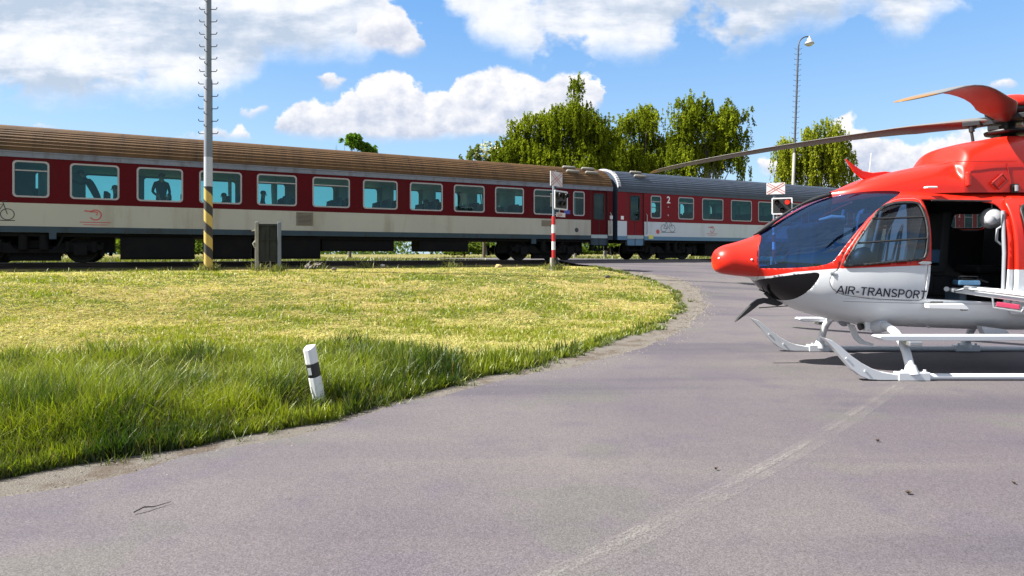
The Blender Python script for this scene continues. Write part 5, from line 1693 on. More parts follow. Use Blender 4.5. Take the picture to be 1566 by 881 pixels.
def blade_mesh(sag, root_z, pw, chord=0.29, coning=0.0):
    """hub at the origin, span along +X"""
    st = [0.14, 0.22, 0.32, 0.45, 0.60, 0.80, 1.00, 1.2, 1.45, 1.8, 2.2, 2.6, 3.0, 3.4, 3.8, 4.2, 4.55, 4.8, 4.95, 5.04, 5.10]
    cw = [0.12, 0.15, 0.20, 0.24, 0.27, 0.31, 0.35, 0.36, 0.33, 0.30, 0.29, 0.29, 0.29, 0.29, 0.29, 0.29, 0.28, 0.26, 0.20, 0.14, 0.07]
    th = [0.10, 0.11, 0.12, 0.115, 0.10, 0.085, 0.075, 0.06, 0.048, 0.04, 0.036, 0.034, 0.034, 0.033, 0.032, 0.031, 0.03, 0.027, 0.022, 0.016, 0.008]
    n = 22
    vs = []; fs = []
    for i, r in enumerate(st):
        zc = root_z + coning * r - sag * (r / 5.1) ** pw
        tw = R(9.0) * (1 - r / 5.1)
        sweep = 0.0 if r < 4.6 else -0.10 * ((r - 4.6) / 0.5) ** 2
        for k in range(n):
            t = 2 * math.pi * k / n
            c = math.cos(t); s = math.sin(t)
            y = cw[i] * (0.5 * c + 0.0); z = th[i] * 0.5 * s * (0.65 + 0.35 * c) if r > 1.0 else th[i] * 0.5 * s
            vs.append((r, sweep + y * math.cos(tw) - z * math.sin(tw), zc + y * math.sin(tw) + z * math.cos(tw)))
    for i in range(len(st) - 1):
        for k in range(n):
            k2 = (k + 1) % n
            fs.append((i * n + k, i * n + k2, (i + 1) * n + k2, (i + 1) * n + k))
    fs += [tuple(reversed(range(n))), tuple((len(st) - 1) * n + k for k in range(n))]
    mb = MB(); mb.add(vs, fs, 0, True)
    return mb


for bi, (phi, sag, pw, cone) in enumerate(((137, 0.31, 2.2, 0.02), (226, 0.66, 2.2, 0.0), (46, 0.35, 2.2, 0.0), (317, 0.6, 2.2, 0.0))):
    o = blade_mesh(sag, 3.035, pw, coning=cone).build('rotor_blade', [M_BLADES[bi]], heli)
    o.location = (MX, 0, 0); o.rotation_euler = (0, 0, R(phi))
    k = MB()
    ph = R(phi)
    k.box(0.10, -0.07, 2.99, 0.34, 0.07, 3.09); k.tube([(0.42, 0.19, 2.99), (0.30, 0.20, 2.95)], 0.02, 8)
    k.tube([(0.36, 0.20, 3.0), (0.33, 0.20, 2.74)], 0.018, 8); k.tube([(0.355, 0.20, 3.0), (0.345, 0.20, 2.90)], 0.032, 8)
    k.box(0.26, 0.08, 2.97, 0.44, 0.24, 3.03)
    g = k.build('pitch_link', [M_DMETAL], o, bevel=0.006)

# ---- tail beyond the picture's edge
mb = MB()
mb.tube([(5.3, 0, 1.62), (6.2, 0, 1.72), (7.6, 0, 1.84), (9.0, 0, 1.96)], [0.36, 0.25, 0.19, 0.15], 20)
mb.build('tail_boom', [M_HRED], heli)
mb = MB()
o_ = [(9.45 + 0.62 * math.cos(R(a)), 1.9 + 0.62 * math.sin(R(a))) for a in range(0, 360, 12)]
i_ = [(9.45 + 0.48 * math.cos(R(a)), 1.9 + 0.48 * math.sin(R(a))) for a in range(0, 360, 12)]
mb.ring(o_, i_, -0.13, 0.13); mb.build('tail_shroud', [M_HRED], heli, bevel=0.03)
mb = MB(); mb.prism([(9.2, 2.5), (10.05, 2.2), (10.5, 3.4), (10.1, 3.45)], -0.06, 0.06); mb.build('tail_fin', [M_HRED], heli, bevel=0.02)
mb = MB()
for k in range(10):
    a = R(36 * k + 5); mb.box(-0.03, -0.02, 0.0, 0.03, 0.02, 0.46, 0, Matrix.Translation((9.45, 0, 1.9)) @ Matrix.Rotation(a, 4, 'Y'))
mb.cyl((9.45, -0.1, 1.9), (9.45, 0.1, 1.9), 0.1, 16); mb.build('tail_rotor', [M_DMETAL], heli)
mb = MB(); mb.prism([(8.0, 1.88), (8.45, 1.86), (8.45, 1.90), (8.0, 1.92)], -1.0, 1.0); mb.build('stabiliser', [M_HRED], heli)
# ================================================================== grass, as blades
M_BLADEG = tint_mat('grass_blades', 0.5, 0.35)
ISLAND = [(-60, 30), (-24.6, -17.6), (-9.3, -2.4)] + [(v.x, v.y) for v in GE] + [tuple(sp(SL - 0.5, 20.4)), tuple(sp(SL - 0.8, 20.9)), tuple(sp(-70, 20.9))]
TALL_PX = [(-60, 590), (0, 576), (150, 570), (300, 562), (450, 545), (560, 530), (640, 556), (720, 562), (850, 541), (930, 515), (1000, 492), (1043, 472)]
TG = [ground_at(x, y) for x, y in TALL_PX]
GE21 = min(range(len(GE)), key=lambda i: (GE[i] - GE0[20]).length) + 1
TALL = [(v.x, v.y) for v in TG] + [(v.x, v.y) for v in reversed(GE[:GE21])] + [(-9.3, -2.4), (-16, 2.5)]


def blades(name, x, y, h, w, lean, col, tipcol, segs=3, kind_label=None):
    """curved tapering blades, one triangle strip each"""
    n = len(x)
    z = zground(x, y)
    az = RNG.random(n) * 2 * np.pi
    yaw = RNG.random(n) * np.pi
    dx, dy = np.cos(az), np.sin(az)
    ex, ey = np.cos(yaw), np.sin(yaw)
    V = []; C = []
    for s in range(segs + 1):
        t = s / segs
        out = lean * t ** 1.8
        up = h * (t - 0.35 * np.minimum(lean / np.maximum(h, 1e-3), 1.4) * t ** 2.2 * 0.6)
        cx_ = x + dx * out; cy_ = y + dy * out; cz_ = z - 0.01 + up
        ww = w * (1 - t ** 1.6) * 0.5
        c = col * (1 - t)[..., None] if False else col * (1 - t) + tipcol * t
        if s < segs:
            V.append(np.stack([cx_ - ex * ww, cy_ - ey * ww, cz_], 1)); V.append(np.stack([cx_ + ex * ww, cy_ + ey * ww, cz_], 1)); C += [c, c]
        else:
            V.append(np.stack([cx_, cy_, cz_], 1)); C.append(c)
    k = len(V)
    verts = np.stack(V, 1).reshape(-1, 3); cols = np.stack(C, 1).reshape(-1, 3)
    base = (np.arange(n) * k)[:, None]
    tri = []
    for s in range(segs - 1):
        a = 2 * s
        tri += [[a, a + 1, a + 3], [a, a + 3, a + 2]]
    a = 2 * (segs - 1)
    tri.append([a, a + 1, a + 2])
    idx = (base[:, None, :] + np.array(tri)[None]).reshape(-1)
    o = np_mesh(name, verts, idx, np.full(len(idx) // 3, 3), M_BLADEG, cols)
    return tag(o, kind='stuff')


def scatter(poly, n, bias=1.0, ymax=30.0):
    """points in a plan polygon, denser near the viewer's side of the verge"""
    px_ = np.array([p[0] for p in poly]); py_ = np.array([p[1] for p in poly])
    X = []; Y = []
    tot = 0
    while tot < n:
        y = 1.0 / RNG.uniform(1 / ymax ** bias, 1 / 2.8 ** bias, n * 2) ** (1 / bias)
        x = y * RNG.uniform(-0.90, 0.36, n * 2) + RNG.normal(0, 0.2, n * 2)
        k = in_poly(x, y, poly)
        X.append(x[k]); Y.append(y[k]); tot += k.sum()
    return np.concatenate(X)[:n], np.concatenate(Y)[:n]


def pick(c0, c1, t): return np.array(c0)[None] * (1 - t)[:, None] + np.array(c1)[None] * t[:, None]


def edge_dist(x, y):
    d = np.full(len(x), 1e9)
    pts = [(-9.3, -2.4)] + [(v.x, v.y) for v in GE]
    for (ax, ay), (bx, by) in zip(pts[:-1], pts[1:]):
        L2 = (bx - ax) ** 2 + (by - ay) ** 2
        t = np.clip(((x - ax) * (bx - ax) + (y - ay) * (by - ay)) / L2, 0, 1)
        d = np.minimum(d, np.hypot(x - ax - t * (bx - ax), y - ay - t * (by - ay)))
    return d


def grow():
    # tall uncut strip by the road
    x, y = scatter(TALL, 78000, 1.3, 16)
    ed = edge_dist(x, y)
    far = smooth01((y - 5.0) / 8.0)
    clump = fbm(x * 1.3, y * 1.3)
    h = (0.30 - 0.17 * far) * (0.35 + 1.3 * clump) * RNG.uniform(0.45, 1.3, len(x)) * (0.45 + 0.55 * smooth01(ed / 0.5))
    t = np.clip(RNG.random(len(x)) * 0.7 + (fbm(x * 2.6 + 40, y * 2.6) - 0.42) * 2.2, 0, 1)
    c = pick((0.0076, 0.0213, 0.0015), (0.0380, 0.0684, 0.0030), t)
    tip = pick((0.0342, 0.0798, 0.0023), (0.2052, 0.2356, 0.0091), t ** 1.3)
    dry = RNG.random(len(x)) < 0.05
    c[dry] = (0.13, 0.105, 0.027); tip[dry] = (0.20, 0.16, 0.045)
    w = np.maximum(0.008, 0.0024 * y) * RNG.uniform(0.5, 1.5, len(x))
    pd = np.hypot(x - (-1.70), y - (5.30)); h = h * np.where(pd < 0.28, 0.45, 1.0)
    blades('tall_grass', x, y, h, w, h * RNG.uniform(0.05, 0.6, len(x)), c * 0.8, tip * np.where(t > 0.55, 1.25, 0.85)[:, None], 4)  # bases near black-green: shade of the gaps painted into the blade tint
    # pale yellow-green bent blades
    x, y = scatter(TALL, 9000, 1.2, 14)
    h = (0.36 - 0.2 * smooth01((y - 5) / 7)) * RNG.uniform(0.6, 1.25, len(x)) * smooth01((edge_dist(x, y) - 0.12) / 0.5) + 0.02
    t = RNG.random(len(x))
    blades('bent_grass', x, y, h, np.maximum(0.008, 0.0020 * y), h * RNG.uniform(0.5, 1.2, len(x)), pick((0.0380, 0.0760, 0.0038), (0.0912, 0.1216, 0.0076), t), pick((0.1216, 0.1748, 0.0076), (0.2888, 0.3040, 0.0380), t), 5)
    # broad-leaved weeds low in the strip
    k = 420
    x0, y0 = scatter(TALL, k, 1.2, 12)
    q = edge_dist(x0, y0) > 0.35; x0, y0 = x0[q], y0[q]; k = len(x0)
    m = 14; x = np.repeat(x0, m) + RNG.normal(0, 0.035, k * m); y = np.repeat(y0, m) + RNG.normal(0, 0.035, k * m)
    h = np.repeat(RNG.uniform(0.08, 0.26, k), m) * RNG.uniform(0.6, 1.2, k * m); t = np.repeat(RNG.random(k), m)
    blades('broad_weeds', x, y, h, np.maximum(0.022, 0.0035 * y), h * RNG.uniform(0.5, 1.3, k * m), pick((0.012, 0.035, 0.004), (0.05, 0.10, 0.008), t), pick((0.04, 0.085, 0.006), (0.16, 0.20, 0.02), t), 4)
    # tufts left standing round posts and boards
    tx = []
    for (px_, py_, rr_, nn_) in ((318.5, 415.5, 0.22, 200), (395, 414.5, 0.2, 150), (425, 415.5, 0.2, 150), (847, 412.5, 0.30, 260), (478, 411, 0.35, 120), (560, 409, 0.3, 90), (690, 409, 0.3, 90)):
        g_ = ground_at(px_, py_); tx.append(np.array([g_.x, g_.y]) + RNG.normal(0, rr_ * 0.6, (nn_, 2)))
    tx = np.concatenate(tx); t = RNG.random(len(tx)); h = RNG.uniform(0.08, 0.34, len(tx))
    blades('post_tufts', tx[:, 0], tx[:, 1], h, np.full(len(tx), 0.022), h * RNG.uniform(0.2, 0.8, len(tx)), pick((0.04, 0.07, 0.006), (0.14, 0.14, 0.03), t), pick((0.11, 0.15, 0.01), (0.32, 0.28, 0.09), t), 3)
    # tufts creeping over the gravel
    k = RNG.integers(0, len(GE) - 1, 240); g_ = np.array([(v.x, v.y) for v in GE])[k] + RNG.normal(0, 0.07, (240, 2))
    g_ = np.repeat(g_, 16, 0) + RNG.normal(0, 0.03, (240 * 16, 2)); x, y = g_[:, 0], g_[:, 1]
    t = RNG.random(len(x)); h = RNG.uniform(0.03, 0.13, len(x))
    blades('verge_tufts', x, y, h, np.maximum(0.005, 0.0015 * y), h * RNG.uniform(0.3, 1.1, len(x)), pick((0.0152, 0.0342, 0.0023), (0.0760, 0.1064, 0.0076), t), pick((0.0456, 0.0836, 0.0038), (0.1824, 0.1900, 0.0228), t), 3)
    # seed-bearing stalks standing above it
    x, y = scatter(TALL, 3500, 1.2, 12)
    h = 0.42 * (1 - 0.5 * smooth01((y - 5) / 6)) * RNG.uniform(0.8, 1.3, len(x)) * (0.4 + 0.6 * smooth01(edge_dist(x, y) / 0.7))
    c = np.tile([0.10, 0.13, 0.02], (len(x), 1)); tip = pick((0.1444, 0.1140, 0.0380), (0.0912, 0.0646, 0.0342), RNG.random(len(x)))
    blades('seed_stalks', x, y, h, np.maximum(0.003, 0.0008 * y), h * RNG.uniform(0.1, 0.5, len(x)), c, tip, 4)
    # mown part: green regrowth in patches
    x, y = scatter(ISLAND, 150000, 1.0, 30)
    f = 0.55 * fbm(x * 0.42 + 9, y * 0.75 + 3) + 0.45 * fbm(x * 1.7, y * 2.6)
    along = smooth01((x + 2.0) / 6.0) * smooth01((20.5 - y) / 4)
    keep = RNG.random(len(x)) < np.clip((f - 0.50) * 6.5 + 0.16 + 0.70 * along * (f > 0.40), 0.05, 1.0)
    x, y, f = x[keep], y[keep], f[keep]
    ed = edge_dist(x, y)
    h = RNG.uniform(0.04, 0.11, len(x)) * (0.7 + 0.7 * f)
    t = np.clip(RNG.random(len(x)) * 0.7 + (f - 0.4), 0, 1)
    c = pick((0.0684, 0.1064, 0.0030), (0.1748, 0.2052, 0.0061), t); tip = pick((0.1596, 0.2090, 0.0038), (0.3040, 0.3040, 0.0152), t)
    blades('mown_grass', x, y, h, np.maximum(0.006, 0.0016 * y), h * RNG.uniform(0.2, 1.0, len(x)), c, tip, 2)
    # hay lying on it
    x, y = scatter(ISLAND, 220000, 1.0, 30)
    f = 0.55 * fbm(x * 0.42 + 9, y * 0.75 + 3) + 0.45 * fbm(x * 1.7, y * 2.6)
    along = smooth01((x + 2.0) / 6.0) * smooth01((20.5 - y) / 4)
    tall = in_poly(x, y, TALL)
    swath = vnoise(x * 0.25 + 3, y * 1.1)
    keep = (RNG.random(len(x)) < np.clip((0.57 - f) * 6 + 0.45 + 0.5 * (swath - 0.5) - 0.45 * along, 0.06, 1.0)) & ~tall
    x, y = x[keep], y[keep]
    h = RNG.uniform(0.01, 0.08, len(x))
    t = np.clip(RNG.random(len(x)) * 0.7 + swath[keep] * 0.45, 0, 1)
    c = pick((0.1976, 0.1558, 0.0456), (0.4256, 0.3648, 0.1292), t); tip = pick((0.2584, 0.2090, 0.0684), (0.5016, 0.4408, 0.1900), t)
    gr = RNG.random(len(x)) < 0.14
    c[gr] = c[gr] * np.array([0.75, 1.0, 0.5]); tip[gr] = tip[gr] * np.array([0.75, 1.0, 0.5])
    blades('hay_litter', x, y, h, np.maximum(0.006, 0.0017 * y), RNG.uniform(0.08, 0.42, len(x)), c * 1.18, tip * 1.18, 2)
    # rough grass on the far side of the road and track
    FAR = [tuple(sp(SL + ROADW + 1.0, 20.8)), (15.2, 14.4), (19, 13.3), (27, 12.4), (44, 12.0), tuple(sp(75, 20.8))]
    m = 24000
    x = RNG.uniform(10, 45, m); y = RNG.uniform(12, 45, m)
    k = in_poly(x, y, FAR); x, y = x[k], y[k]
    h = RNG.uniform(0.08, 0.3, len(x)); t = RNG.random(len(x))
    c = pick((0.0304, 0.0570, 0.0046), (0.0912, 0.1216, 0.0114), t); tip = pick((0.0760, 0.1140, 0.0091), (0.1672, 0.1672, 0.0304), t)
    blades('rough_grass', x, y, h, np.full(len(x), 0.035), h * 0.5, c, tip, 2)
    x = []; y = []
    while len(x) < 26000:
        s = RNG.uniform(-45, 70, 40000); p = RNG.uniform(PW + 4.0, PW + 40, 40000)
        k = (s < SL - 1 - (p - 26) * 0.12) | (s > SL + ROADW + 1)
        x = np.concatenate([x, (TX * s + NX * p)[k]]); y = np.concatenate([y, (TY * s + NY * p)[k]])
    h = RNG.uniform(0.08, 0.35, len(x)); t = RNG.random(len(x))
    c = pick((0.0380, 0.0646, 0.0061), (0.1216, 0.1368, 0.0228), t); tip = pick((0.0912, 0.1216, 0.0114), (0.2280, 0.2052, 0.0684), t)
    blades('meadow_grass', x, y, h, np.full(len(x), 0.07), h * 0.5, c, tip, 2)


grow()
# dry weeds between the rails and the grass
x = np.array([sp(RNG.uniform(-12, SL - 2), RNG.uniform(20.6, 21.5)) for i in range(260)])
t = RNG.random(len(x))
blades('trackside_weeds', x[:, 0], x[:, 1], RNG.uniform(0.04, 0.2, len(x)), np.full(len(x), 0.028), RNG.uniform(0.02, 0.12, len(x)), pick((0.0380, 0.0608, 0.0076), (0.1520, 0.1292, 0.0456), t), pick((0.0912, 0.1140, 0.0152), (0.2280, 0.1900, 0.0760), t), 3)

# grit spilled along the edge of the asphalt
def grit():
    n = 2600
    k = RNG.integers(0, len(RE) - 1, n); t = RNG.random(n)
    a = np.array([(v.x, v.y) for v in RE]); g_ = np.array([(v.x, v.y) for v in GE])
    p = a[k] * (1 - t)[:, None] + a[k + 1] * t[:, None]
    p = p + RNG.normal(0, 0.16, (n, 2))
    r = RNG.uniform(0.004, 0.013, n) * np.clip(p[:, 1] / 8, 0.7, 1.6)
    z = zroad(p[:, 0], p[:, 1]) + 0.008
    oc = np.array([(1, 0, 0), (0, 1, 0), (-1, 0, 0), (0, -1, 0), (0, 0, 0.9)])
    V = []; 
    for j in range(5):
        V.append(np.stack([p[:, 0] + oc[j, 0] * r * RNG.uniform(0.6, 1.3, n), p[:, 1] + oc[j, 1] * r * RNG.uniform(0.6, 1.3, n), z + oc[j, 2] * r], 1))
    verts = np.stack(V, 1).reshape(-1, 3)
    tri = np.array([[0, 1, 4], [1, 2, 4], [2, 3, 4], [3, 0, 4]])
    idx = ((np.arange(n) * 5)[:, None, None] + tri[None]).reshape(-1)
    c = np.repeat(pick((0.0456, 0.0380, 0.0304), (0.1824, 0.1596, 0.1368), RNG.random(n)), 5, 0)
    m, nt, P = new_mat('loose_grit'); a_ = nt.nodes.new('ShaderNodeVertexColor'); a_.layer_name = 'tint'; nt.links.new(a_.outputs[0], P.inputs['Base Color']); P.inputs['Roughness'].default_value = 0.95
    tag(np_mesh('loose_grit', verts, idx, np.full(len(idx) // 3, 3), m, c), kind='stuff')
grit()
# ================================================================== trees beyond the track
M_LEAF = tint_mat('birch_leaves', 0.45, 0.40, (1.15, 1.25, 0.45), 0.0)
M_BARK = mat('grey_white_bark', (0.16, 0.15, 0.13), 0.85, vary=0.3, grime=(0.05, 0.045, 0.04), gscale=3, gcut=0.5, bump=0.5, bscale=20)
M_BARKD = mat('brown_bark', (0.07, 0.055, 0.04), 0.9, vary=0.3, bump=0.5, bscale=20)


def leaf_cloud(name, pts, size, cols, parent, elong=1.7, droop=0.6):
    """one small rhombic face per leaf cluster, turned every way"""
    n = len(pts)
    a = RNG.normal(0, 1, (n, 3)); a /= np.linalg.norm(a, axis=1)[:, None]
    a[:, 2] = -np.abs(a[:, 2]) - droop; a /= np.linalg.norm(a, axis=1)[:, None]
    b = RNG.normal(0, 1, (n, 3)); b -= (b * a).sum(1)[:, None] * a; b /= np.linalg.norm(b, axis=1)[:, None]
    s = size * RNG.uniform(0.6, 1.4, n)
    V = np.stack([pts, pts + a * (s * elong * 0.5)[:, None] + b * (s * 0.5)[:, None], pts + a * (s * elong)[:, None], pts + a * (s * elong * 0.5)[:, None] - b * (s * 0.5)[:, None]], 1).reshape(-1, 3)
    idx = np.arange(4 * n)
    return np_mesh(name, V, idx, np.full(n, 4), M_LEAF, np.repeat(cols, 4, 0), parent)


def tree(name, label, base, lobes, strands, per, size, dark, light, group, weep=1.0, bark=None, seed=1, trunk_r=0.16):
    """lobes: (dx, dy, z, rx, ry, rz) masses of the crown; weeping strands hang from points in each mass"""
    rng = np.random.default_rng(seed)
    root = thing(name, label, 'tree', base, 0, group)
    lob = np.array(lobes, float)
    vol = lob[:, 3] * lob[:, 4] * lob[:, 5]
    sprays = max(16, strands // 23)
    k = rng.choice(len(lob), sprays, p=(vol / vol.sum()) * 0.7 + 0.3 / len(lob))
    d = rng.normal(0, 1, (sprays, 3)); d[:, 2] += 0.25; d /= np.linalg.norm(d, axis=1)[:, None]
    r = rng.random(sprays) ** 0.38 * np.where(rng.random(sprays) < 0.18, rng.uniform(1.0, 1.25, sprays), 0.95)
    ctr = lob[k, :3] + d * r[:, None] * lob[k, 3:]
    # every spray: an outward twig fan from which the strands hang
    ns = 17
    off = rng.normal(0, 1, (sprays, ns, 3)) * np.array([0.34, 0.34, 0.20])
    out = np.stack([ctr[:, 0], ctr[:, 1]], 1); out = out / np.maximum(np.linalg.norm(out, axis=1), 0.3)[:, None]
    u = rng.random((sprays, ns))
    st = ctr[:, None] + off
    st[..., 0] += out[:, None, 0] * (u - 0.3) * 0.9; st[..., 1] += out[:, None, 1] * (u - 0.3) * 0.9; st[..., 2] += 0.35 * np.sin(np.pi * u) - 0.25 * u
    st = st.reshape(-1, 3); m = len(st)
    cl = np.repeat(np.clip(rng.normal(0.5, 0.24, sprays) + 0.22 * (d[:, 2] > 0.2) - 0.18 * (r < 0.55), 0, 1), ns)  # upper sprays lighter, inner ones darker: light and shade put into leaf tint
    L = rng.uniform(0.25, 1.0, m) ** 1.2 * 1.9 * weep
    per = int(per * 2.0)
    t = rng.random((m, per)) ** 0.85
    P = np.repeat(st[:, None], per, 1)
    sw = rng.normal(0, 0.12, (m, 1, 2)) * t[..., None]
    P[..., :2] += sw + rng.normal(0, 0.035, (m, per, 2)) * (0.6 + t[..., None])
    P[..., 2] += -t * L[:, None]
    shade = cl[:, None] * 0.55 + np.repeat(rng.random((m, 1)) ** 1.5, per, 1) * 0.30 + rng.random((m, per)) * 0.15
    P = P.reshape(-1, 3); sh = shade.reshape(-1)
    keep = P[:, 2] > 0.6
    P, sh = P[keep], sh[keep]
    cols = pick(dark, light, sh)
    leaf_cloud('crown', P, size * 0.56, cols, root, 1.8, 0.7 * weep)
    # trunk and limbs
    mb = MB()
    top = max(l[2] for l in lobes)
    main = lobes[int(np.argmax([l[2] for l in lobes]))]
    pts = [(0, 0, -0.3), (0.05, 0, top * 0.3), (main[0] * 0.4 - 0.08, main[1] * 0.4, top * 0.6), (main[0] * 0.9, main[1] * 0.9, top * 0.86)]
    mb.tube(pts, [trunk_r, trunk_r * 0.8, trunk_r * 0.5, trunk_r * 0.12], 9)
    for l in lobes:
        for q in range(3):
            h0 = rng.uniform(0.25, 0.6) * l[2]
            e = np.array(l[:3]) + np.clip(rng.normal(0, 0.35, 3), -0.6, 0.6) * np.array(l[3:])
            mid = np.array([e[0] * 0.5, e[1] * 0.5, (h0 + e[2]) / 2 + 0.3])
            mb.tube([(0.0, 0, h0), tuple(mid), tuple(e)], [trunk_r * 0.4, trunk_r * 0.24, trunk_r * 0.06], 6)
    for q in range(0, sprays, 2):
        e = ctr[q]; h0 = min(max(0.3 * e[2], e[2] - rng.uniform(1.0, 2.6)), top * 0.8)
        mb.tube([(main[0] * 0.4 * h0 / top, main[1] * 0.4 * h0 / top, h0), ((e[0]) * 0.55, (e[1]) * 0.55, (h0 + e[2]) / 2 + 0.35), tuple(e)], [trunk_r * 0.22, trunk_r * 0.13, trunk_r * 0.05], 5)
    mb.build('trunk', [bark or M_BARK], root)
    return root


def at_base(px, Y):
    q = at(px, 388, Y); return (q.x, q.y, 0.94)


def lobes_px(cx, Y, specs, depth=0.8):
    """crown masses from survey columns/rows at depth Y: (column, row, half width, half height)"""
    out = []
    b = at_base(cx, Y)
    for (x, y, rx, ry) in specs:
        q = at(x, y, Y)
        out.append((q.x - b[0], random.uniform(-0.6, 0.6), q.z - b[2], rx * Y / F, max(0.8, rx * Y / F * depth), ry * Y / F))
    return out


GRP = 'birches beyond the track'
DK, LT = (0.016, 0.036, 0.004), (0.235, 0.275, 0.020)
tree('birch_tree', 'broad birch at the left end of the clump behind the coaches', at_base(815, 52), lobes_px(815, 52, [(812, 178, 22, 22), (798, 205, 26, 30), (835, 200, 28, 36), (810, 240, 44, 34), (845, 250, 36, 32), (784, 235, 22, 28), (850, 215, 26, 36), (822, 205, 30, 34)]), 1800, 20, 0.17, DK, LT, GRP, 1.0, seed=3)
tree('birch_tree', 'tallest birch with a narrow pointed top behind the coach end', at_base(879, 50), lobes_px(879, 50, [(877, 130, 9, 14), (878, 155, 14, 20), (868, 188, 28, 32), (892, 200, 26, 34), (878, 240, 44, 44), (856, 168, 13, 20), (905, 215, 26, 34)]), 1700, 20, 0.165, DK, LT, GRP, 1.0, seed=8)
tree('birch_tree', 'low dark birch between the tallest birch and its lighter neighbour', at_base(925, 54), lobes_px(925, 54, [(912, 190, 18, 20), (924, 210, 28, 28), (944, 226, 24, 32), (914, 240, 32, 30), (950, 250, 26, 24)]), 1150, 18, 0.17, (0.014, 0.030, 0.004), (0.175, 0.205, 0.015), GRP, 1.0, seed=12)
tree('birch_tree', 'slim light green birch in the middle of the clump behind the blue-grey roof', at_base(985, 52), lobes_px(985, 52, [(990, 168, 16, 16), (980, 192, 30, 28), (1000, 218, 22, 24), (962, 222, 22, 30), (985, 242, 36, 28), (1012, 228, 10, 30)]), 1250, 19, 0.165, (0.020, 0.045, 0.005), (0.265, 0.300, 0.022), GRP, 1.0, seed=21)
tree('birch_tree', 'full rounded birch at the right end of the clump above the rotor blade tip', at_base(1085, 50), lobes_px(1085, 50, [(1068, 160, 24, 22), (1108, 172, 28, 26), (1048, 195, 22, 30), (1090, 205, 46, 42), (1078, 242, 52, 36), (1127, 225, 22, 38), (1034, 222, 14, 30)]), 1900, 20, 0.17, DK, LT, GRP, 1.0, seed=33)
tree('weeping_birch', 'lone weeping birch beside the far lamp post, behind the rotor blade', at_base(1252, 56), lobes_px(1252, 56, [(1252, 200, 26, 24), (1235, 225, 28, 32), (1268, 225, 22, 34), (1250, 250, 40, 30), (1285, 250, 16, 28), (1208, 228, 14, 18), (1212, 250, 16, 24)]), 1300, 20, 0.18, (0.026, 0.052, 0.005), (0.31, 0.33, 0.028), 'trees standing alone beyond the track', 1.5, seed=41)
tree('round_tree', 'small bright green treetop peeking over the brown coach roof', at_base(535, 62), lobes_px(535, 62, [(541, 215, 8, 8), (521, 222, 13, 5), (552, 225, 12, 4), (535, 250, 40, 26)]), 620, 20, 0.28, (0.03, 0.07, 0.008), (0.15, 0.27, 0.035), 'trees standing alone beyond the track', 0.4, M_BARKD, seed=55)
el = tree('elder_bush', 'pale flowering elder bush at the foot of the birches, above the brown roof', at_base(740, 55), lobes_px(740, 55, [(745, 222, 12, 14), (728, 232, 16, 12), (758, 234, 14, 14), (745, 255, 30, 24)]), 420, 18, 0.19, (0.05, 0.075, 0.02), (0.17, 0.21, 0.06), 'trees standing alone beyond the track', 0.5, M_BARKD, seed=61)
# its flower heads
fl = []
for (x, y) in [(740, 222), (748, 218), (752, 228), (742, 231), (758, 226), (734, 228), (746, 236), (738, 238), (754, 238), (765, 236), (728, 236)]:
    q = at(x, y, 54.2)
    for k in range(16): fl.append((q.x - el.location.x + RNG.normal(0, 0.16), q.y - el.location.y + RNG.normal(0, 0.2), q.z - el.location.z + RNG.normal(0, 0.09)))
fl = np.array(fl)
leaf_cloud('blossom', fl, 0.16, np.tile([0.55, 0.52, 0.42], (len(fl), 1)), el, 1.0, 0.0)
# low hedge seen under and through the coaches
hedge0 = None
for i, s in enumerate(np.arange(-62, 190, 5.2)):
    if SL - 10 < s < SL + 9: continue
    q = sp(s + random.uniform(-1, 1), 66 + random.uniform(-3, 3))
    if hedge0 is None:
        hedge0 = tree('bush', 'low green bush in the hedge beyond the railway, seen under and through the coaches', (q.x, q.y, 0.9), [(0, 0, 0.9, 2.2, 1.4, 1.0), (1.8, 0.3, 0.8, 1.9, 1.2, 0.9), (-1.8, -0.2, 1.0, 2.0, 1.3, 0.9)], 420, 12, 0.30, (0.03, 0.055, 0.008), (0.12, 0.16, 0.025), 'hedge bushes beyond the track', 0.3, M_BARKD, seed=70, trunk_r=0.08)
        hedge0['category'] = 'bush'
        kids = [c for c in bpy.data.objects if c.parent == hedge0]
    else:
        c = hedge0.copy(); COL.objects.link(c)
        for kk in kids:
            d = kk.copy(); COL.objects.link(d); d.parent = c
        c.location = (q.x, q.y, 0.9); c.rotation_euler = (0, 0, random.uniform(0, 6.28)); c.scale = [random.uniform(0.8, 1.25)] * 3

# a far wood along the horizon, too distant to tell one tree from the next
def far_wood():
    P = []
    for i in range(26000):
        a = random.uniform(-1.0, 0.95); Y = random.uniform(330, 380)
        x = a * Y
        hgt = 3.0 + 9.0 * float(fbm(np.array([a * 14.0]), np.array([3.3]))[0]) ** 1.5 * 2
        P.append((x, Y, 0.5 + hgt * random.random() ** 0.7))
    P = np.array(P)
    o = leaf_cloud('far_wood', P, 1.5, pick((0.04, 0.07, 0.02), (0.10, 0.14, 0.04), RNG.random(len(P))), None, 1.0, 0.0)
    tag(o, kind='stuff')
far_wood()
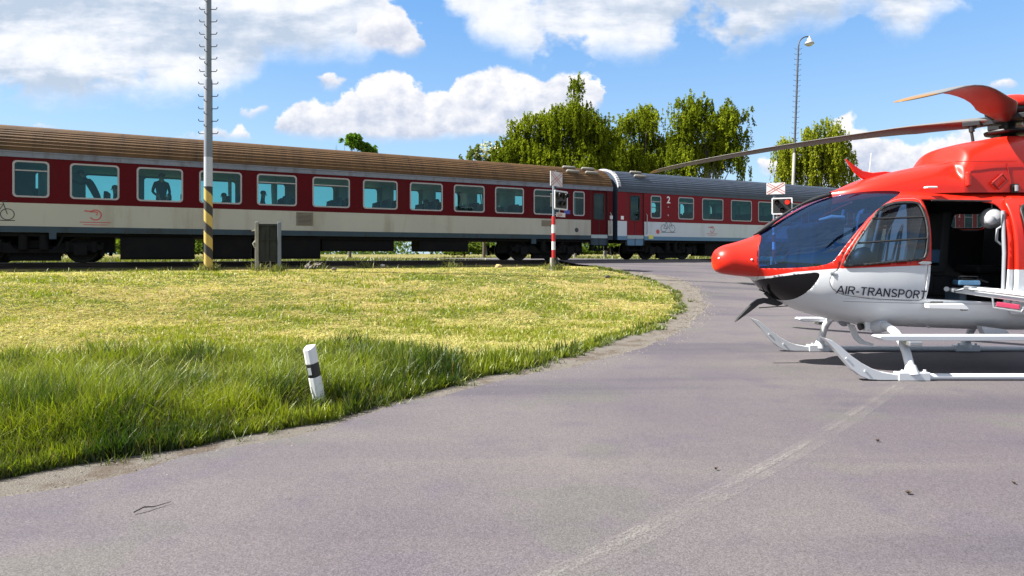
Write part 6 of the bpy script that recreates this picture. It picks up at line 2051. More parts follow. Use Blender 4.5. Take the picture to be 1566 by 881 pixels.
# ================================================================== posts, signals, small things
M_POLE = mat('galvanised_pole', (0.14, 0.165, 0.21), 0.6, 0.0, vary=0.2, vscale=4, grime=(0.18, 0.18, 0.19), gscale=5, gcut=0.55, stretch=(1, 1, 0.3))
M_POLEW = mat('pole_white_band', (0.36, 0.39, 0.46), 0.55, vary=0.1, grime=(0.4, 0.4, 0.41), gcut=0.55)
M_DARKIRON = mat('dark_iron', (0.05, 0.052, 0.058), 0.55, 0.4)
M_LAMPG = mat('lamp_enamel', (0.38, 0.40, 0.43), 0.35, 0.2)
M_POSTG = mat('grey_post', (0.26, 0.25, 0.21), 0.8, vary=0.25, grime=(0.12, 0.11, 0.09), gcut=0.5)
M_CONC = mat('weathered_concrete', (0.30, 0.285, 0.255), 0.9, vary=0.2, grime=(0.18, 0.165, 0.14), bump=0.4)


def stripe_material():
    """yellow and black barrier stripes wound round the post"""
    m, nt, Pb = new_mat('yellow_black_stripes')
    g = G(nt)
    tc = g.n('ShaderNodeTexCoord'); s = g.n('ShaderNodeSeparateXYZ'); nt.links.new(tc.outputs['Object'], s.inputs[0])
    ang = g.m('ARCTAN2', s.outputs[1], s.outputs[0])
    ph = g.m('FRACT', g.m('ADD', g.m('MULTIPLY', s.outputs[2], 1.58), g.m('DIVIDE', ang, 2 * math.pi)))
    n1 = g.noise(tc.outputs['Object'], 9, 6, 0.65)
    f = g.m('GREATER_THAN', g.m('ADD', ph, g.m('MULTIPLY', g.m('SUBTRACT', n1, 0.5), 0.04)), 0.54)
    y = g.mixc(n1, (0.38, 0.25, 0.05, 1), (0.50, 0.36, 0.10, 1))
    k = g.mixc(n1, (0.015, 0.015, 0.016, 1), (0.035, 0.034, 0.034, 1))
    nt.links.new(g.mixc(f, y, k), Pb.inputs['Base Color']); Pb.inputs['Roughness'].default_value = 0.7
    return m


def lamp_mast(name, label, base, H, r0, r1, zjoint, rung_step, rung_from, striped, arm, lean=(0, 0), arm_az=0.0, dark_top=False, group='lamp posts by the railway'):
    root = thing(name, label, 'lamp post', base, 0, group)
    def ax(z): return Vector((lean[0] * z / H, lean[1] * z / H, z))
    z0 = -0.4
    if striped:
        mb = MB(); mb.tube([(0, 0, z0), (0, 0, striped[0])], r0, 20); mb.build('striped_base', [stripe_material()], root)
        mb = MB(); mb.tube([(0, 0, striped[0]), (0, 0, striped[1])], r0 * 0.99, 20); mb.build('white_band', [M_POLEW], root)
        z0 = striped[1]
    mb = MB(); mb.tube([ax(z0), ax(zjoint - 0.1), ax(zjoint)], [r0 * 0.98, r0 * 0.96, r1 * 1.02], 18); mb.build('lower_tube', [M_CONC if dark_top else M_POLE], root)
    top = ax(H - arm * 1.1)
    pts = [ax(zjoint - 0.02), ax((zjoint + H) * 0.5), top]
    rr = [r1, r1 * 0.9, r1 * 0.75]
    c, s = math.cos(arm_az), math.sin(arm_az)
    for t in range(1, 9):
        a = math.pi * 0.5 * t / 8 * 1.15
        pts.append(top + Vector((c, s, 0)) * (arm * (1 - math.cos(a))) + Vector((0, 0, arm * 1.1 * math.sin(a))))
        rr.append(r1 * 0.6)
    mb = MB(); mb.tube(pts, rr, 14); mb.build('upper_tube', [M_DARKIRON if dark_top else M_POLE], root)
    e = pts[-1]
    mb = MB(); mb.lathe([(0.04, 0.05), (0.06, 0.0), (0.075, -0.10), (0.16, -0.14), (0.17, -0.28), (0.30, -0.40), (0.315, -0.50), (0.27, -0.52)], 20, 0, Matrix.Translation(e))
    lh = mb.build('lamp_head', [M_LAMPG], root)
    mb = MB(); mb.lathe([(0.26, -0.52), (0.24, -0.58), (0.12, -0.64), (0.001, -0.66)], 18, 0, Matrix.Translation(e)); mb.build('lamp_glass', [mat('frosted_lamp_glass', (0.6, 0.6, 0.58), 0.3)], lh)
    z = rung_from; k = 0
    while z < H - arm * 1.2:
        p = ax(z); r = (r0 if z < zjoint else r1)
        for sg in (-1, 1):
            d = Vector((c, s, 0)) * sg
            mb = MB(); mb.tube([p + d * (r - 0.01), p + d * (r + 0.13), p + d * (r + 0.16) + Vector((0, 0, 0.02)), p + d * (r + 0.17) + Vector((0, 0, 0.065))], 0.013, 6)
            mb.build('climbing_rung', [M_DARKIRON], root)
        d = Vector((s, -c, 0))
        mb = MB(); mb.tube([p + d * (r - 0.01) + Vector((0, 0, rung_step / 2)), p + d * (r + 0.12) + Vector((0, 0, rung_step / 2)), p + d * (r + 0.13) + Vector((0, 0, rung_step / 2 + 0.05))], 0.012, 6)
        mb.build('climbing_rung', [M_DARKIRON], root)
        z += rung_step; k += 1
    return root


B1 = ground_at(318.5, 415.5)
sc1 = B1.y / F
lamp_mast('lamp_post', 'tall steel lamp post with a yellow and black striped base at the trackside', B1, 15.4, 6.2 * sc1, 4.6 * sc1, (415 - 119) * sc1, 19.0 * sc1, (415 - 204) * sc1, ((415 - 285) * sc1, (415 - 240) * sc1), 1.5)
B2 = at(1208.5, 388, 43.0); B2.z = 0.94
sc2 = 43.0 / F
H2 = at(0, 56, 43.0).z - 0.94
lamp_mast('lamp_post', 'slim dark lamp post with a pale foot, standing behind the train by the weeping birch', B2, H2, 0.105, 0.07, at(0, 234, 43.0).z - 0.94, 7.0 * sc2 * 1.15, at(0, 228, 43.0).z - 0.94, None, 0.62, lean=((1221.5 - 1208.5) * sc2, 0), dark_top=True)

# ---- level crossing signals
M_RW_R = mat('signal_red_paint', (0.36, 0.012, 0.012), 0.45, vary=0.12)
M_RW_W = mat('signal_white_paint', (0.55, 0.55, 0.56), 0.45, vary=0.08, grime=(0.4, 0.39, 0.37), gcut=0.6)
M_SBLACK = mat('signal_black', (0.012, 0.012, 0.013), 0.55)
M_BOARD = mat('cross_board_white', (0.52, 0.50, 0.52), 0.5, vary=0.06)
M_CROSS = mat('cross_red_outline', (0.40, 0.10, 0.06), 0.5)
M_LENSD = mat('dark_lens', (0.03, 0.008, 0.008), 0.15)
m_, nt_, P_ = new_mat('lit_red_lens'); P_.inputs['Base Color'].default_value = (0.6, 0.02, 0.01, 1); P_.inputs['Emission Color'].default_value = (1.0, 0.03, 0.015, 1); P_.inputs['Emission Strength'].default_value = 0.55; P_.inputs['Roughness'].default_value = 0.2
M_LIT = m_


def crossing_signal(label, base, yaw, lit, zs):
    """post at the origin, faces -Y before turning; everything hangs to the right of the post"""
    root = thing('crossing_signal', label, 'crossing signal', base, yaw, 'level crossing signals')
    r = 0.068
    zb = zs['stripe']
    n = 5
    hh = (zs['plate'] - zb) / n
    for k in range(n):
        mb = MB(); mb.tube([(0, 0, zb + hh * k), (0, 0, zb + hh * (k + 1))], r, 16); mb.build('post_band', [M_RW_R if k % 2 == 0 else M_RW_W], root)
    mb = MB(); mb.tube([(0, 0, zs['plate']), (0, 0, zs['top'])], r * 0.6, 14); mb.build('upper_post', [M_POLE], root)
    mb = MB(); mb.tube([(-0.10, 0.02, -0.25), (-0.07, 0.02, zb + 0.02)], [0.075, 0.065], 10); mb.tube([(0.13, -0.05, -0.25), (0.06, -0.02, zb)], [0.05, 0.045], 8); mb.box(-0.20, -0.14, -0.2, 0.22, 0.18, 0.03); mb.build('concrete_foot', [M_POSTG], root, bevel=0.015)
    mb = MB()
    for dx in (0.02, 0.10): mb.tube([(dx, -0.06, zb + 0.02), (dx + 0.05, -0.12, zb * 0.6), (dx + 0.12, -0.16, 0.15), (dx + 0.08, -0.18, -0.05)], 0.028, 8)
    mb.tube([(0.05, 0.0, zb), (0.26, 0.02, zb * 0.5), (0.28, 0.02, -0.05)], 0.022, 8)
    mb.build('cable', [M_SBLACK], root)
    # light box with its white border
    x0, x1_ = -0.10, 0.73
    z0, z1 = zs['box']
    mb = MB(); mb.box(x0 + 0.045, -0.115, z0 + 0.045, x1_ - 0.045, -0.06, z1 - 0.045); mb.box(x0 + 0.1, -0.06, z0 + 0.1, x1_ - 0.1, 0.14, z1 - 0.1); bx = mb.build('light_box', [M_SBLACK], root, bevel=0.01)
    mb = MB(); mb.ring(rrect(x0, z0, x1_, z1, 0.05), rrect(x0 + 0.055, z0 + 0.055, x1_ - 0.055, z1 - 0.055, 0.03), -0.122, -0.098); mb.build('white_border', [M_RW_W], bx)
    lamps = [(0.11, z1 - 0.20), (0.52, z1 - 0.20), (0.315, z0 + 0.2)]
    for i, (lx, lz) in enumerate(lamps):
        on = lit and i == 1
        mb = MB(); mb.lathe([(0.001, 0.03), (0.06, 0.022), (0.095, 0.0), (0.095, -0.02)], 20, 0, Matrix.Translation((lx, -0.13, lz)) @ Matrix.Rotation(R(90), 4, 'X')); mb.build('signal_lamp', [M_LIT if on else M_LENSD], bx)
        vs = []; fs = []
        for k in range(13):
            a = R(-20 + 220 * k / 12)
            for q, (dy, rr_) in enumerate(((-0.11, 0.112), (-0.36 + 0.10 * abs(math.cos(a)), 0.105), (-0.36 + 0.10 * abs(math.cos(a)), 0.098), (-0.11, 0.105))):
                vs.append((lx + rr_ * math.cos(a), dy, lz + rr_ * math.sin(a)))
        for k in range(12):
            for q in range(4):
                q2 = (q + 1) % 4
                fs.append((k * 4 + q, k * 4 + q2, (k + 1) * 4 + q2, (k + 1) * 4 + q))
        mb = MB(); mb.add(vs, fs, 0, True); mb.build('lamp_hood', [M_SBLACK], bx)
    # number plate
    zp = zs['plate'] - 0.005
    mb = MB(); mb.box(0.07, -0.075, zp, 0.64, -0.06, zp + 0.15); pl = mb.build('number_plate', [M_BOARD], root)
    mb = MB(); lettering(mb, 'Q634', 0.14, 0.11, zp + 0.025, -0.078, 0, 0.004); mb.build('plate_number', [M_CROSS], pl, fix=False)
    # cross board
    b0, b1 = zs['board']
    mb = MB(); mb.box(-0.30, -0.085, b0, 0.44, -0.06, b1); bd = mb.build('cross_board', [M_BOARD], root, bevel=0.004)
    mb = MB()
    cx_, cz_ = 0.07, (b0 + b1) / 2
    hw, hh_ = 0.33, (b1 - b0) / 2 - 0.05
    for sg in (-1, 1):
        p = Vector((hw, hh_ * sg)); nn = Vector((-p.y, p.x)).normalized() * 0.045
        ribbon(mb, [(cx_ - p.x + nn.x, cz_ - p.y + nn.y), (cx_ + p.x + nn.x, cz_ + p.y + nn.y), (cx_ + p.x - nn.x, cz_ + p.y - nn.y), (cx_ - p.x - nn.x, cz_ - p.y - nn.y)], 0.026, -0.089 - 0.001 * (sg + 1), 0, True)
    mb.build('warning_cross', [M_CROSS], bd, fix=False)
    mb = MB(); mb.tube([(0.07, -0.05, b0), (0.07, -0.03, zs['box'][1])], 0.02, 8); mb.tube([(0, 0, z1 - 0.1), (0.3, 0.0, z1 - 0.1)], 0.025, 8); mb.tube([(0.07, -0.07, b1), (0.07, -0.07, b1 + 0.07)], [0.03, 0.02], 8)
    mb.build('bracket', [M_DARKIRON], root)
    return root


SG = ground_at(846.5, 412.5)
def zrel(y, Y, z0): return CAMZ - (y - HY) * Y / F - z0
zs1 = dict(stripe=zrel(395, SG.y, SG.z), plate=zrel(331, SG.y, SG.z), top=zrel(264, SG.y, SG.z), box=(zrel(320.5, SG.y, SG.z), zrel(291, SG.y, SG.z)), board=(zrel(285, SG.y, SG.z), zrel(263, SG.y, SG.z)))
crossing_signal('dark crossing signal on a red and white post left of the road', SG, R(52), False, zs1)
S2B = at(1183.5, 388, 26.8); S2B.z = float(zground(S2B.x, S2B.y))
zs2 = dict(stripe=0.42, plate=zrel(336, 26.8, S2B.z), top=zrel(281, 26.8, S2B.z), box=(zrel(328.5, 26.8, S2B.z), zrel(303, 26.8, S2B.z)), board=(zrel(297.5, 26.8, S2B.z), zrel(280, 26.8, S2B.z)))
crossing_signal('crossing signal with its red lamp lit, rising behind the helicopter nose', S2B, R(-20), True, zs2)

# ---- weathered board between two posts
M_OLDWOOD = mat('weathered_grey_board', (0.022, 0.024, 0.021), 0.9, vary=0.4, vscale=5, grime=(0.008, 0.010, 0.008), gscale=4, gcut=0.45, bump=0.4, stretch=(1, 1, 0.25))
BB = ground_at(410, 414.5)
k = BB.y / F
bd = thing('notice_board', 'back of a weathered dark board held between two grey posts beside the track', 'board', BB, R(9))
w = 16.5 * k; h0, h1 = 15 * k, 72 * k
mb = MB(); mb.box(-w, 0.0, h0, w, 0.03, h1); pn = mb.build('panel', [M_OLDWOOD], bd)
for z in (h0 + 0.02, h0 + (h1 - h0) * 0.56, h1 - 0.07):
    mb = MB(); mb.box(-w + 0.03, -0.035, z, w - 0.03, -0.002, z + 0.055); mb.build('batten', [M_OLDWOOD], pn)
mb = MB(); mb.box(-0.05, -0.03, h0 + 0.06, 0.03, -0.002, h1 - 0.09); mb.build('batten', [M_OLDWOOD], pn)
for (x, r, m0) in ((-w + 0.01, 0.05, M_POSTG), (w + 0.0, 0.045, M_POLE)):
    mb = MB(); mb.box(x - r, -0.06, -0.3, x + r, 0.06, 75 * k); mb.build('post', [m0], bd, bevel=0.012)
mb = MB(); mb.tube([(0.06, 0.02, -0.1), (0.06, 0.02, h0 + 0.05)], 0.022, 8); mb.build('stay', [M_POSTG], bd)
mb = MB(); mb.tube([(-w - 0.02, 0, 62 * k), (-w - 0.14, -0.03, 61 * k)], 0.022, 8); mb.tube([(-w - 0.03, 0, 46 * k), (-w - 0.09, -0.05, 42 * k), (-w - 0.05, 0, 36 * k)], 0.03, 8); mb.build('bracket', [M_POSTG], bd)

# ---- leaning roadside marker post
M_DELW = mat('marker_white_plastic', (0.66, 0.67, 0.68), 0.45, vary=0.06, grime=(0.52, 0.50, 0.42), gscale=6, gcut=0.58)
M_DELK = mat('marker_black_band', (0.018, 0.018, 0.02), 0.5, vary=0.2)
M_REFL = mat('marker_reflector', (0.50, 0.53, 0.56), 0.25, 0.2)
DB = ground_at(490, 626)
dp = thing('marker_post', 'white roadside marker post with a black band, leaning left in the tall grass', 'marker post', DB)
topP = at(472.5, 531, DB.y - 0.06)
v = topP - DB
Ld = v.length
zx = v.normalized()
xx = Vector((1, 0, 0)) - zx * zx.x; xx.normalize(); yy = zx.cross(xx)
MD = Matrix(((xx.x, yy.x, zx.x, 0), (xx.y, yy.y, zx.y, 0), (xx.z, yy.z, zx.z, 0), (0, 0, 0, 1))) @ Matrix.Rotation(R(-14), 4, 'Z')
dsec = [(x * 0.84, y * 0.84) for x, y in [(-0.052, 0.05), (-0.055, 0.0), (-0.045, -0.045), (-0.02, -0.06), (0.02, -0.06), (0.045, -0.045), (0.055, 0.0), (0.052, 0.05)]]
def dpiece(name, za, zb_, mt, sc=1.0, slant=0.0, parent=dp):
    mb = MB(); n = len(dsec)
    vs = [(x * sc, y * sc, za) for x, y in dsec] + [(x * sc, y * sc, zb_ + slant * (0.055 - y) - slant * 0.055) for x, y in dsec]
    mb.add(vs, [tuple(range(n)), tuple(range(2 * n - 1, n - 1, -1))] + [(i, n + i, n + (i + 1) % n, (i + 1) % n) for i in range(n)], 0, False, MD)
    return mb.build(name, [mt], parent, bevel=0.004)
z0b, z1b = Ld * 0.53, Ld * 0.745
dpiece('post_foot', -0.25, z0b, M_DELW)
bb = dpiece('black_band', z0b, z1b, M_DELK, 1.004)
dpiece('post_top', z1b, Ld, M_DELW, 1.0, -0.28)
mb = MB(); mb.box(-0.019, -0.054, z0b + 0.03, 0.015, -0.049, z1b - 0.03, 0, MD); mb.build('reflector', [M_REFL], bb)

# ---- dry branches, stones, twig
M_DEAD = mat('bleached_dead_wood', (0.24, 0.21, 0.19), 0.9, vary=0.35)
q = ground_at(478, 412); k = q.y / F
br = thing('branch_pile', 'tangle of bleached dead branches lying at the grass edge below the coaches', 'branches', q)
rr = random.Random(4)
mb = MB()
for i in range(16):
    a = rr.uniform(0, 6.28); L = rr.uniform(0.15, 0.36); b = (rr.uniform(-0.22, 0.12), rr.uniform(-0.15, 0.15), rr.uniform(0.0, 0.10))
    e = (b[0] + L * math.cos(a) * 0.9, b[1] + L * math.sin(a) * 0.5, b[2] + rr.uniform(0.02, 0.2))
    mb.tube([b, ((b[0] + e[0]) / 2 + rr.uniform(-.05, .05), (b[1] + e[1]) / 2, (b[2] + e[2]) / 2 + rr.uniform(0, .06)), e], [0.02, 0.016, 0.006], 6)
mb.tube([(-0.1, 0, 0.02), (0.12, -0.05, 0.14), (0.30, -0.05, 0.17)], [0.045, 0.035, 0.012], 7)
mb.build('twigs', [M_DEAD], br)

M_STONE = mat('pale_yellow_stone', (0.36, 0.28, 0.12), 0.9, vary=0.3, bump=0.5)
M_STONED = mat('dark_stone', (0.09, 0.08, 0.07), 0.9, vary=0.3, bump=0.5)
M_STONEW = mat('whitish_stone', (0.45, 0.42, 0.36), 0.9, vary=0.2, bump=0.5)
def stone(label, px, py, w, h, m, seed):
    p = ground_at(px, py); k = p.y / F
    bm = bmesh.new(); bmesh.ops.create_icosphere(bm, subdivisions=2, radius=1.0)
    r = random.Random(seed)
    for v in bm.verts:
        f = 0.82 + 0.3 * r.random()
        v.co = Vector((v.co.x * w * k / 2 * f, v.co.y * w * k / 2 * f, v.co.z * h * k / 2 * f + h * k * 0.35))
    o = bm_object(bm, 'stone', [m], None, False); o.location = p
    return tag(o, label, 'stone', 'stones at the grass edge')
stone('pale yellow stone block at the grass edge, left of the dark crossing signal', 762, 410, 11, 7, M_STONE, 1)
stone('small dark stone on the hay to the right of the dead branches', 511, 414, 8, 6, M_STONED, 2)
stone('small whitish stone between the rails and the grass, under the older coach', 585, 408, 8, 5, M_STONEW, 3)
stone('dark clod lying on the green verge right of the crossing signal post', 929, 425, 9, 5, M_STONED, 5)
a = ground_at(204, 790, True); b = ground_at(236, 781, True); c_ = ground_at(262, 773, True)
up = Vector((0, 0, 0.022))
mb = MB(); mb.tube([a + up, a.lerp(b, 0.5) + up * 1.6, b + up, c_ + up], [0.004, 0.0045, 0.003, 0.0015], 6); mb.tube([b + up, b + up + Vector((0.04, 0.03, 0.006))], [0.002, 0.001], 5)
tag(mb.build('twig', [mat('dark_twig', (0.04, 0.035, 0.03), 0.9)]), 'thin dark twig lying on the asphalt near the left of the road', 'twig')
LEAFB = mat('brown_dead_leaf', (0.045, 0.03, 0.018), 0.85)
for i, (px, py, s, lb) in enumerate(((1389, 759, 0.017, 'dark curled dead leaf on the asphalt right of the faded line'), (1342, 678, 0.014, 'small brown dead leaf on the asphalt below the near skid'), (1095, 722, 0.012, 'tiny brown leaf scrap just left of the faded road line'), (1550, 743, 0.012, 'tiny dark leaf scrap on the asphalt at the right edge of the view'))):
    p = ground_at(px, py, True) + Vector((0, 0, 0.014)); r = random.Random(i)
    mb = MB()
    ring = [(math.cos(t) * s * (1.5 if abs(math.cos(t)) > 0.8 else 0.8), math.sin(t) * s * 0.75, 0.006 + 0.010 * r.random()) for t in [2 * math.pi * j / 9 for j in range(9)]]
    n = len(ring)
    mb.add([(0, 0, 0.001)] + ring + [(0, 0, 0.004)] + [(x, y, z + 0.002) for x, y, z in ring], [(0, 1 + (j + 1) % n, 1 + j) for j in range(n)] + [(n + 1, n + 2 + j, n + 2 + (j + 1) % n) for j in range(n)] + [(1 + j, 1 + (j + 1) % n, n + 2 + (j + 1) % n, n + 2 + j) for j in range(n)])
    o = mb.build('dead_leaf', [LEAFB]); o.location = p; o.rotation_euler = (0, 0, r.uniform(0, 6))
    tag(o, lb, 'leaf', 'dead leaves on the road')

# ---- stretcher reaching out of the cabin, with a monitor on it
M_STRW = mat('stretcher_white', (0.60, 0.61, 0.63), 0.4, vary=0.08)
M_STRB = mat('stretcher_blue_grey', (0.20, 0.27, 0.36), 0.5)
M_STRR = mat('dark_pink_label', (0.30, 0.02, 0.06), 0.5)
M_STRBL = mat('monitor_blue', (0.12, 0.26, 0.42), 0.4)
A = Vector((HX0 + 2.66, HY0 - 0.42, 0.925 + HZ)); Bv = Vector((HX0 + 3.82, HY0 - 1.36, 0.745 + HZ))
ax = (Bv - A); LS = ax.length
ax.normalize()
sx = Vector((ax.y, -ax.x, 0)).normalized(); uz = sx.cross(ax)
if uz.z < 0: uz = -uz; sx = -sx
MS = Matrix(((ax.x, sx.x, uz.x, A.x), (ax.y, sx.y, uz.y, A.y), (ax.z, sx.z, uz.z, A.z), (0, 0, 0, 1)))
st = thing('stretcher', 'white ambulance stretcher sticking out of the open helicopter cabin door', 'stretcher', tuple(A))
def stb(mb, name, mt, bevel=0.0, parent=None):
    o = mb.build(name, mt, parent or st, bevel)
    return o
M0 = Matrix.Translation(-A) @ MS
mb = MB(); mb.prism([(0.0, -0.15), (0.06, -0.22), (LS, -0.24), (LS, 0.24), (0.06, 0.22), (0.0, 0.15)], 0.0, 0.045, 'xy', 0, M0); stb(mb, 'bed_board', [M_STRW], 0.012)
mb = MB(); mb.prism([(0.12, -0.18), (LS - 0.03, -0.20), (LS - 0.03, 0.20), (0.12, 0.18)], 0.046, 0.095, 'xy', 0, M0); stb(mb, 'mattress', [M_STRW], 0.02)
for s in (-1, 1):
    mb = MB(); mb.tube([(0.05, s * 0.21, 0.02), (0.15, s * 0.25, 0.07), (LS, s * 0.27, 0.07)], 0.013, 8, 0, M=M0); stb(mb, 'side_rail', [M_METAL])
mb = MB(); mb.box(0.44, 0.20, -0.085, 0.64, 0.27, -0.035, 0, M0); stb(mb, 'label_block', [M_STRR], 0.006)
mb = MB()
for (p, q_) in (((0.40, 0.25, 0.0), (0.42, 0.26, -0.10)), ((0.42, 0.26, -0.10), (0.66, 0.26, -0.105)), ((0.66, 0.26, -0.105), (0.70, 0.25, 0.0)), ((0.66, 0.26, -0.06), (0.80, 0.25, -0.08))): mb.tube([p, q_], 0.010, 8, 0, M=M0)
mb.tube([(0.70, 0.24, -0.06), (0.70, 0.28, -0.06)], 0.03, 12, 0, M=M0)
stb(mb, 'under_frame', [M_METAL])
mb = MB(); mb.tube([(0.0, -0.12, 0.02), (-0.045, -0.1, 0.02), (-0.045, 0.1, 0.02), (0.0, 0.12, 0.02)], 0.014, 8, 0, M=M0); mb.tube([(-0.03, 0.13, 0.03), (-0.03, 0.16, 0.03)], 0.028, 10, 0, M=M0); stb(mb, 'head_handle', [M_METAL])
mb = MB(); zf = 0.83 + HZ - A.z
mb.box(0.02, -0.12, zf, 0.10, 0.12, 0.0); stb(mb, 'inner_support', [M_STRB])
mb = MB(); e = Bv - A
for s in (-1, 1):
    f0 = e + sx * 0.2 * s - ax * 0.12
    mb.tube([f0, (f0.x + 0.05, f0.y - 0.05, -A.z + 0.06)], 0.018, 8)
    mb.tube([(f0.x + 0.05, f0.y - 0.065, -A.z + 0.062), (f0.x + 0.05, f0.y - 0.035, -A.z + 0.062)], 0.055, 14)
mb.tube([e + sx * 0.2 - ax * 0.12 - Vector((0, 0, 0.4)), e - sx * 0.2 - ax * 0.12 - Vector((0, 0, 0.4))], 0.014, 8)
stb(mb, 'wheeled_leg', [M_METAL])
PM = A + ax * 0.13 + uz * 0.097
pm = thing('patient_monitor', 'small blue patient monitor lying on the head end of the stretcher', 'monitor', tuple(PM), math.atan2(ax.y, ax.x) + R(25))
mb = MB(); mb.box(-0.10, -0.085, 0.0, 0.12, 0.085, 0.055); mb.build('case', [M_STRBL], pm, bevel=0.012)
mb = MB(); mb.prism([(-0.08, 0.056), (0.05, 0.056), (0.05, 0.075), (-0.06, 0.085)], -0.07, 0.07); mb.build('screen', [M_CHIN], pm)
mb = MB(); mb.tube([(-0.09, -0.06, 0.05), (-0.09, -0.06, 0.10), (0.10, -0.06, 0.10), (0.10, -0.06, 0.05)], 0.006, 6); mb.tube([(0.09, 0.05, 0.05), (0.18, 0.06, 0.055), (0.24, 0.02, 0.03)], 0.012, 6); mb.build('handle', [M_HBLACK], pm)
# white flight helmet hung under the cabin roof
h = hp(1517, 334, 0.55)
M_HELM = mat('worn_helmet_white', (0.26, 0.27, 0.29), 0.5, vary=0.1)
hm = thing('flight_helmet', 'white flight helmet hanging under the cabin roof at the rear of the door opening', 'helmet', (HX0 + h[0], HY0 - 0.55, h[1] + HZ))
mb = MB(); mb.lathe([(0.09, -0.085), (0.112, -0.05), (0.12, 0.0), (0.10, 0.07), (0.055, 0.11), (0.001, 0.122)], 20, 0, Matrix.Rotation(R(-25), 4, 'X')); mb.build('helmet_shell', [M_HELM], hm)
mb = MB(); mb.lathe([(0.001, 0.03), (0.05, 0.028), (0.055, 0.0), (0.05, -0.02)], 16, 0, Matrix.Translation((-0.09, -0.09, -0.03)) @ Matrix.Rotation(R(80), 4, 'X')); mb.build('ear_cup', [M_HELM], hm)
mb = MB(); mb.tube([(0.05, -0.08, -0.07), (0.06, -0.10, -0.16), (0.10, -0.06, -0.19)], 0.008, 6); mb.tube([(0, 0, 0.12), (0, 0, 0.19)], 0.006, 6); mb.build('strap', [M_STEP], hm)

# ---- people in the older coach
M_SKIN = mat('skin', (0.30, 0.17, 0.12), 0.6, vary=0.08)
M_HAIR = mat('dark_hair', (0.018, 0.013, 0.010), 0.6)
M_CLO = [mat('dark_navy_clothes', (0.012, 0.016, 0.026), 0.85), mat('charcoal_clothes', (0.018, 0.018, 0.02), 0.85), mat('dark_green_clothes', (0.016, 0.026, 0.020), 0.85)]


def skin_body(name, J, E, root_j, mats, parent, skin_test):
    """one continuous body grown round a jointed skeleton: J name -> (point, radius)"""
    names = list(J)
    me = bpy.data.meshes.new(name)
    me.from_pydata([tuple(J[n][0]) for n in names], [(names.index(a), names.index(b)) for a, b in E], [])
    o = bpy.data.objects.new(name, me); COL.objects.link(o)
    o.modifiers.new('skin', 'SKIN')
    for i, n in enumerate(names):
        d = me.skin_vertices[0].data[i]
        r = J[n][1]
        d.radius = (r, r) if not isinstance(r, tuple) else r
        d.use_root = (n == root_j)
    ss = o.modifiers.new('sub', 'SUBSURF'); ss.levels = 1; ss.render_levels = 1
    dg = bpy.context.evaluated_depsgraph_get()
    m2 = bpy.data.meshes.new_from_object(o.evaluated_get(dg))
    bpy.data.objects.remove(o)
    m2.materials.clear()
    for m in mats: m2.materials.append(m)
    for p in m2.polygons:
        p.use_smooth = True
        p.material_index = 1 if skin_test(p.center) else 0
    q = bpy.data.objects.new(name, m2); COL.objects.link(q); q.parent = parent
    return q


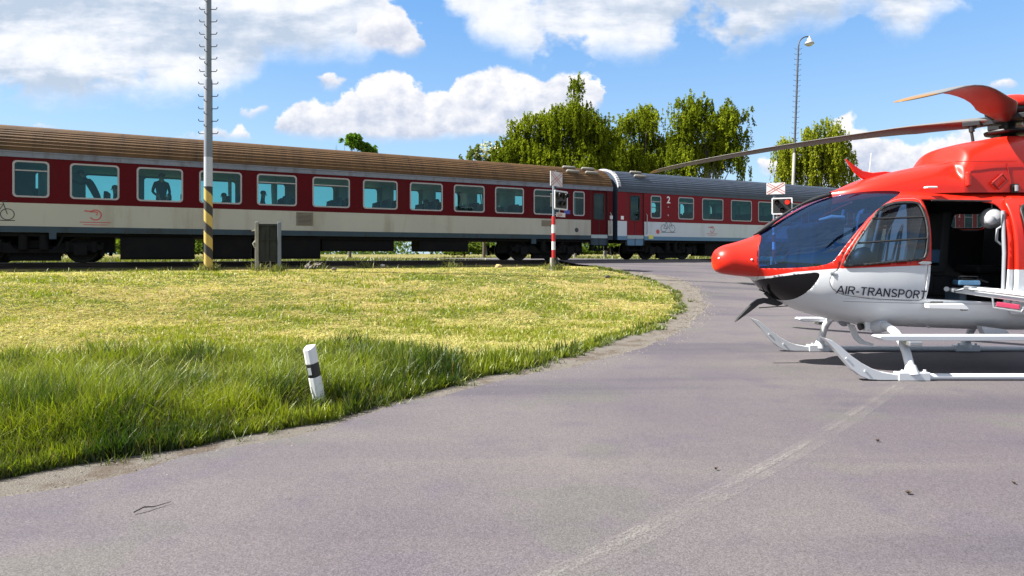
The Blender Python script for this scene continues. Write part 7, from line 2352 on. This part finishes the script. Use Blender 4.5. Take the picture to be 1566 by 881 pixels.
def person(label, s, lat, facing, pose, cloth, height=1.76, group='passengers in the older coach'):
    """facing: turn about the vertical; pose 'stand', 'lean' or 'sit'; stands on the coach floor"""
    qx = sp(S1 + s, PW + lat)
    root = thing('person', label, 'person', (qx.x, qx.y, RAILZ + 1.14), ANG + facing, group)
    k = height / 1.76
    J = {}; E = []
    def j(n, p, r): J[n] = (Vector(p) * k, r * k if not isinstance(r, tuple) else (r[0] * k, r[1] * k))
    # faces -Y; x is the person's right to left
    if pose == 'sit':
        hip = Vector((0, 0.0, 0.56)); fwd = -0.42
        j('pelvis', hip, (0.16, 0.12)); chest = hip + Vector((0, -0.02, 0.36)); neck = hip + Vector((0, -0.03, 0.56)); head = hip + Vector((0, -0.05, 0.70))
    elif pose == 'lean':
        hip = Vector((0, 0.0, 0.95)); j('pelvis', hip, (0.16, 0.125)); chest = hip + Vector((0, -0.20, 0.36)); neck = hip + Vector((0, -0.34, 0.53)); head = hip + Vector((0, -0.43, 0.66))
    else:
        hip = Vector((0, 0, 0.95)); j('pelvis', hip, (0.16, 0.125)); chest = hip + Vector((0, 0.0, 0.40)); neck = hip + Vector((0, 0.0, 0.585)); head = hip + Vector((0, -0.02, 0.71))
    j('waist', hip.lerp(chest, 0.45), (0.15, 0.115)); j('chest', chest, (0.185, 0.13)); j('neck', neck, 0.058); j('head', head, (0.078, 0.092)); j('crown', head + (head - neck).normalized() * 0.09, (0.06, 0.07))
    E += [('pelvis', 'waist'), ('waist', 'chest'), ('chest', 'neck'), ('neck', 'head'), ('head', 'crown')]
    for sd, n in ((-1, 'r'), (1, 'l')):
        sh = chest + Vector((sd * 0.185, 0, 0.10))
        j('sh' + n, sh, 0.062)
        if pose == 'lean':
            el, wr = sh + Vector((sd * 0.03, -0.26, -0.08)), sh + Vector((sd * 0.0, -0.50, 0.0))
        elif pose == 'sit':
            el, wr = sh + Vector((sd * 0.04, -0.08, -0.27)), sh + Vector((-sd * 0.03, -0.30, -0.36))
        else:
            el, wr = sh + Vector((sd * 0.07, 0.03, -0.28)), sh + Vector((-sd * 0.02, -0.16, -0.42))
        j('el' + n, el, 0.046); j('wr' + n, wr, 0.033)
        d = (wr - el).normalized(); side = d.cross(Vector((0, 0, 1))).normalized()
        pm_ = wr + d * 0.07; j('pa' + n, pm_, (0.042, 0.020))
        E += [('chest', 'sh' + n), ('sh' + n, 'el' + n), ('el' + n, 'wr' + n), ('wr' + n, 'pa' + n)]
        for fi, (off, ln) in enumerate(((-0.032, 0.070), (-0.011, 0.082), (0.011, 0.076), (0.031, 0.060))):
            b = pm_ + side * off + d * 0.035; t = b + d * ln * 0.55 - Vector((0, 0, 0.012)); u = t + d * ln * 0.42 - Vector((0, 0, 0.022))
            j('f%d%s' % (fi, n), b, 0.010); j('g%d%s' % (fi, n), t, 0.009); j('h%d%s' % (fi, n), u, 0.007)
            E += [('pa' + n, 'f%d%s' % (fi, n)), ('f%d%s' % (fi, n), 'g%d%s' % (fi, n)), ('g%d%s' % (fi, n), 'h%d%s' % (fi, n))]
        th = wr + d * 0.03 + side * (-sd) * 0.042; j('t0' + n, th, 0.011); j('t1' + n, th + d * 0.04 + side * (-sd) * 0.018, 0.009)
        E += [('wr' + n, 't0' + n), ('t0' + n, 't1' + n)]
        hp_ = hip + Vector((sd * 0.095, 0, -0.06)); j('hp' + n, hp_, 0.088)
        if pose == 'sit':
            kn = hp_ + Vector((sd * 0.03, -0.42, 0.0)); an = kn + Vector((0, 0.02, -0.42))
        else:
            kn = hp_ + Vector((sd * 0.02, -0.02, -0.43)); an = kn + Vector((0, 0.03, -0.40))
        toe = an + Vector((0, -0.17, -0.045))
        j('kn' + n, kn, 0.060); j('an' + n, an, 0.042); j('to' + n, toe, (0.045, 0.03))
        E += [('pelvis', 'hp' + n), ('hp' + n, 'kn' + n), ('kn' + n, 'an' + n), ('an' + n, 'to' + n)]
    hc = head * k
    wrs = [J['pa' + n][0] for n in 'rl']
    def isskin(c): return (c - hc).length < 0.15 * k or min((c - w_).length for w_ in wrs) < 0.14 * k
    b = skin_body('body', J, E, 'pelvis', [cloth, M_SKIN], root, isskin)
    up = (head - neck).normalized()
    hm = MB()
    MM = Matrix.Translation(hc + up * 0.035 * k + Vector((0, 0.012, 0)))
    hm.lathe([(0.088 * k, -0.03 * k), (0.100 * k, 0.01 * k), (0.094 * k, 0.05 * k), (0.065 * k, 0.088 * k), (0.001, 0.104 * k)], 16, 0, MM)
    hm.build('hair', [M_HAIR], root)
    fm = MB()
    for sd in (-1, 1):
        fm.lathe([(0.001, 0.012), (0.010, 0.008), (0.011, 0), (0.001, -0.006)], 8, 0, Matrix.Translation(hc + Vector((sd * 0.032, -0.085, 0.012)) * k) @ Matrix.Rotation(R(90), 4, 'X'))
        fm.tube([hc + Vector((sd * 0.082, 0.0, 0.03)) * k, hc + Vector((sd * 0.088, 0.005, -0.03)) * k], [0.018 * k, 0.012 * k], 8)
    fm.tube([hc + Vector((0, -0.085, 0.01)) * k, hc + Vector((0, -0.112, -0.025)) * k, hc + Vector((0, -0.088, -0.035)) * k], [0.009 * k, 0.015 * k, 0.008 * k], 8)
    fm.box(-0.025 * k, -0.092 * k, -0.062 * k, 0.025 * k, -0.080 * k, -0.054 * k, 0, Matrix.Translation(hc))
    fm.build('face', [M_SKIN], root)
    return root


def xs(px, lat=0.6): return s_of(px, PW + lat) - S1
person('standing passenger bending towards the left with both arms out, in the second window', xs(150), 0.55, R(-90), 'lean', M_CLO[0], 1.80)
person('seated passenger looking out at the right edge of the second window', xs(178), 0.70, R(-80), 'sit', M_CLO[1], 1.72)
person('standing passenger with hands folded, upright in the middle of the third window', xs(247), 0.55, R(15), 'stand', M_CLO[0], 1.78)
person('low seated passenger right of the striped post, in the fourth window', xs(345), 1.0, R(-70), 'sit', M_CLO[2], 1.62)
person('seated passenger at the left side of the fifth window', xs(401), 0.7, R(90), 'sit', M_CLO[1], 1.76)
person('seated passenger on the left of the pair in the eighth window', xs(657), 0.9, R(-90), 'sit', M_CLO[0], 1.70)
person('seated passenger on the right of the pair in the eighth window', xs(671), 0.9, R(90), 'sit', M_CLO[2], 1.74)
